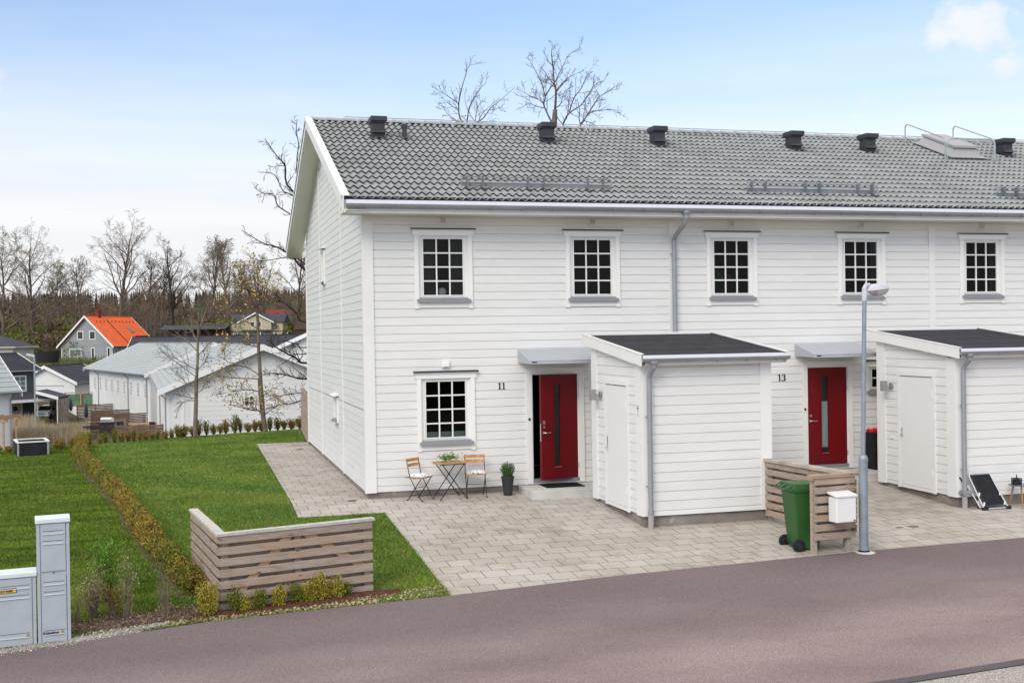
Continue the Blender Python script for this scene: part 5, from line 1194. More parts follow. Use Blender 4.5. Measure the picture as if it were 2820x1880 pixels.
scatter('bark_chips',[(-4.95,-7.1,.17),(-4.2,-7.0,.27),(-3.6,-6.85,.30),(-3.1,-6.78,.22)],2600,mat('bark_chip',(.20,.14,.10),.9,.1,island=.6),.028,'loose bark chips and dry leaves on the strip beside the road','bark chips',zoff=.075,seed=5)
scatter('loose_gravel',[(-6.6,-7.88,.2),(-5.3,-7.76,.2),(-4.5,-7.54,.2),(-3.9,-7.30,.08),(-3.5,-7.2,.04)],3600,mat('gravel_stone',(.46,.42,.38),.9,.2,island=.45),.018,'pale gravel spilling along the road edge','gravel',zoff=.04,seed=6)
scatter('dry_grass',[(-3.7,-7.22,.06),(-2.4,-7.08,.07),(-1.5,-6.95,.08),(-.5,-6.75,.22),(.1,-6.6,.2)],1500,straw,.04,'dry yellow grass tufts along the road edge','dry grass',zoff=.035,seed=7)
# pot with lavender, flowers on the table, planter
t=thing('plant_pot',(2.70,-.36,gz(0,-.36)+.012),'tall dark ribbed plant pot with lavender beside the door step','plant pot')
m=MB(); m.lathe([(.075,0),(.085,.01),(.118,.30),(.128,.345),(.128,.368),(.112,.368),(.105,.33),(.001,.33)],(0,0,0),32); m.build('pot',potm,t,smooth=False)
l=thing('lavender_plant',(2.70,-.36,.33),'bushy green lavender growing in the tall dark pot','plant'); rs=np.random.RandomState(8)
A=[];B=[];P=[];D=[]
for i in range(150):
    a=rs.uniform(0,6.28); r=.17*rs.uniform(0,1)**.6; b=np.array([r*.45*math.cos(a),r*.45*math.sin(a),0]); e=np.array([r*math.cos(a),r*math.sin(a),.31*rs.uniform(.7,1.05)*(1-.25*(r/.17)**2)]); A.append(b);B.append(e)
    k=16; tt=rs.uniform(.15,1,k); P.append(b+(e-b)*tt[:,None]+rs.normal(scale=.008,size=(k,3))); D.append(np.repeat([(e-b)/np.linalg.norm(e-b)],k,0))
segmesh('stem',A,B,[.002]*150,[.0012]*150,lav,l,3); leaves('foliage',np.concatenate(P),.030,rs,lav,l,D=np.concatenate(D)*2,asp=.25,up=.5)
l=thing('potted_flowers',(1.53,-.36,.697),'small bunch of pale flowers and leaves on the slatted table','flowers')
m=MB(); m.lathe([(.035,0),(.045,.05),(.04,.05),(.001,.045)],(0,0,0),14); m.build('flower_pot',mailw,l)
rs=np.random.RandomState(2); P=rs.normal(scale=(.085,.05,.03),size=(420,3))+np.array([0,0,.085]); leaves('foliage',P,.045,rs,leafmat('pale_bunch_leaf',(.10,.20,.03),(.20,.30,.07)),l,up=.2,asp=.5)
P=rs.normal(scale=(.04,.03,.02),size=(36,3))+np.array([-.02,-.02,.12]); leaves('petal',P,.030,rs,mat('cream_petal',(.62,.62,.45),.7,.2),l,asp=.9)
t=thing('planter',(10.95,-.30,.118),'tall black planter with red flowers on the step beside door 13','planter')
m=MB(); frust(m,(-.19,.19,-.17,.17),(-.21,.21,-.19,.19),0,.76); m.box(-.215,.215,-.195,.195,.74,.78); m.build('planter_box',mat('black_planter',(.008,.008,.009),.7,.3,bump=.8,bscale=14),t)
rs=np.random.RandomState(4); P=rs.normal(scale=(.12,.11,.02),size=(260,3))+np.array([0,0,.82]); P=P[(abs(P[:,0])<.23)]; leaves('red_flower',P,.055,rs,mat('scarlet_petal',(.62,.008,.008),.6,.3,island=.4),t,asp=.95,up=.6); P=rs.normal(scale=(.10,.09,.015),size=(26,3))+np.array([0,0,.85]); leaves('pink_petal',P,.045,rs,mat('pale_pink_petal',(.75,.30,.28),.6,.3),t,asp=.9,up=.8)
# lounger, side table, lantern, white lamp
t=thing('folded_lounger',(10.9,-4.0,gz(0,-4)+.012),'folded black fabric lounger with pale metal frame leaning on the right shed','lounger')
alu=mat('pale_aluminium_tube',(.70,.70,.70),.35,.5,metal=.7); blf=mat('black_mesh_fabric',(.016,.016,.022),.8,.25,var=.2,vscale=8)
BL,BRt,TR,TL=Vector((-.235,-.09,.02)),Vector((.285,-.085,.02)),Vector((.09,.155,.63)),Vector((-.40,.155,.63))
def lp(u,v,o=0): 
    p=BL.lerp(BRt,u).lerp(TL.lerp(TR,u),v); return Vector((p.x,p.y-o,p.z))
m=MB(); n=8
for i in range(n):
    for j in range(n):
        f=lambda a,b:lp(.10+.80*a/n,.10+.87*b/n,.02-.012*math.sin(math.pi*b/n)); m.quad(f(i,j),f(i+1,j),f(i+1,j+1),f(i,j+1))
m.build('fabric',blf,t,smooth=True)
m=MB(); m.tube([lp(0,0),lp(1,0)],.013,8); m.tube([lp(0,0),lp(.02,.5),lp(.03,.93),lp(.08,.99),lp(.2,1.0)],.014,8); m.tube([lp(1,0),lp(.98,.5),lp(.97,.93),lp(.92,.99),lp(.8,1.0)],.014,8); m.tube([lp(-.06,.02,-.05),lp(-.12,.45,-.05),lp(-.2,.86,-.05)],.012,8); m.build('frame',alu,t)
m=MB(); m.tube([lp(.1,.06,.015),lp(.1,.97,.015),lp(.9,.97,.015),lp(.9,.06,.015),lp(.1,.06,.015)],.014,8); m.tube([lp(-.22,.5,-.06),lp(-.30,.92,-.06)],.014,8); m.box(-.26,-.16,-.12,-.06,-.005,.05); m.box(.24,.33,-.12,-.06,-.005,.05); m.build('black_frame',blackp,t)
m=MB()
for u,v in ((.06,.42),(.94,.42),(.07,.14),(.93,.14)): p=lp(u,v,.03); m.tube([p-Vector((.01,0,.03)),p+Vector((.0,0,.035))],.016,8)
each(m,'clip',mailw,t)
t=thing('side_table',(11.47,-4.05,gz(0,-4.05)+.012),'small round grey side table with three wooden legs against the right shed','side table')
m=MB(); m.lathe([(.19,.405),(.20,.412),(.20,.424),(.19,.428)],(0,0,0),32); m.build('table_top',mat('blue_grey_table_top',(.13,.15,.18),.3,.5),t)
for a in (R(-115),R(5),R(125)):
    m=MB(); m.tube([(.11*math.cos(a),.11*math.sin(a),.405),(.19*math.cos(a),.19*math.sin(a),0)],[.018,.011],8); m.build('leg',mat('turned_wood_leg',(.34,.17,.08),.5,.4),t)
t=thing('lantern',(11.37,-4.09,gz(0,-4.05)+.441),'small black lantern on the round side table','lantern')
m=MB(); m.box(-.065,.065,-.065,.065,0,.012); m.box(-.065,.065,-.065,.065,.11,.125); 
for sx in (-1,1):
    for sy2 in (-1,1): m.box(sx*.058-.007,sx*.058+.007,sy2*.058-.007,sy2*.058+.007,.012,.11)
m.box(-.05,.05,-.05,.05,.012,.10); m.build('lantern_body',blackp,t); MB().tube([(0,0,.125),(0,0,.19)],.009,8).build('lantern_stem',blackp,t)
t=thing('ground_light',(10.73,-3.93,gz(0,-3.9)+.012),'small round white disc lamp standing by the downpipe of the right shed','lamp')
m=MB(); m.lathe([(.001,-.015),(.075,-.012),(.08,.0),(.06,.012),(.001,.016)],(0,0,0),24); m.xf(Matrix.Translation((0,0,.09))@Matrix.Rotation(R(65),4,'X')); m.build('disc',mailw,t); MB().box(-.05,.07,.0,.06,0,.02).build('foot',blackp,t)
# raised bed
t=thing('raised_bed',(-7.53,12.25,0),'black raised planting bed with pale rim and metal corners on the left lawn','raised bed',rz=R(12))
blw=mat('black_stained_plank',(.013,.014,.018),.7,.3,var=.3,vscale=6)
m=MB(); w,d,h=.40,.55,.37; m.box(-w,w,-d,-d+.03,0,h); m.box(-w,w,d-.03,d,0,h); m.box(-w,-w+.03,-d+.03,d-.03,0,h); m.box(w-.03,w,-d+.03,d-.03,0,h); m.build('side_board',blw,t)
m=MB(); m.box(-w-.02,w+.02,-d-.02,-d+.05,h,h+.03); m.box(-w-.02,w+.02,d-.05,d+.02,h,h+.03); m.box(-w-.02,-w+.05,-d+.05,d-.05,h,h+.03); m.box(w-.05,w+.02,-d+.05,d-.05,h,h+.03); m.build('rim',mailw,t)
m=MB()
for sx in (-1,1):
    for yy in (-d-.003,d+.003): m.box(sx*w-(.045 if sx>0 else -0.003)-(.0 if sx>0 else .003),sx*w+(.003 if sx>0 else .045),yy-.002,yy+.002,.02,h-.002)
each(m,'corner_bracket',galv,t); MB().box(-w+.03,w-.03,-d+.03,d-.03,.2,h-.06).build('bed_soil',soilm,t)
# drain covers in the paving, stains
for x,y,lab in ((-.30,-.10,'round rusty drain cover in the paving at the front house corner'),(-.36,10.45,'round rusty drain cover at the far end of the side path')):
    t=MB().lathe([(.001,0),(.085,0),(.085,.004),(.07,.006),(.001,.006)],(0,0,0),24).build('drain_cover',rust); t.location=(x,y,gz(x,y)+.013); tag(t,lab,'drain cover')
rs=random.Random(3)
for k,(x,y,a) in enumerate(((8.35,-4.92,.09),(8.62,-4.90,.12))):
    m=MB(); n=14; m.add([(0,0,0)]+[(a*math.cos(6.283*j/n)*rs.uniform(.6,1.1),a*.6*math.sin(6.283*j/n)*rs.uniform(.6,1.1),0) for j in range(n)],[(0,1+j,1+(j+1)%n) for j in range(n)])
    o=m.build('oil_stain',mat('dark_stain',(.13,.11,.10),.8)); o.location=(x,y,gz(x,y)+.016); o.rotation_euler=(math.atan(.055),0,0); tag(o,kind='structure')
# slatted side fence by the rear corner
t=thing('slat_fence',(0,0,0),'tall weathered slat fence at the rear corner of the terraced house','fence')
slatline(t,(.02,11.62),(.30,17.2),[1.42-.146*k for k in range(10)],(0,0),1,hh=.10)
for y in (11.8,13.5,15.3,17.0): post(t,.10+(y-11.6)*.05,y,-.1,1.4,.07,.07)
# ------------------------------------------------------------------ the valley: houses
fwh=Vector((sy,cy,0)); rth=Vector((cy,-sy,0))
def camxy(lat,dep): p=Vector((-3.148,-22.06,0))+rth*lat+fwh*dep; return p.x,p.y
whf=mat('far_white_boarding',(.72,.72,.70),.7,.3,var=.04,vscale=.6); greyw=mat('light_grey_boarding',(.30,.31,.31),.8,.2,var=.05,vscale=.5); dgw=mat('charcoal_grey_boarding',(.085,.088,.095),.8,.2,var=.08,vscale=.7)
creamw=mat('cream_yellow_boarding',(.46,.40,.28),.8,.2,var=.1,vscale=.7); trf=mat('far_white_trim',(.76,.76,.75),.6,.3); offw=mat('off_white_render',(.55,.52,.45),.85,.2,var=.08,vscale=.4)
rgrey=mat('far_grey_tile',(.34,.365,.37),.75,.3,var=.06,vscale=.8); rblack=mat('far_black_tile',(.042,.042,.055),.75,.3,var=.12,vscale=.8); rorange=mat('orange_red_tile',(.72,.125,.028),.7,.3,var=.07,vscale=.9)
brickm=mat('dark_red_brick',(.17,.04,.03),.8,.2,var=.2,vscale=6)
def vwindow(t,M,u,z,w,h,nx,ny,gl=None,lab=None):
    # local plane: x=u right, y=-depth outwards is -y, z up ; M maps to thing space
    f=MB(); f.box(u-w/2-.13,u-w/2,-.05,.03,z-h/2-.13,z+h/2+.13); f.box(u+w/2,u+w/2+.13,-.05,.03,z-h/2-.13,z+h/2+.13); f.box(u-w/2,u+w/2,-.05,.03,z+h/2,z+h/2+.13); f.box(u-w/2,u+w/2,-.05,.03,z-h/2-.13,z-h/2)
    for i in range(1,nx): a=u-w/2+w*i/nx; f.box(a-.025,a+.025,-.035,-.012,z-h/2,z+h/2)
    for j in range(1,ny): b=z-h/2+h*j/ny; f.box(u-w/2,u+w/2,-.034,-.013,b-.025,b+.025)
    o=f.xf(M).build('window',trf,t); q=MB().quad((u-w/2,-.010,z-h/2),(u+w/2,-.010,z-h/2),(u+w/2,-.010,z+h/2),(u-w/2,-.010,z+h/2)); q.xf(M).build('pane',gl or farglass,o); return o
def vhouse(name,label,cat,org,dirv,W_,L_,H,RH,wm,rm,wins=(),ov=.45,courses=16,base=None,group=None,pipes=(),lines=True,trim=None):
    # local: x along ridge away from the near gable, y to the left; near-left corner at origin, width towards -y
    ang=math.atan2(dirv[1],dirv[0]); zb=org[2]; t=thing(name,org,label,cat,group,rz=ang); trim=trim or trf
    m=MB(); y0,y1=-W_,0
    m.add([(0,y0,-1.5),(L_,y0,-1.5),(L_,y1,-1.5),(0,y1,-1.5),(0,y0,H),(L_,y0,H),(L_,y1,H),(0,y1,H),(0,-W_/2,RH),(L_,-W_/2,RH)],[(0,1,5,4),(2,3,7,6),(0,4,8,7,3),(1,2,6,9,5)])
    if lines:
        for k in range(int((RH+.5)/.3)):
            z=-.2+k*.3; e=0 if z<H else (z-H)/(RH-H)*W_/2
            if W_/2-e>.1: m.box(-.014,-.002,y0+e+.01,y1-e-.01,z,z+.022)
        for k in range(int((H+.2)/.3)): z=-.2+k*.3; m.box(0,L_,.002,.014,z,z+.022); m.box(0,L_,y0-.014,y0-.002,z,z+.022)
    m.build('wall',wm,t)
    sl=(RH-H)/(W_/2); m=MB(); dl=.28
    for sd_ in (1,-1):
        n=courses; tot=W_/2+ov
        for k in range(n):
            a=tot*k/n; b=tot*(k+1)/n; ya=-W_/2+sd_*(tot-a); yb=-W_/2+sd_*(tot-b); za=RH-sl*(tot-a)+.20; zc=RH-sl*(tot-b)+.20
            q=[(-ov,ya,za+.05),(L_+ov,ya,za+.05),(L_+ov,yb,zc),(-ov,yb,zc)]; m.add(q,[(0,1,2,3)]); m.quad((-ov,ya,za+.05),(L_+ov,ya,za+.05),(L_+ov,ya,za),(-ov,ya,za))
        yo=-W_/2+sd_*tot; zo=RH-sl*tot+.2; m.add([(-ov,yo,zo-.06),(L_+ov,yo,zo-.06),(L_+ov,-W_/2,RH+.12),(-ov,-W_/2,RH+.12)],[(0,1,2,3)])
    m.box(-ov,L_+ov,-W_/2-.12,-W_/2+.12,RH+.19,RH+.27); rf=m.build('roof',rm,t)
    m=MB()
    for x0 in (-ov-.05,L_+ov):
        for sd_ in (1,-1):
            yo=-W_/2+sd_*(W_/2+ov+.05); zo=RH-sl*(W_/2+ov+.05)+.24
            m.add([(x0,yo,zo-.34),(x0+.05,yo,zo-.34),(x0+.05,-W_/2,RH-.09),(x0,-W_/2,RH-.09),(x0,yo,zo+.03),(x0+.05,yo,zo+.03),(x0+.05,-W_/2,RH+.28),(x0,-W_/2,RH+.28)],[(0,3,2,1),(4,5,6,7),(0,1,5,4),(1,2,6,5),(2,3,7,6),(3,0,4,7)])
    each(m,'bargeboard',trim,rf)
    m=MB()
    for sd_ in (1,-1):
        yo=-W_/2+sd_*(W_/2+ov); zo=RH-sl*(W_/2+ov)+.2; m.tube([(-ov,yo+sd_*.05,zo-.05),(L_+ov,yo+sd_*.05,zo-.05)],.055,6)
    each(m,'gutter',zinc,rf)
    for x,sd_ in pipes:
        yo=0 if sd_>0 else -W_; m=MB(); m.tube([(x,yo+sd_*(ov+.03),H-sl*ov+.1),(x,yo+sd_*.08,H-sl*ov-.35),(x,yo+sd_*.08,0)],.05,6); m.build('downpipe',zinc,t)
    m=MB(); 
    for (x,y) in ((-.02,-W_),(-.02,-.12)): m.box(x,x+.0,y,y+.12,0,H) if 0 else m.box(-.02,-.001,y,y+.12,-.2,H)
    each(m,'corner_board',trim,t)
    for w in wins:
        face,u,z,w_,h,nx,ny=w[:7]; gl=w[7] if len(w)>7 else None
        if face=='gable': M_=Matrix(((0,1,0,0),(-1,0,0,0),(0,0,1,0),(0,0,0,1)))
        elif face=='left': M_=Matrix(((-1,0,0,0),(0,-1,0,0),(0,0,1,0),(0,0,0,1))); u=-u
        else: M_=Matrix.Translation((0,-W_,0))
        vwindow(t,M_,u,z,w_,h,nx,ny,gl)
    t['base']=0; del t['base']
    return t,rf
# two white grey-roofed terraces beyond the lawn
dA=(-.0486,.9988); zA=-5.95
A_,rA=vhouse('terraced_house','white terrace seen from its gable end just beyond the back lawn, grey roof','terraced house',(-4.78,51.4,zA),dA,11.5,34.0,5.95,8.35,whf,rgrey,
  [('gable',4.9,5.1,.55,.50,2,2),('left',6,1.6,1.0,1.5,3,3,paleglass),('left',12,4.3,.8,1.2,3,3,paleglass),('left',6,4.3,.8,1.2,3,3,paleglass),('left',18,4.3,.8,1.2,3,3,paleglass),('left',24,4.3,.8,1.2,3,3,paleglass)],ov=.55,pipes=((1.2,1),(17,1)),group='white terraces with grey roofs')
m=MB()
for u in (0.9,1.5,5.7): m.box(-.03,-.013,-u-.1,-u+.1,-.5,5.5)
each(m,'cover_board',trf,A_)
dB_=Vector((-7.64,29.1)).normalized(); B0=Vector((-7.0,87.4)); nB_=(dB_.y,-dB_.x)
wB=[]
for k in range(9):
    u=1.6+k*3.05; wB.append(('left',u,4.35,.80,1.30,3,4,paleglass))
    for q in (-.75,0,.75): wB.append(('left',u+.3+q,1.45,.60,1.15,2,3,paleglass)) if k%2==0 else None
B_,rB=vhouse('terraced_house','long white terrace with a row of narrow windows and wooden patio screens, farther behind','terraced house',(B0.x-.05,B0.y,-6.0),(dB_.x,dB_.y),11.5,29.5,5.95,8.45,whf,rgrey,wB,ov=.55,pipes=((1.0,1),(9,1),(24,1)),group='white terraces with grey roofs')
# grey house with orange roof
th=R(30); C0=Vector((-20.7,186.1)); gdir=Vector((math.cos(th),-math.sin(th))); rdir=Vector((math.sin(th),math.cos(th))); Wc=9.9
cl=C0-gdir*Wc/2
Cw=[('gable',3.75,5.0,.95,1.2,1,1),('gable',6.1,5.0,.95,1.2,1,1),('gable',2.75,2.05,2.1,1.1,2,1,paleglass),('gable',6.15,1.65,.42,2.3,1,1),('gable',9.2,1.9,.42,1.8,1,1),
 ('right',1.0,2.0,.4,1.2,1,1),('right',3.2,2.1,.8,1.2,1,1),('right',4.7,2.1,.8,1.2,1,1),('right',6.9,2.1,.8,1.2,1,1)]
# facade on the -y side: own matrix
def vright(t,W_,wins):
    M_=Matrix.Translation((0,-W_,0))
    for _,u,z,w_,h,nx,ny in wins: vwindow(t,M_,u,z,w_,h,nx,ny)
C_,rC=vhouse('detached_house','light grey gabled house with a bright orange tiled roof and red chimney','house',(cl.x,cl.y,-1.15),(rdir.x,rdir.y),Wc,12.6,3.42,8.1,greyw,rorange,Cw[:5],ov=.55,courses=18,lines=True,pipes=((.3,1),(.3,-1)))
vright(C_,Wc,Cw[5:])
m=MB(); m.box(-.05,.0,-Wc,0,3.3,3.45); m.build('string_board',greyw,C_)
m=MB(); m.box(3.0,3.75,-Wc/2-.35,-Wc/2+.35,7.6,9.35); m.box(2.93,3.82,-Wc/2-.42,-Wc/2+.42,9.1,9.25); m.build('chimney',brickm,rC)
slC=(8.1-3.42)/(Wc/2)
def onroof(y,d): return 8.1-slC*abs(y+Wc/2)+.2+d
m=MB(); ya,yb=-Wc+2.9,-Wc+1.8; m.add([(8.6,ya,onroof(ya,.1)),(9.4,ya,onroof(ya,.1)),(9.4,yb,onroof(yb,.1)),(8.6,yb,onroof(yb,.1)),(8.6,ya,onroof(ya,.22)),(9.4,ya,onroof(ya,.22)),(9.4,yb,onroof(yb,.22)),(8.6,yb,onroof(yb,.22))],[(0,3,2,1),(4,5,6,7),(0,1,5,4),(1,2,6,5),(2,3,7,6),(3,0,4,7)]); m.build('roof_window',paleglass,rC)
m=MB(); yy=-Wc+.9
m.bar((8.3,yy,onroof(yy,.25)),(12.3,yy,onroof(yy,.25)),.12,.25); 
for k in range(11): m.box(1.2+k*1.1,1.35+k*1.1,-Wc/2-1.2,-Wc/2-1.05,onroof(-Wc/2-1.1,0),onroof(-Wc/2-1.1,.18))
m.bar((4.6,-Wc/2-.8,onroof(-Wc/2-.8,.12)),(4.6,-Wc-.3,onroof(-Wc-.3,.12)),.10,.10); each(m,'roof_ladder',brickm,rC)
# left: hipped dark-roofed house, charcoal house with door and carport, white house at the edge
def polyhouse(name,label,cat,org,ang,build):
    t=thing(name,org,label,cat,rz=ang); build(t); return t
def bD(t):
    m=MB(); m.box(-16,0,0,9,-2,2.1); m.build('wall',offw,t)
    m=MB(); e=.6; P=[(-16-e,-e,2.1),(e,-e,2.1),(e,9+e,2.1),(-16-e,9+e,2.1),(-11.5,4.5,4.3),(-4.5,4.5,4.3)]; m.add(P,[(0,1,5,4),(1,2,5),(2,3,4,5),(3,0,4),(3,2,1,0)]); r=m.build('roof',rblack,t)
    m=MB(); m.box(-16-e,e,-e-.03,-e-.001,1.95,2.13); m.box(e+.001,e+.03,-e,9+e,1.95,2.13); each(m,'fascia',offw,r)
    for u in (-2.4,-5.6,-9): vwindow(t,Matrix(),u,1.1,.9,.9,1,1)
polyhouse('detached_house','low off-white house with a dark hipped roof at the far left edge','house',(-29.6,166.6,.1),-R(12),bD)
E_o=(-17.2,97.2,-5.5)
E_,rE=vhouse('detached_house','charcoal grey house with a dark tiled roof and a white multi-pane window','house',(-17.6,94.4,-4.6),(-.766,-.643),7.4,12.0,4.95,6.35,dgw,rblack,[],ov=.5,courses=16,lines=False)
vwindow(E_,Matrix(((-1,0,0,0),(0,-1,0,0),(0,0,1,0),(0,0,0,1))),-1.55,3.75,1.05,1.25,2,3,paleglass)
# entry: grey porch roof with white edge, wooden door, carport right of it
m=MB(); m.prism([(0,3.0),(-.2,3.05),(2.6,2.35),(2.6,2.2),(0,2.85)],'x',-.2,7.0); po=m.build('porch_roof',rblack,E_)
m=MB(); m.box(-.25,7.0,2.6,2.66,2.12,2.38); m.add([(-.28,-.2,3.12),(-.2,-.2,3.12),(-.2,2.7,2.42),(-.28,2.7,2.42),(-.28,-.2,2.85),(-.2,-.2,2.85),(-.2,2.7,2.15),(-.28,2.7,2.15)],[(0,1,2,3),(4,7,6,5),(0,3,7,4),(1,5,6,2)]); each(m,'fascia',trf,po)
m=MB(); m.box(1.55,2.65,.001,.05,0,2.15); m.build('door',mat('bleached_wood_door',(.50,.45,.38),.8,.2,var=.15,vscale=3),E_); 
m=MB(); m.box(1.35,1.55,.001,.07,0,2.25); m.box(2.65,2.85,.001,.07,0,2.25); m.box(1.35,2.85,.001,.07,2.25,2.4); each(m,'door_frame',trf,E_); 
m=MB(); m.lathe([(.12,-.03),(.22,-.03),(.22,.03),(.12,.03)],(0,0,0),14); m.v=[(v[0]+2.1,v[2]+.10,v[1]+1.45) for v in m.v]; m.build('wreath',mat('dark_wreath',(.03,.03,.02),.9),E_)
t=thing('carport',(-17.0,92.0,-4.25),'open grey timber carport with a sloping white-edged roof beside the charcoal house','carport',rz=R(-12)); t.scale=(.38,.5,.9)
m=MB(); m.prism([(-.4,2.95),(5.0,2.3),(5.0,2.42),(-.4,3.1)],'y',-1.2,5.5); cr_=m.build('roof',rblack,t); m=MB(); m.prism([(-.5,3.13),(5.15,2.44),(5.15,2.12),(-.5,2.82)],'y',-1.3,-1.2); m.build('fascia',trf,cr_)
m=MB(); m.box(4.7,4.82,-1.1,5.4,-.5,2.2); m.box(.2,4.7,5.3,5.4,-.5,2.4); m.build('wall',mat('grey_brown_planks',(.24,.205,.185),.9,.1,island=.2,var=.3,vscale=2),t)
m=MB(); 
for k in range(5): m.box(4.66,4.70,-1.0+k*1.3,-.86+k*1.3,-.2,2.2)
for x in (.05,4.75): m.box(x,x+.14,-1.15,-1.0,-.3,2.4)
each(m,'post',trf,t)
# white car nose-out in the carport
t=CAR=thing('parked_car',(-16.6,94.3,-4.2),'small white car parked nose-out under the grey carport','car',rz=R(-100)); t.scale=(.8,.8,.85)
carw=mat('white_car_paint',(.78,.79,.80),.25,.5,coat=.5)
secs=[(2.05,.36,.72,.62),(1.9,.30,.80,.76),(1.1,.28,.90,.82),(.95,.28,.93,.84),(.25,.28,1.42,.66),(-.9,.28,1.47,.66),(-1.75,.28,1.05,.78),(-2.0,.34,.85,.74)]
V=[];F=[]
for x,zl_,zt,hw in secs:
    V+=[(x,-min(.86,hw+.12),zl_),(x,-.87 if abs(x)<1.9 else -.78,.62),(x,-hw,zt-.04),(x,-hw*.6,zt),(x,hw*.6,zt),(x,hw,zt-.04),(x,.87 if abs(x)<1.9 else .78,.62),(x,min(.86,hw+.12),zl_)]
for i in range(len(secs)-1):
    for j in range(7): F.append((i*8+j,i*8+j+1,i*8+9+j,i*8+8+j))
m=MB(); m.add(V,F+[tuple(range(7,-1,-1)),tuple(56+j for j in range(8))]); m.build('body',carw,t,smooth=False,bevel=.03)
m=MB(); m.add([(.93,-.72,.95),(.93,.72,.95),(.30,.60,1.40),(.30,-.60,1.40)],[(0,1,2,3)]); m.v=[(v[0]+.03,v[1],v[2]+.01) for v in m.v]; m.build('windscreen',farglass,t)
for s_ in (-1,1):
    m=MB(); m.add([(.75,s_*.86,.93),(-1.5,s_*.86,.93),(-1.2,s_*.70,1.38),(.2,s_*.70,1.38)],[(0,1,2,3)]); m.build('side_window',farglass,t)
    m=MB(); m.box(1.86,2.04,s_*.62-.13,s_*.62+.13,.62,.74); m.build('headlight',mailw,t,bevel=.02)
    for x in (1.28,-1.3):
        m=MB(); m.lathe([(.2,-.1),(.31,-.1),(.31,.1),(.2,.1)],(0,0,0),18); m.v=[(v[0]+x,v[2]+s_*.78,v[1]+.31) for v in m.v]; w=m.build('wheel',rubber,t); m=MB(); m.lathe([(.001,-.09),(.2,-.09),(.2,.09),(.001,.09)],(0,0,0),14); m.v=[(v[0]+x,v[2]+s_*.78,v[1]+.31) for v in m.v]; m.build('rim',steel,w)
m=MB(); m.box(2.0,2.07,-.26,.26,.44,.55); m.build('number_plate',mailw,t); m=MB(); m.box(1.95,2.075,-.4,.4,.58,.66); m.build('grille',blackp,t)
# white light-roofed house cut by the left edge
F_,rF=vhouse('detached_house','white house with a light grey tiled roof cut off by the left picture edge','house',(-14.7,59.3,-4.7),(-.766,-.643),8.0,11.0,4.75,8.4,whf,rgrey,[],ov=.45,courses=14,lines=True,pipes=((.1,1),))
# garage
G_,rG=vhouse('garage','low white garage with a black pitched roof between the charcoal and orange-roofed houses','garage',(-23.4,124.9,-4.0),(.31,.95),7.0,10.0,2.1,3.9,whf,rblack,[],ov=.4,courses=12,lines=True)
m=MB(); m.box(-.03,-.013,-5.6,-1.4,-.1,1.7); gd=m.build('garage_door',trf,G_); m=MB(); 
for k in range(5): m.box(-.045,-.0301,-5.6,-1.4,.2+k*.33,.22+k*.33)
m.box(-.05,-.0301,-5.7,-1.3,1.7,1.8); each(m,'door_rib',greyw,gd)
# cream house with dark roof, white balcony gable, verandah
t=thing('detached_house',(7.5,183.5,2.5),'cream yellow house with a dark roof, white-edged front gable and covered verandah','house',rz=-R(15)); YH=t
m=MB(); m.box(-7,7,0,8,-1,5.2); m.build('wall',creamw,t)
m=MB(); m.prism([(-.6,5.0),(4,7.2),(8.6,5.0)],'x',-7.6,7.6); r=m.build('roof',rblack,t)
m=MB(); m.prism([(-4.2,2.9),(4.2,2.9),(4.2,4.9),(0,6.9),(-4.2,4.9)],'y',-1.5,2); m.build('gable_wall',creamw,t)
m=MB(); m.prism([(-5.0,4.7),(0,7.3),(5.0,4.7),(5.0,4.95),(0,7.6),(-5.0,4.95)],'y',-2.0,3); gr_=m.build('gable_roof',rblack,r)
m=MB(); m.prism([(-5.05,4.65),(0,7.25),(0,7.65),(-5.05,5.0)],'y',-2.1,-2.001); m.prism([(0,7.25),(5.05,4.65),(5.05,5.0),(0,7.65)],'y',-2.1,-2.001); each(m,'bargeboard',trf,gr_)
for u in (-.9,.9): vwindow(t,Matrix.Translation((0,-1.5,0)),u,4.4,.9,1.3,1,1)
m=MB(); m.box(-9.5,9.5,-4.5,-1.6,2.35,2.6); m.build('verandah_roof',rblack,t)
for u in (-9.2,-5.5,-1.8,1.8,5.5,9.2): MB().box(u-.09,u+.09,-4.4,-4.22,-.6,2.35).build('verandah_post',trf,t)
for u in (-5,-1.5,1.5,5): vwindow(t,Matrix(),u,1.2,1.0,1.3,1,1)
m=MB(); m.box(-9.3,9.3,-4.42,-4.36,.55,.62); m.build('verandah_rail',trf,t)
YH.scale=(.63,.63,.64)
# dark-roofed building behind the terraces, dark lean-to shed, white gable at the right, small far houses
vhouse('outbuilding','long low building with a black roof just behind the far terrace','building',(-9.3,140.5,-5.0),(.964,-.266),9.0,27.0,5.1,8.15,dgw,rblack,[],ov=.4,courses=10,lines=False)
t=thing('open_shed',(-3.4,180.5,2.7),'long dark open-fronted shed with a sloping roof below the green bank','shed',rz=-R(14)); t.scale=(.6,.6,.55); m=MB(); m.prism([(-.8,3.3),(5,4.6),(5,4.8),(-.8,3.5)],'x',-9,9.5); m.build('roof',rblack,t); m=MB(); m.box(-9,9.5,4.7,4.9,-1,4.6); m.build('wall',mat('brown_planks',(.07,.05,.038),.9,.1,island=.3),t)
for k in range(9): MB().box(-9+k*2.28,-8.86+k*2.28,-.4,-.26,-1,3.4).build('post',barkd,t)
Hh,rH=vhouse('detached_house','white gabled house half hidden behind the big bare branches','house',(4.0,85.4,-5.2),(.20,.98),8.2,12,7.1,8.9,whf,rblack,[('gable',2.2,5.7,.8,1.0,2,2),('gable',5.4,5.7,.8,1.0,2,2)],ov=.5,courses=10)
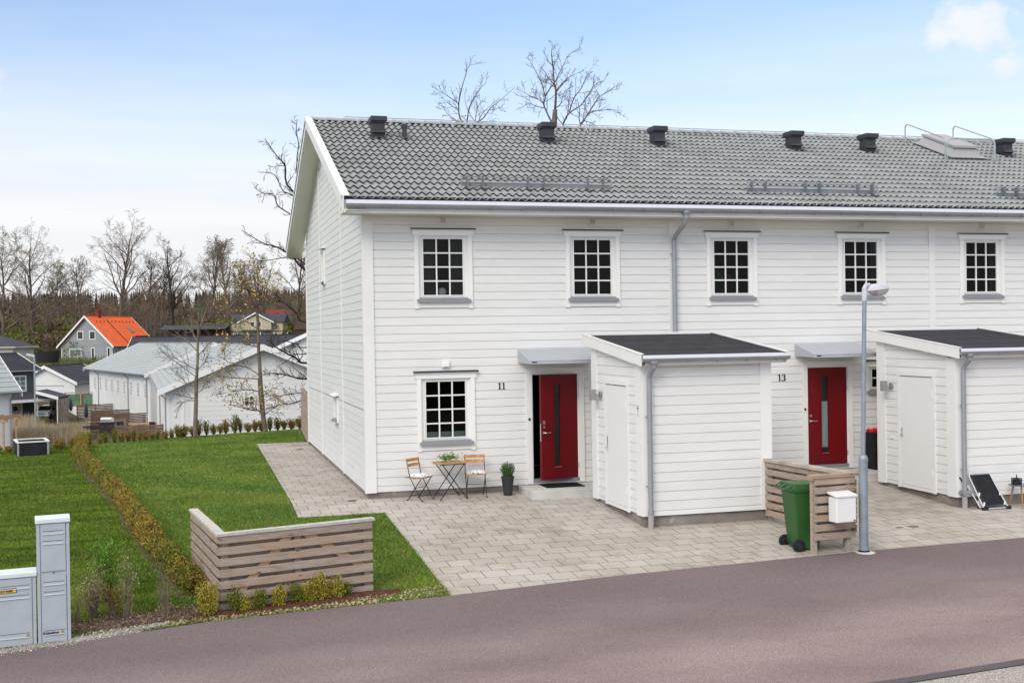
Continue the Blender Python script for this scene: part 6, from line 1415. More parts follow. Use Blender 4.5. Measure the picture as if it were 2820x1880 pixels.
t=thing('barn',(14.6,170.5,2.4),'small dark brown barn beside the spruce forest','barn',rz=-R(20)); t.scale=(.45,.45,.6); m=MB(); m.box(-4,4,0,6,-1,3.2); m.prism([(-.4,3.1),(3,5.2),(6.4,3.1)],'x',-4.4,4.4); m.build('barn_body',mat('brown_planks',(0,0,0)),t)
t=thing('red_roofed_house',(13.2,210,5.8),'low house with a rusty red roof behind the cream house','house',rz=-R(14)); t.scale=(.3,.3,.55); m=MB(); m.box(-9,9,0,7,-1,3.0); m.build('wall',dgw,t); m=MB(); m.prism([(-.5,2.9),(3.5,4.9),(7.5,2.9)],'x',-9.5,9.5); m.build('roof',brickm,t)
# ------------------------------------------------------------------ garden things in the valley
def P3(x,y,dz=0): return (x,y,gz(x,y)+dz)
screen_lab=['long brown patio screen farthest back beside the far terrace','middle brown patio screen with a closed grey parasol before it','brown patio screen nearest the far terrace corner behind the table']
for k,((x0,y0),(x1,y1)) in enumerate((((-14.7,102.7),(-11.2,103.6)),((-12.7,94.9),(-9.2,95.8)),((-10.9,88.1),(-7.4,89.0)))):
    z=gz(x0,y0); t=thing('patio_screen',(x0,y0,z),screen_lab[k],'screen','brown slatted patio screens'); d=Vector((x1-x0,y1-y0)); n=11
    for j in range(n): MB().bar((0,0,.25+j*.155),(d.x,d.y,.25+j*.155),.03,.12).build('slat',mat('brown_stained_slat',(.16,.105,.075),.85,.2,var=.2,vscale=2,island=.1),t)
    for f in (.0,.5,1): MB().box(d.x*f-.05,d.x*f+.05,d.y*f+.02,d.y*f+.12,-.6,1.9).build('post',MATS['brown_stained_slat'],t)
x0,y0=-7.7,49.7; z=-2.95; t=thing('low_garden_fence',(x0,y0,z),'low brown slatted fence in front of the near terrace corner','fence')
for j in range(6): MB().bar((0,0,.15+j*.16),(2.7,-.6,.15+j*.16),.03,.12).build('slat',MATS['brown_stained_slat'],t)
for f in (0,.5,1): MB().box(2.7*f-.04,2.7*f+.04,-.6*f+.02,-.6*f+.1,-.5,1.05).build('post',MATS['brown_stained_slat'],t)
for k,(x,y,h,lab) in enumerate(((*camxy(-41.6,112.5),2.5,'closed dark grey parasol standing before the patio screens'),(-15.3,102.8,2.1,'closed grey parasol at the far end of the patio screens'),(-7.5,93.4,2.3,'closed dark parasol against the white terrace wall'))):
    t=thing('parasol',P3(x,y),lab,'parasol','closed parasols'); m=MB(); m.tube([(0,0,0),(0,0,h)],.03,6); m.build('pole',galv,t); m=MB(); m.lathe([(.10,h*.42),(.19,h*.55),(.17,h*.75),(.10,h*.93),(.02,h*1.02)],(0,0,0),10); m.build('canopy',mat('dark_grey_parasol_cloth',(.05,.055,.07),.9,.2),t)
t=thing('gas_grill',P3(*camxy(-30.6,87)),'black gas grill with a pale lid on the patio','grill',rz=-R(20)); m=MB(); m.box(-.45,.45,-.3,.3,.1,.8); m.box(-.75,.75,-.28,.28,.8,.88); m.build('cabinet',blackp,t); m=MB(); m.prism([(-.3,.88),(-.28,1.1),(-.1,1.24),(.2,1.2),(.3,.88)],'x',-.42,.42); m.build('lid',steel,t)
t=thing('dining_table',P3(*camxy(-27.6,86)),'long pale wooden garden table on the patio','table',rz=R(8)); m=MB(); m.box(-1.0,1.0,-.45,.45,.72,.78); m.build('table_top',oak,t)
for sx in (-.9,.9):
    for s2_ in (-.38,.38): MB().box(sx-.05,sx+.05,s2_-.05,s2_+.05,0,.72).build('leg',oak,t)
for k,(x,y) in enumerate((camxy(-29.3,86),camxy(-28.6,84.8),camxy(-26.4,84.8),camxy(-25.7,86.2))):
    t=thing('garden_chair',P3(x,y),'dark garden chair, number %s from the left at the long patio table'%('first','second','third','last')[k] if 0 else ['dark garden chair at the left end of the long patio table','dark garden chair second from left at the patio table','dark garden chair third from left at the patio table','dark garden chair at the right end of the long patio table'][k],'chair','dark chairs at the patio table',rz=k*1.3)
    m=MB(); m.box(-.24,.24,-.24,.24,.42,.47); m.build('seat',blackp,t); MB().box(-.24,.24,.2,.25,.47,.92).build('backrest',blackp,t)
    for sx in (-.21,.21):
        for s2_ in (-.21,.21): MB().box(sx-.02,sx+.02,s2_-.02,s2_+.02,0,.42).build('leg',blackp,t)
t=thing('garden_bench',P3(*camxy(-29.6,82.5)),'dark wooden bench behind the shrub row at the patio corner','bench',rz=R(3)); m=MB(); m.box(-1.1,1.1,-.25,.25,.42,.48); m.build('seat',barkd,t); m=MB(); m.box(-1.1,1.1,.2,.25,.55,.85); m.build('backrest',barkd,t)
for sx in (-1,1): MB().box(sx-.05,sx+.05,-.22,.22,0,.42).build('leg',barkd,t)
t=thing('covered_furniture',P3(*camxy(-24.2,84)),'draped brown cover over furniture by the near terrace corner','cover'); m=MB(); m.lathe([(.75,0),(.6,.5),(.3,1.1),(.08,1.5)],(0,0,0),9); m.build('cover_cloth',mat('brown_cover_cloth',(.12,.095,.08),.9),t)
# pergola
t=thing('pergola',P3(*camxy(-28.4,63)),'unfinished light wood pergola at the left edge behind the raised bed','pergola',rz=-R(8)); t.scale=(.6,.8,.95); lw=mat('fresh_pine',(.42,.28,.17),.8,.2,var=.15,vscale=3)
for x in (-4.2,-3.0,-1.6,-.4,.9): MB().box(x-.07,x+.07,-.07,.07,-.5,2.3).build('post',lw,t)
for x in (-4.2,-1.6,.9): MB().box(x-.07,x+.07,2.9,3.04,-.5,2.3).build('post',lw,t)
MB().box(-4.6,1.3,-.1,.1,2.3,2.45).build('beam',lw,t); MB().box(-4.6,1.3,2.86,3.06,2.3,2.45).build('beam',lw,t)
for k in range(8): MB().box(-4.4+k*.78,-4.33+k*.78,-.6,3.6,2.45,2.58).build('rafter',lw,t)
# trampoline, goal, small street lamp, white fence, green fence
t=thing('trampoline',(-23.7,157.8,gz(-23.7,157.8)),'black netted trampoline on the grass left of the grey house','trampoline'); t.scale=(.47,.5,.72); m=MB(); nt_=24
for j in range(nt_):
    a,b=2*math.pi*j/nt_,2*math.pi*(j+1)/nt_; m.quad((3.2*math.cos(a),2.2*math.sin(a),.95),(3.2*math.cos(b),2.2*math.sin(b),.95),(3.55*math.cos(b),2.4*math.sin(b),3.2),(3.55*math.cos(a),2.4*math.sin(a),3.2))
m.build('net',mat('black_net',(.012,.012,.014),.9),t); MB().lathe([(.001,.9),(3.3,.9),(3.3,.98),(.001,.98)],(0,0,0),24,sy_=.68).build('mat',blackp,t)
for j in range(6): a=2*math.pi*j/6+.4; MB().tube([(3.25*math.cos(a),2.2*math.sin(a),-.6),(3.25*math.cos(a),2.2*math.sin(a),.95)],.05,6).build('leg',blackp,t)
t=thing('football_goal',(-23.0,137.5,gz(-23,137.5)),'small white football goal in the garden behind the charcoal house','goal'); m=MB(); m.tube([(-1.3,0,0),(-1.3,0,2),(1.3,.3,2),(1.3,.3,0)],.06,6); m.tube([(-1.3,1.2,0),(-1.3,0,2)],.04,6); m.tube([(1.3,1.5,0),(1.3,.3,2)],.04,6); m.build('goal_frame',mailw,t)
t=thing('street_lamp',(-14.9,72.5,-4.8),'distant slim street lamp in front of the charcoal house','street lamp'); MB().tube([(0,0,0),(0,0,6.7)],.06,8).build('pole',galv,t); m=MB(); m.tube([(0,0,6.7),(-.55,-.1,6.85)],.12,8); m.build('lamp_head',lampm,t)
t=thing('garden_wall',(-13.2,108.6,-5.5),'low white wall below the green garden fence','wall',rz=-R(12)); MB().box(-3.0,7.5,0,.2,-.5,1.5).build('wall',whf,t)
t=thing('garden_fence',(-13.2,114,-5.2),'pale wooden frame fence with green netting behind the white wall','fence',rz=-R(12))
for k in range(7): MB().box(-4+k*1.7,-3.87+k*1.7,0,.12,-.5,2.5).build('post',lw,t)
MB().box(-4,7,.0,.1,2.4,2.5).build('rail',lw,t); MB().box(-4,7,.0,.1,.9,1.0).build('rail',lw,t); MB().box(-4,7,.13,.15,0,2.3).build('netting',mat('green_netting',(.13,.20,.13),.9,.1,var=.3,vscale=1),t)
# reed and scrub meadow
def tufts(name,pts,n,h,mt,label,cat,seed,wd=.02,spread=.5,kind='stuff',par=None):
    rs=np.random.RandomState(seed); P=np.array([pts(rs) for _ in range(n)]); z=np.array([gz(x,y) for x,y in P])-.05
    a=rs.uniform(0,6.28,n); hh=h*rs.uniform(.4,1.1,n); ln=rs.normal(scale=spread*h*.3,size=(n,2)); w=wd*rs.uniform(.6,1.4,n)
    V=np.stack([np.stack([P[:,0]-w*np.cos(a),P[:,1]-w*np.sin(a),z],1),np.stack([P[:,0]+w*np.cos(a),P[:,1]+w*np.sin(a),z],1),np.stack([P[:,0]+ln[:,0],P[:,1]+ln[:,1],z+hh],1)],1).reshape(-1,3)
    o=npmesh(name,V,np.arange(3*n).reshape(n,3),mt); return tag(o,label,cat,kind=kind)
reedm=mat('dry_reed',(.38,.31,.21),.9,.1,island=.4); reedg=mat('olive_scrub_blade',(.19,.19,.08),.9,.1,island=.4)
tufts('dry_reeds',lambda r:camxy(-(r.uniform(.368,.437))*(d:=r.uniform(78,100)),d),16000,.95,reedm,'dry brown reeds and tall grass in the hollow before the houses','reeds',11,.022)
tufts('scrub_grass',lambda r:camxy(-(r.uniform(.20,.45))*(d:=r.uniform(60,150)),d),22000,.35,reedg,'rough green and brown grass on the valley floor','grass',12,.03)
tufts('bank_grass',lambda r:camxy(-(r.uniform(-.30,.46))*(d:=r.uniform(42,60)),d),16000,.35,reedm,'rough dry grass on the bank below the lawn','grass',14,.02)
tufts('hill_grass',lambda r:camxy(-(r.uniform(-.05,.47))*(d:=r.uniform(168,240)),d),16000,.9,mat('green_hill_blade',(.10,.13,.035),.9,.1,island=.4),'rough green grass on the slope below the wood','grass',13,.06)
# ------------------------------------------------------------------ trees
class Tree:
    def __init__(s,seed): s.r=np.random.RandomState(seed); s.A=[];s.B=[];s.ra=[];s.rb=[];s.T=[];s.main=[]
    def limb(s,p,d,L,r,lev,wig=.10,up=.06,kids=5,split=.62,ang=(28,62),seg=6,minr=.004,maxlev=4,start=.25,ratio=.55):
        rs=s.r; p=np.array(p,float); d=np.array(d,float); d/=np.linalg.norm(d); q=p; rr_=r; pts=[(p.copy(),d.copy(),r)]
        for k in range(seg):
            d=d+rs.normal(scale=wig,size=3)+np.array([0,0,up]); d/=np.linalg.norm(d); q=p+d*L/seg; r2=max(minr,r*(1-(k+1)/seg*.72)); s.add(p,q,rr_,r2,lev); p=q; rr_=r2; pts.append((p.copy(),d.copy(),r2))
        if lev>=maxlev: s.T.append(p); return pts
        n=max(1,int(kids*rs.uniform(.75,1.3)))
        for i in range(n):
            f=start+(1-start)*(i+rs.uniform(0,1))/n; k=min(seg-1,int(f*seg)); g=f*seg-k; b=pts[k][0]+(pts[k+1][0]-pts[k][0])*g; dd=pts[k+1][1]
            a=R(rs.uniform(*ang)); o=rnd_unit(rs,1)[0]; o-=dd*o.dot(dd); o/=np.linalg.norm(o)+1e-9; nd_=dd*math.cos(a)+o*math.sin(a)
            s.limb(b,nd_,L*ratio*rs.uniform(.6,1.15)*(1.15-f*.5),max(minr,pts[k+1][2]*split),lev+1,wig*1.15,up,kids,split,ang,max(3,seg-1),minr,maxlev,.2,ratio)
        s.T.append(p); return pts
    def poly(s,pts,r0,r1,lev=1,kids=6,L=1.0,sub=3,wig=.16,maxlev=4,**kw):
        # limb along given 3D points, with generated side twigs
        P=[np.array(p,float) for p in pts]; Q=[]; n=len(P)
        for i in range(n-1):
            for k in range(4):
                t=k/4; a,b,c,d=P[max(i-1,0)],P[i],P[i+1],P[min(i+2,n-1)]; Q.append(.5*((2*b)+(-a+c)*t+(2*a-5*b+4*c-d)*t*t+(-a+3*b-3*c+d)*t**3))
        Q.append(P[-1]); m=len(Q)-1
        for i in range(m):
            s.add(Q[i],Q[i+1],r0+(r1-r0)*i/m,r0+(r1-r0)*(i+1)/m,lev)
        for i in range(int(kids)):
            f=.15+.85*(i+s.r.uniform())/kids; k=min(m-1,int(f*m)); d=Q[k+1]-Q[k]; d/=np.linalg.norm(d); o=rnd_unit(s.r,1)[0]; o-=d*o.dot(d); o/=np.linalg.norm(o)+1e-9; a=R(s.r.uniform(25,60))
            s.limb(Q[k],d*math.cos(a)+o*math.sin(a),L*s.r.uniform(.5,1.2)*(1.2-f*.5),max(.005,(r0+(r1-r0)*f)*.55),lev+1,wig=wig,maxlev=maxlev,**kw)
    def add(s,a,b,ra,rb,lev):
        s.A.append(a);s.B.append(b);s.ra.append(ra);s.rb.append(rb); s.main.append(lev)
    def build(s,t,mtk,mbr,leafm=None,nleaf=0,lsize=.05,thick=2):
        A,B,ra,rb,ln=map(np.array,(s.A,s.B,s.ra,s.rb,s.main)); k=ln<=0
        if k.any(): segmesh('trunk',A[k],B[k],ra[k],rb[k],mtk,t,8)
        k=(ln>0)&(ln<=2)
        if k.any(): cr=segmesh('branches',A[k],B[k],ra[k],rb[k],mbr,t,5)
        k=ln>2
        if k.any(): segmesh('twigs',A[k],B[k],ra[k],rb[k],mbr,t,3)
        if leafm:
            T=np.array(s.T); n=len(T); P=T[s.r.randint(0,n,nleaf)]+s.r.normal(scale=lsize*1.6,size=(nleaf,3)); leaves('buds',P,lsize,s.r,leafm,t,asp=.7)
def bare_tree(name,label,x,y,h,seed,group=None,mtk=bark,mbr=bark,kids=6,spread=(30,60),trunk=.35,r=None,minr=.012,leafm=None,nleaf=0,lsize=.06,maxlev=4,zz=None,up=.05,nlimb=9,ratio=.55,cr=1.0):
    t=thing(name,(x,y,(gz(x,y) if zz is None else zz)-.1),label,'tree',group); T=Tree(seed); r=r or h*.018
    pts=T.limb((0,0,0),(T.r.normal(scale=.03),T.r.normal(scale=.03),1),h*.93,r,0,wig=.045,up=.03,kids=0,seg=12,maxlev=0,minr=minr)
    for i in range(nlimb):
        f=trunk+(1-trunk)*(i+T.r.uniform(0,.8))/nlimb; k=min(11,int(f*12)); b=pts[k][0]; a=R(T.r.uniform(*spread))*(1.1-.5*f); az=i*2.4+T.r.uniform(-.4,.4); d=(math.sin(a)*math.cos(az),math.sin(a)*math.sin(az),math.cos(a))
        T.limb(b,d,h*.40*cr*(1.18-.75*f)*T.r.uniform(.8,1.15),pts[k][2]*.62,1,wig=.13,up=up,kids=kids,minr=minr,maxlev=maxlev,ratio=ratio)
    T.build(t,mtk,mbr,leafm,nleaf,lsize); return t
budg=mat('yellow_green_bud',(.24,.25,.07),.8,.1,island=.3); budy=mat('yellow_bronze_leaf',(.44,.31,.09),.8,.1,island=.4); budb=mat('brown_catkin',(.20,.13,.08),.9,.1,island=.3)
TREES=[('bare_tree','big dark bare tree behind the gable,branches reaching left past the house',301,0.006,[[3.62,25.85,-0.3],(0,0.26,0.16,0,0,[[3.62,25.85,-0.3],[3.69,25.85,3.49],[3.7,25.87,6.51],[3.86,25.84,9.22],[3.92,25.84,11.03]]),(1,0.052700000000000004,0.012,16,0.6400000000000001,[[3.76,25.86,7.71],[0.86,25.63,9.02],[0.52,25.28,10.01],[0.2,24.91,10.31],[-0.31,24.56,10.96]]),(1,0.031,0.012,15,0.5599999999999999,[[3.75,25.86,7.11],[0.86,25.63,8.84],[0.45,25.45,9.0],[0.07,24.94,9.59],[-0.44,24.66,9.66]]),(1,0.031,0.012,15,0.5599999999999999,[[3.72,25.86,6.21],[0.73,25.66,8.11],[0.19,25.18,8.41],[0.04,25.06,8.82],[-0.41,25.04,8.87],[-0.75,24.59,9.05]]),(1,0.062,0.012,21,0.6400000000000001,[[3.69,25.85,4.24],[1.28,25.49,5.83],[0.77,25.45,6.38],[0.13,24.83,6.7],[-0.45,24.79,6.87],[-1.27,24.52,7.35]]),(1,0.031,0.012,15,0.48,[[3.69,25.85,4.55],[1.28,25.49,6.08],[0.93,25.22,6.3],[0.32,25.02,6.29],[-0.48,24.56,6.14],[-0.89,24.39,6.24]]),(1,0.031,0.012,15,0.5599999999999999,[[3.8,25.85,8.62],[1.25,25.53,9.39],[0.98,25.1,10.17],[1.05,25.03,10.83],[0.93,24.6,11.3],[0.91,23.91,11.65]]),(1,0.055799999999999995,0.012,18,0.7200000000000001,[[3.65,25.85,2.28],[1.28,25.46,2.05],[0.83,25.35,2.27],[0.27,24.78,2.55],[-0.11,24.74,2.81],[-0.29,24.15,3.0]]),(1,0.0465,0.012,18,0.7200000000000001,[[3.64,25.84,1.38],[1.26,25.46,1.41],[0.73,24.96,1.5],[0.28,25.15,1.63],[-0.26,24.57,1.69],[-0.63,24.28,1.6]]),(1,0.031,0.012,12,0.5599999999999999,[[3.66,25.85,2.58],[1.28,25.46,2.42],[0.68,25.1,2.46],[0.25,24.39,2.66]]),(1,0.031,0.012,12,0.5599999999999999,[[3.67,25.85,3.04],[1.29,25.46,2.68],[0.78,24.72,2.85],[0.25,24.43,2.99]]),(1,0.0372,0.012,18,0.7200000000000001,[[3.68,25.85,3.79],[1.25,25.48,3.71],[0.85,25.23,4.13],[0.33,25.06,4.5],[-0.21,24.57,4.74],[-0.65,24.69,4.85]]),(1,0.031,0.012,15,0.5599999999999999,[[3.64,25.84,1.23],[1.17,25.48,0.58],[0.72,25.18,0.47],[0.14,24.97,0.41],[-0.44,24.57,0.31]]),(1,0.0248,0.012,15,0.48,[[3.63,25.84,0.77],[1.18,25.48,0.84],[0.43,25.06,0.8],[-0.01,24.7,0.77],[-0.46,24.2,0.61]])],('dark',)),('bare_tree','small pale bare tree rising behind the roof left of the second roof vent',302,0.008,[[11.26,38.35,-1.5],(0,0.22,0.12,0,0,[[11.26,38.35,-1.5],[11.26,38.35,12.6],[11.28,38.35,13.76]]),(1,0.052500000000000005,0.01,9,1.0,[[11.28,38.35,13.76],[10.9,37.89,14.29],[10.68,37.94,14.68],[10.66,37.99,15.38],[10.65,37.29,15.97],[10.96,37.56,16.82],[10.94,37.08,17.03],[11.11,36.8,17.24]]),(1,0.04125,0.01,8,1.0,[[11.16,38.39,14.18],[11.27,38.61,14.69],[11.39,38.71,15.31],[11.76,39.02,15.9],[12.2,39.35,16.55],[12.41,39.02,16.73]]),(1,0.045,0.01,9,1.0,[[11.28,38.35,13.76],[11.61,38.27,14.36],[12.3,39.08,14.9],[12.78,39.42,15.5],[13.22,39.01,15.86],[14.28,39.76,16.77]]),(1,0.026250000000000002,0.01,5,0.7,[[11.61,38.27,14.45],[11.66,38.05,15.11],[11.76,37.27,15.46]]),(1,0.0225,0.01,6,0.8,[[10.78,38.51,15.48],[10.0,37.52,15.63],[9.33,37.41,15.99]]),(1,0.0225,0.01,5,0.7,[[10.77,38.51,15.16],[10.28,38.22,15.32],[9.88,37.85,15.51]]),(1,0.026250000000000002,0.01,6,0.8,[[11.79,38.22,14.54],[12.09,38.62,15.0],[12.51,39.13,15.39],[13.21,39.7,16.0]]),(1,0.0225,0.01,5,0.7,[[11.57,38.28,14.54],[11.36,38.4,14.93],[11.35,39.32,15.66],[11.41,39.73,16.36]]),(1,0.0225,0.01,5,0.7,[[10.98,38.44,14.41],[10.35,38.98,14.91],[10.3,40.5,15.76]])],('mid',)),('bare_tree','tall bare tree with a straight stem rising behind the second roof vent',303,0.008,[[15.0,35.24,-1.5],(0,0.22,0.12,0,0,[[15.0,35.24,-1.5],[15.04,35.24,13.35],[15.1,35.23,14.07],[15.15,35.22,14.69]]),(1,0.0675,0.01,12,1.1,[[15.15,35.22,14.69],[15.07,34.78,15.5],[14.96,34.7,15.97],[14.88,34.64,16.79],[14.59,33.91,17.27],[14.68,34.03,17.72]]),(1,0.052500000000000005,0.01,11,1.1,[[15.07,35.24,13.8],[14.7,35.22,14.54],[14.55,35.3,15.0],[14.61,35.2,15.34],[14.4,35.22,16.1],[14.09,35.4,16.84],[13.93,35.93,17.49]]),(1,0.037500000000000006,0.01,10,1.0,[[14.66,35.36,15.38],[14.91,35.36,15.79],[15.24,35.52,16.15],[15.71,36.52,16.66],[16.02,36.4,17.29],[16.37,36.55,17.89],[17.06,36.57,18.35]]),(1,0.03,0.01,8,0.9,[[14.57,35.38,15.02],[14.43,35.83,15.33],[13.95,35.78,15.48],[13.72,35.95,15.68]]),(1,0.03,0.01,6,0.8,[[15.23,35.21,15.68],[15.42,34.89,15.98],[15.36,33.56,16.0],[15.88,33.18,16.25]]),(1,0.03,0.01,7,0.8,[[15.17,35.22,14.78],[15.49,35.29,15.04],[15.96,36.14,15.81],[16.47,36.65,16.21]]),(1,0.026250000000000002,0.01,6,0.8,[[14.57,35.38,14.79],[14.34,35.87,14.97],[14.02,35.57,14.99],[13.71,36.11,15.26]])],('mid',budb,400,0.05)),('bare_tree','spreading bare tree rising behind the roof between the second and third vents',304,0.008,[[16.18,35.96,-1.5],(0,0.22,0.12,0,0,[[16.18,35.96,-1.5],[16.19,35.96,13.05]]),(1,0.056249999999999994,0.01,9,1.0,[[16.19,35.96,13.05],[15.88,36.13,13.98],[15.82,35.49,14.32],[16.02,35.36,14.62],[16.63,35.44,15.02],[16.83,35.05,15.4],[17.11,34.88,15.87],[17.0,34.27,16.41]]),(1,0.037500000000000006,0.01,9,1.0,[[16.18,35.98,14.74],[16.47,36.08,15.5],[16.8,35.77,16.0],[16.98,35.56,16.51],[17.32,35.55,17.02]]),(1,0.045,0.01,6,0.9,[[16.19,35.96,13.05],[16.55,35.4,13.87],[16.56,35.54,14.35],[16.48,35.17,14.73],[16.16,34.62,15.15]]),(1,0.045,0.01,10,1.0,[[16.69,35.83,13.95],[17.06,35.6,14.56],[17.35,35.31,15.11],[17.67,35.38,15.5],[18.66,35.53,16.12]]),(1,0.03,0.01,8,0.9,[[17.1,35.72,14.59],[17.58,35.98,14.84],[18.67,36.54,15.07],[19.29,36.87,15.11]]),(1,0.0225,0.01,5,0.7,[[17.39,35.65,16.04],[17.84,36.07,16.38],[18.35,36.41,16.57]]),(1,0.0225,0.01,6,0.7,[[16.92,35.77,14.27],[17.32,35.54,14.11],[17.33,34.9,13.77]]),(1,0.0225,0.01,5,0.7,[[16.04,36.01,14.42],[16.2,36.17,15.14],[16.14,36.09,15.58]])],('mid',budb,400,0.05)),('young_tree','slim pale young tree with a straight stem and forked top behind the shrub row',305,0.0045,[[-3.16,15.88,-0.5],(0,0.075,0.05,0,0,[[-3.16,15.88,-0.5],[-3.16,15.88,0.21],[-3.11,15.88,1.2],[-3.1,15.88,1.88]]),(0,0.055,0.035,0,0,[[-3.16,15.88,-0.5],[-3.08,15.87,1.85],[-3.04,15.87,2.51],[-3.03,15.87,3.02]]),(1,0.035,0.008,9,0.5,[[-3.03,15.87,3.02],[-2.99,15.7,3.43],[-2.99,15.45,3.75],[-3.0,15.38,4.24],[-2.98,15.15,4.64]]),(1,0.032,0.008,9,0.5,[[-3.04,15.87,3.04],[-3.17,16.04,3.31],[-3.21,16.18,3.64],[-3.24,16.17,4.12],[-3.42,16.39,4.44],[-3.47,16.52,4.78]]),(1,0.028,0.007,9,0.5,[[-3.02,15.87,3.04],[-2.95,15.93,3.47],[-2.8,16.14,3.89],[-2.61,16.21,4.43],[-2.57,16.28,4.8]]),(1,0.02,0.006,6,0.4,[[-3.21,15.92,3.35],[-3.39,16.43,3.55],[-3.45,16.69,3.82]]),(1,0.016,0.005,8,0.5,[[-3.04,15.87,2.71],[-3.34,15.88,3.03],[-3.59,16.14,3.24],[-3.83,16.24,3.45]]),(1,0.018,0.005,9,0.5,[[-3.05,15.87,2.55],[-2.85,15.85,2.77],[-2.56,15.77,3.12],[-2.3,15.69,3.63]]),(1,0.018,0.005,10,0.6,[[-3.08,15.87,2.12],[-3.41,15.88,2.33],[-3.7,15.75,2.52],[-3.98,15.69,2.94]]),(1,0.016,0.005,9,0.6,[[-3.1,15.88,1.91],[-3.61,16.01,2.31],[-4.0,16.12,2.63],[-4.19,16.11,2.75]]),(1,0.016,0.005,7,0.5,[[-3.04,15.86,2.14],[-2.81,15.85,2.4],[-2.72,16.02,2.81]]),(1,0.016,0.005,9,0.5,[[-3.16,15.89,1.61],[-3.35,15.96,1.68],[-3.57,15.88,1.89],[-3.74,16.02,2.03]]),(1,0.015,0.005,9,0.5,[[-3.17,15.89,1.23],[-3.45,15.95,1.3],[-3.9,16.28,1.43]]),(1,0.014,0.005,8,0.5,[[-3.17,15.89,1.16],[-3.47,15.66,1.14],[-3.79,15.57,0.84]]),(1,0.014,0.005,6,0.4,[[-3.14,15.89,1.34],[-2.92,15.62,1.53],[-2.75,15.44,1.8]])],('pale',)),('young_tree','young tree with scattered yellow-bronze leaves right of the slim pale one',306,0.0045,[[-0.9,16.92,-0.5],(0,0.085,0.065,0,0,[[-0.9,16.92,-0.5],[-0.92,16.92,0.04],[-0.98,16.94,0.52],[-1.02,16.96,0.85],[-1.06,16.97,1.32],[-1.07,16.98,1.79]]),(0,0.065,0.045,0,0,[[-0.9,16.92,-0.5],[-1.05,16.97,1.85],[-1.06,16.98,2.13],[-1.08,16.99,2.56],[-1.09,16.99,2.88],[-1.09,17.0,3.63],[-1.12,17.01,3.95]]),(1,0.035,0.007,12,0.7,[[-1.12,17.01,3.95],[-1.14,16.91,4.38],[-1.18,16.77,4.8],[-1.2,16.88,5.44],[-1.23,16.7,5.73]]),(1,0.03,0.006,12,0.7,[[-1.12,17.01,3.97],[-1.32,16.87,4.48],[-1.5,16.57,4.85],[-1.68,16.51,5.32]]),(1,0.03,0.006,12,0.7,[[-1.11,17.01,3.97],[-0.95,16.91,4.48],[-0.77,16.88,4.91],[-0.65,16.74,5.37]]),(1,0.02,0.006,9,0.6,[[-1.12,17.01,4.01],[-1.42,17.11,4.21],[-1.77,17.11,4.67]]),(1,0.02,0.006,9,0.6,[[-1.11,17.0,3.89],[-0.83,16.75,4.26],[-0.5,16.68,4.58]]),(1,0.022,0.006,12,0.6,[[-1.07,16.98,1.87],[-1.45,17.22,2.13],[-1.86,17.36,2.24],[-2.17,17.38,2.4],[-2.42,17.41,2.58]]),(1,0.022,0.006,12,0.6,[[-1.07,16.98,1.76],[-1.77,17.24,1.79],[-2.39,17.63,1.84],[-2.7,18.01,1.72]]),(1,0.02,0.006,10,0.6,[[-1.09,16.99,2.81],[-1.34,17.03,2.86],[-1.75,17.32,2.99],[-2.16,17.55,3.07]]),(1,0.02,0.006,10,0.5,[[-1.11,17.0,3.41],[-1.54,17.06,3.72],[-1.95,17.08,4.02],[-2.25,17.14,4.28],[-2.39,17.3,4.42]]),(1,0.022,0.006,14,0.5,[[-1.06,16.97,1.32],[-1.44,17.13,1.4],[-2.01,17.22,1.34],[-2.35,17.18,1.28]]),(1,0.02,0.006,12,0.5,[[-1.02,16.96,0.69],[-1.57,17.05,0.79],[-2.07,16.9,0.96]]),(1,0.02,0.006,8,0.5,[[-1.0,16.95,0.57],[-1.21,16.9,0.81],[-1.2,17.01,1.02]]),(1,0.018,0.006,8,0.5,[[-1.03,16.96,0.48],[-0.78,16.83,0.69],[-0.55,16.81,0.84]]),(1,0.018,0.006,8,0.5,[[-1.04,16.96,1.2],[-0.78,16.65,1.33],[-0.68,16.31,1.57]])],('mid',budy,1500,0.075))]
for kind,label,seed,r0,data,leaf in TREES:
    ox,oy,oz=data[0]; t=thing(kind,(ox,oy,oz),label,'tree'); T=Tree(seed)
    for lev,ra_,rb_,kids,L,pts in data[1:]:
        q=[(p[0]-ox,p[1]-oy,p[2]-oz) for p in pts]
        if lev==0:
            for a,b,u in zip(q,q[1:],range(99)): n_=len(q)-1; T.add(np.array(a),np.array(b),ra_+(rb_-ra_)*u/n_,ra_+(rb_-ra_)*(u+1)/n_,0)
            if kids: T.poly(q,ra_*.99,rb_*.99,lev=0,kids=kids,L=L,kids2=0) if 0 else None
        else: T.poly(q,ra_,rb_,lev=lev,kids=kids,L=L,minr=r0,maxlev=lev+2)
    mt={'dark':(barkd,barkd),'pale':(barkl,barkl),'mid':(bark,bark)}[leaf[0]]
    T.build(t,mt[0],mt[1],*(leaf[1:] if len(leaf)>1 else ()))
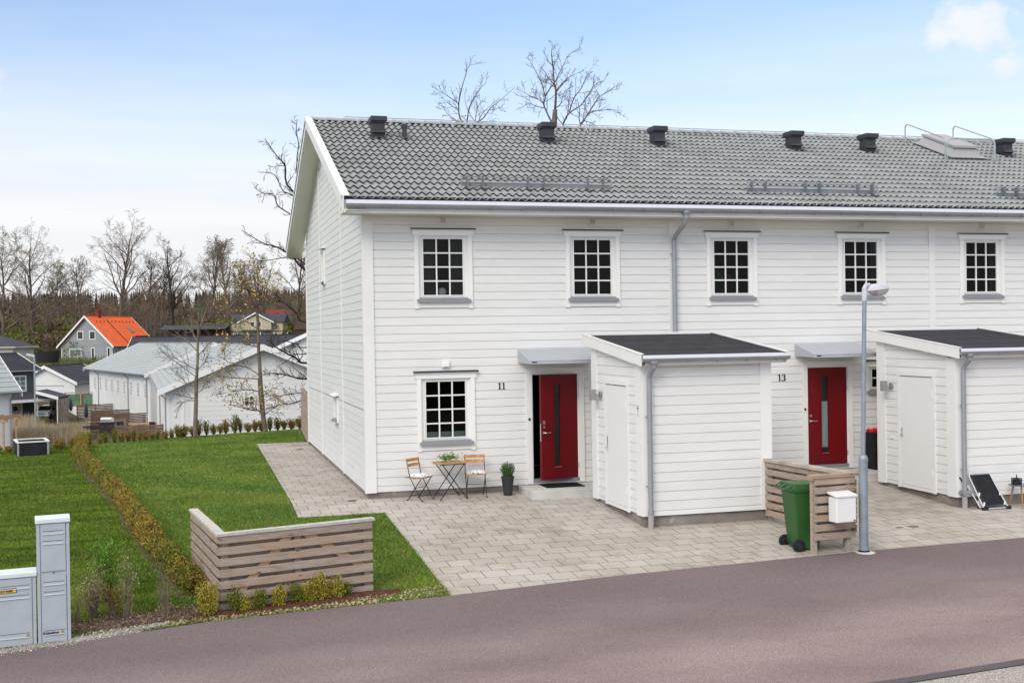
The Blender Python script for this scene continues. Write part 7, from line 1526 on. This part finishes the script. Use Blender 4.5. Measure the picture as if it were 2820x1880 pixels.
# woodland protos and copies
def woodproto(seed,h,**k):
    return bare_tree('bare_tree','leafless tree in the brown wood on the slope behind the village',-200-seed,-300,h,seed,'leafless trees of the far wood',zz=0,**k)
pr=[woodproto(101,13,kids=5,spread=(20,45),trunk=.35,minr=.022,nlimb=9,mbr=barkw,maxlev=3,nleaf=600,leafm=budb,lsize=.22),woodproto(102,15,kids=5,spread=(25,55),trunk=.3,minr=.022,nlimb=10,maxlev=3),woodproto(103,11,kids=5,spread=(25,60),trunk=.25,minr=.022,nlimb=9,mbr=barkw,maxlev=3),
    woodproto(104,14,kids=5,spread=(20,40),trunk=.4,minr=.02,nlimb=9,mtk=barkl,mbr=barkl,maxlev=3,leafm=budg,nleaf=500,lsize=.2),woodproto(105,12,kids=6,spread=(30,60),trunk=.3,minr=.022,nlimb=9,mbr=barkw,maxlev=3,leafm=budb,nleaf=700,lsize=.2)]
rr=random.Random(77); first=set(); spots=[]
for k in range(230):
    dep=rr.uniform(205,330)**1.0; lat=-dep*rr.uniform(.165,.47) if k<180 else dep*rr.uniform(-.25,.12); spots.append((lat,dep))
spots.sort(key=lambda s:s[1])
for lat,dep in spots:
    x,y=camxy(lat,dep); p=rr.choice((0,0,1,1,2,2,3,4,4)); o=pr[p] if p not in first else copy_tree(pr[p]); first.add(p)
    hm={0:13,1:15,2:11,3:14,4:12}[p]; q=max(.35,(3.1+(135 if lat/dep<-.02 else 100)*dep/3180-gz(x,y))/hm)*rr.uniform(.62,1.0); q=min(q,.9); o.location=(x,y,gz(x,y)-.4); o.rotation_euler[2]=rr.uniform(0,6.28); o.scale=(q,q,q*rr.uniform(.9,1.15))
# taller trees standing out above the ridge
big=[('broad dark bare tree, tallest behind the orange-roofed house',-.340,232,22,'mid',201,9),('tall bare tree right of the broadest one above the ridge',-.292,236,19,'dark',202,8),('tall bare tree with brown catkins in the middle of the ridge',-.262,240,18,'cat',203,8),
 ('pale bare birch-like tree above the terrace roofs',-.245,236,18,'pale',204,7),('bare tree with green haze at the left picture edge',-.440,215,18,'green',205,8),('tall bare tree second from the left edge above the ridge',-.415,225,19,'mid',206,9),
 ('slim bare tree left of the broad dark tree',-.372,245,15,'mid',207,7),('rounded olive-tinged bare tree on the ridge left of centre',-.392,250,14,'green',208,7),('conical pale bare tree right of the pale birch-like one',-.218,250,15,'pale',209,8),('bare tree with catkins between the pale trees',-.232,246,14,'cat',210,7),('wide bare tree at the right end of the ridge behind the thin garden trees',-.187,232,17,'mid',211,8),('slender bare tree just right of the broad dark tree',-.312,240,16,'mid',212,7),('leaning dark bare tree on the slope above the orange roof',-.302,225,14,'dark',213,6)]
for lab,u,dep,h,kd,seed,nl in big:
    x,y=camxy(u*dep,dep); a={'mid':dict(mtk=bark,mbr=bark),'dark':dict(mtk=barkd,mbr=barkd),'cat':dict(mtk=bark,mbr=barkw,leafm=budb,nleaf=1800,lsize=.22),'pale':dict(mtk=barkl,mbr=barkl,leafm=budb,nleaf=700,lsize=.18),'green':dict(mtk=bark,mbr=bark,leafm=budg,nleaf=1500,lsize=.22)}[kd]
    wide=seed in (201,205,206); bare_tree('bare_tree',lab,x,y,h,seed,None,kids=6,spread=(38,72) if wide else (26,55),trunk=.22 if wide else .32,minr=.014,nlimb=nl+7,maxlev=4,r=h*.019,cr=1.55 if wide else 1.15,ratio=.55,up=.03,**a)
# understory bushes on the slope
def bushmass(name,fn,n,size,mt,label,cat,seed,hh):
    rs=np.random.RandomState(seed); C=[fn(rs) for _ in range(n)]; P=[]
    for lat,dep,s_ in C:
        x,y=camxy(lat,dep); k=110; u=rs.normal(size=(k,3)); u/=np.linalg.norm(u,axis=1,keepdims=True); u*=rs.uniform(.2,1,k)[:,None]**.5; P.append(np.stack([x+u[:,0]*s_,y+u[:,1]*s_,gz(x,y)+hh*s_*.5+u[:,2]*s_*hh*.6],1))
    tag(leaves(name,np.concatenate(P),size,rs,mt,None,asp=.35),label,cat,kind='stuff')
bushmass('undergrowth',lambda r:(-(d:=r.uniform(200,330))*r.uniform(-.15,.48),d,r.uniform(1.2,2.8)),520,.75,mat('brown_undergrowth',(.115,.082,.058),.95,.1,island=.45),'brown leafless undergrowth covering the wooded slope','undergrowth',31,1.7)
bushmass('green_undergrowth',lambda r:(-(d:=r.uniform(196,250))*r.choice([r.uniform(.20,.30),r.uniform(.12,.29),r.uniform(.36,.48)]),d,r.uniform(1.2,2.6)),130,.6,mat('fresh_undergrowth',(.13,.16,.03),.95,.1,island=.4),'green bushes coming into leaf below the wood','bushes',32,1.3)
# distant spruce ridge
def spruces():
    rs=np.random.RandomState(5); V=[];F=[]
    m=MB()
    for k in range(700):
        dep=rs.uniform(360,520); lat=-dep*rs.uniform(-.02,.22) if k<420 else -dep*rs.uniform(.2,.5); x,y=camxy(lat,dep); z=gz(x,y)-1; h=(3.1+(133 if lat/dep>-.26 else 138)*dep/3180-z)*rs.uniform(.88,1.0)*(1 if lat/dep>-.24 else .93); n=7
        for j in range(5):
            r=h*.17*(1-j/5.3); zb=z+h*(.08+j*.17); b=len(m.v)
            m.v+= [(x+r*math.cos(6.283*i/n+j)*rs.uniform(.75,1.2),y+r*math.sin(6.283*i/n+j)*rs.uniform(.75,1.2),zb-rs.uniform(0,.5)) for i in range(n)]+[(x,y,zb+h*.28)]
            m.f+= [(b+i,b+(i+1)%n,b+n) for i in range(n)]; m.m+=[0]*n
    o=m.build('spruce_forest',mat('dark_spruce_needles',(.018,.030,.022),.95,.05,var=.4,vscale=.3)); tag(o,'dark spruce forest forming the far ridge','forest',kind='stuff')
spruces()
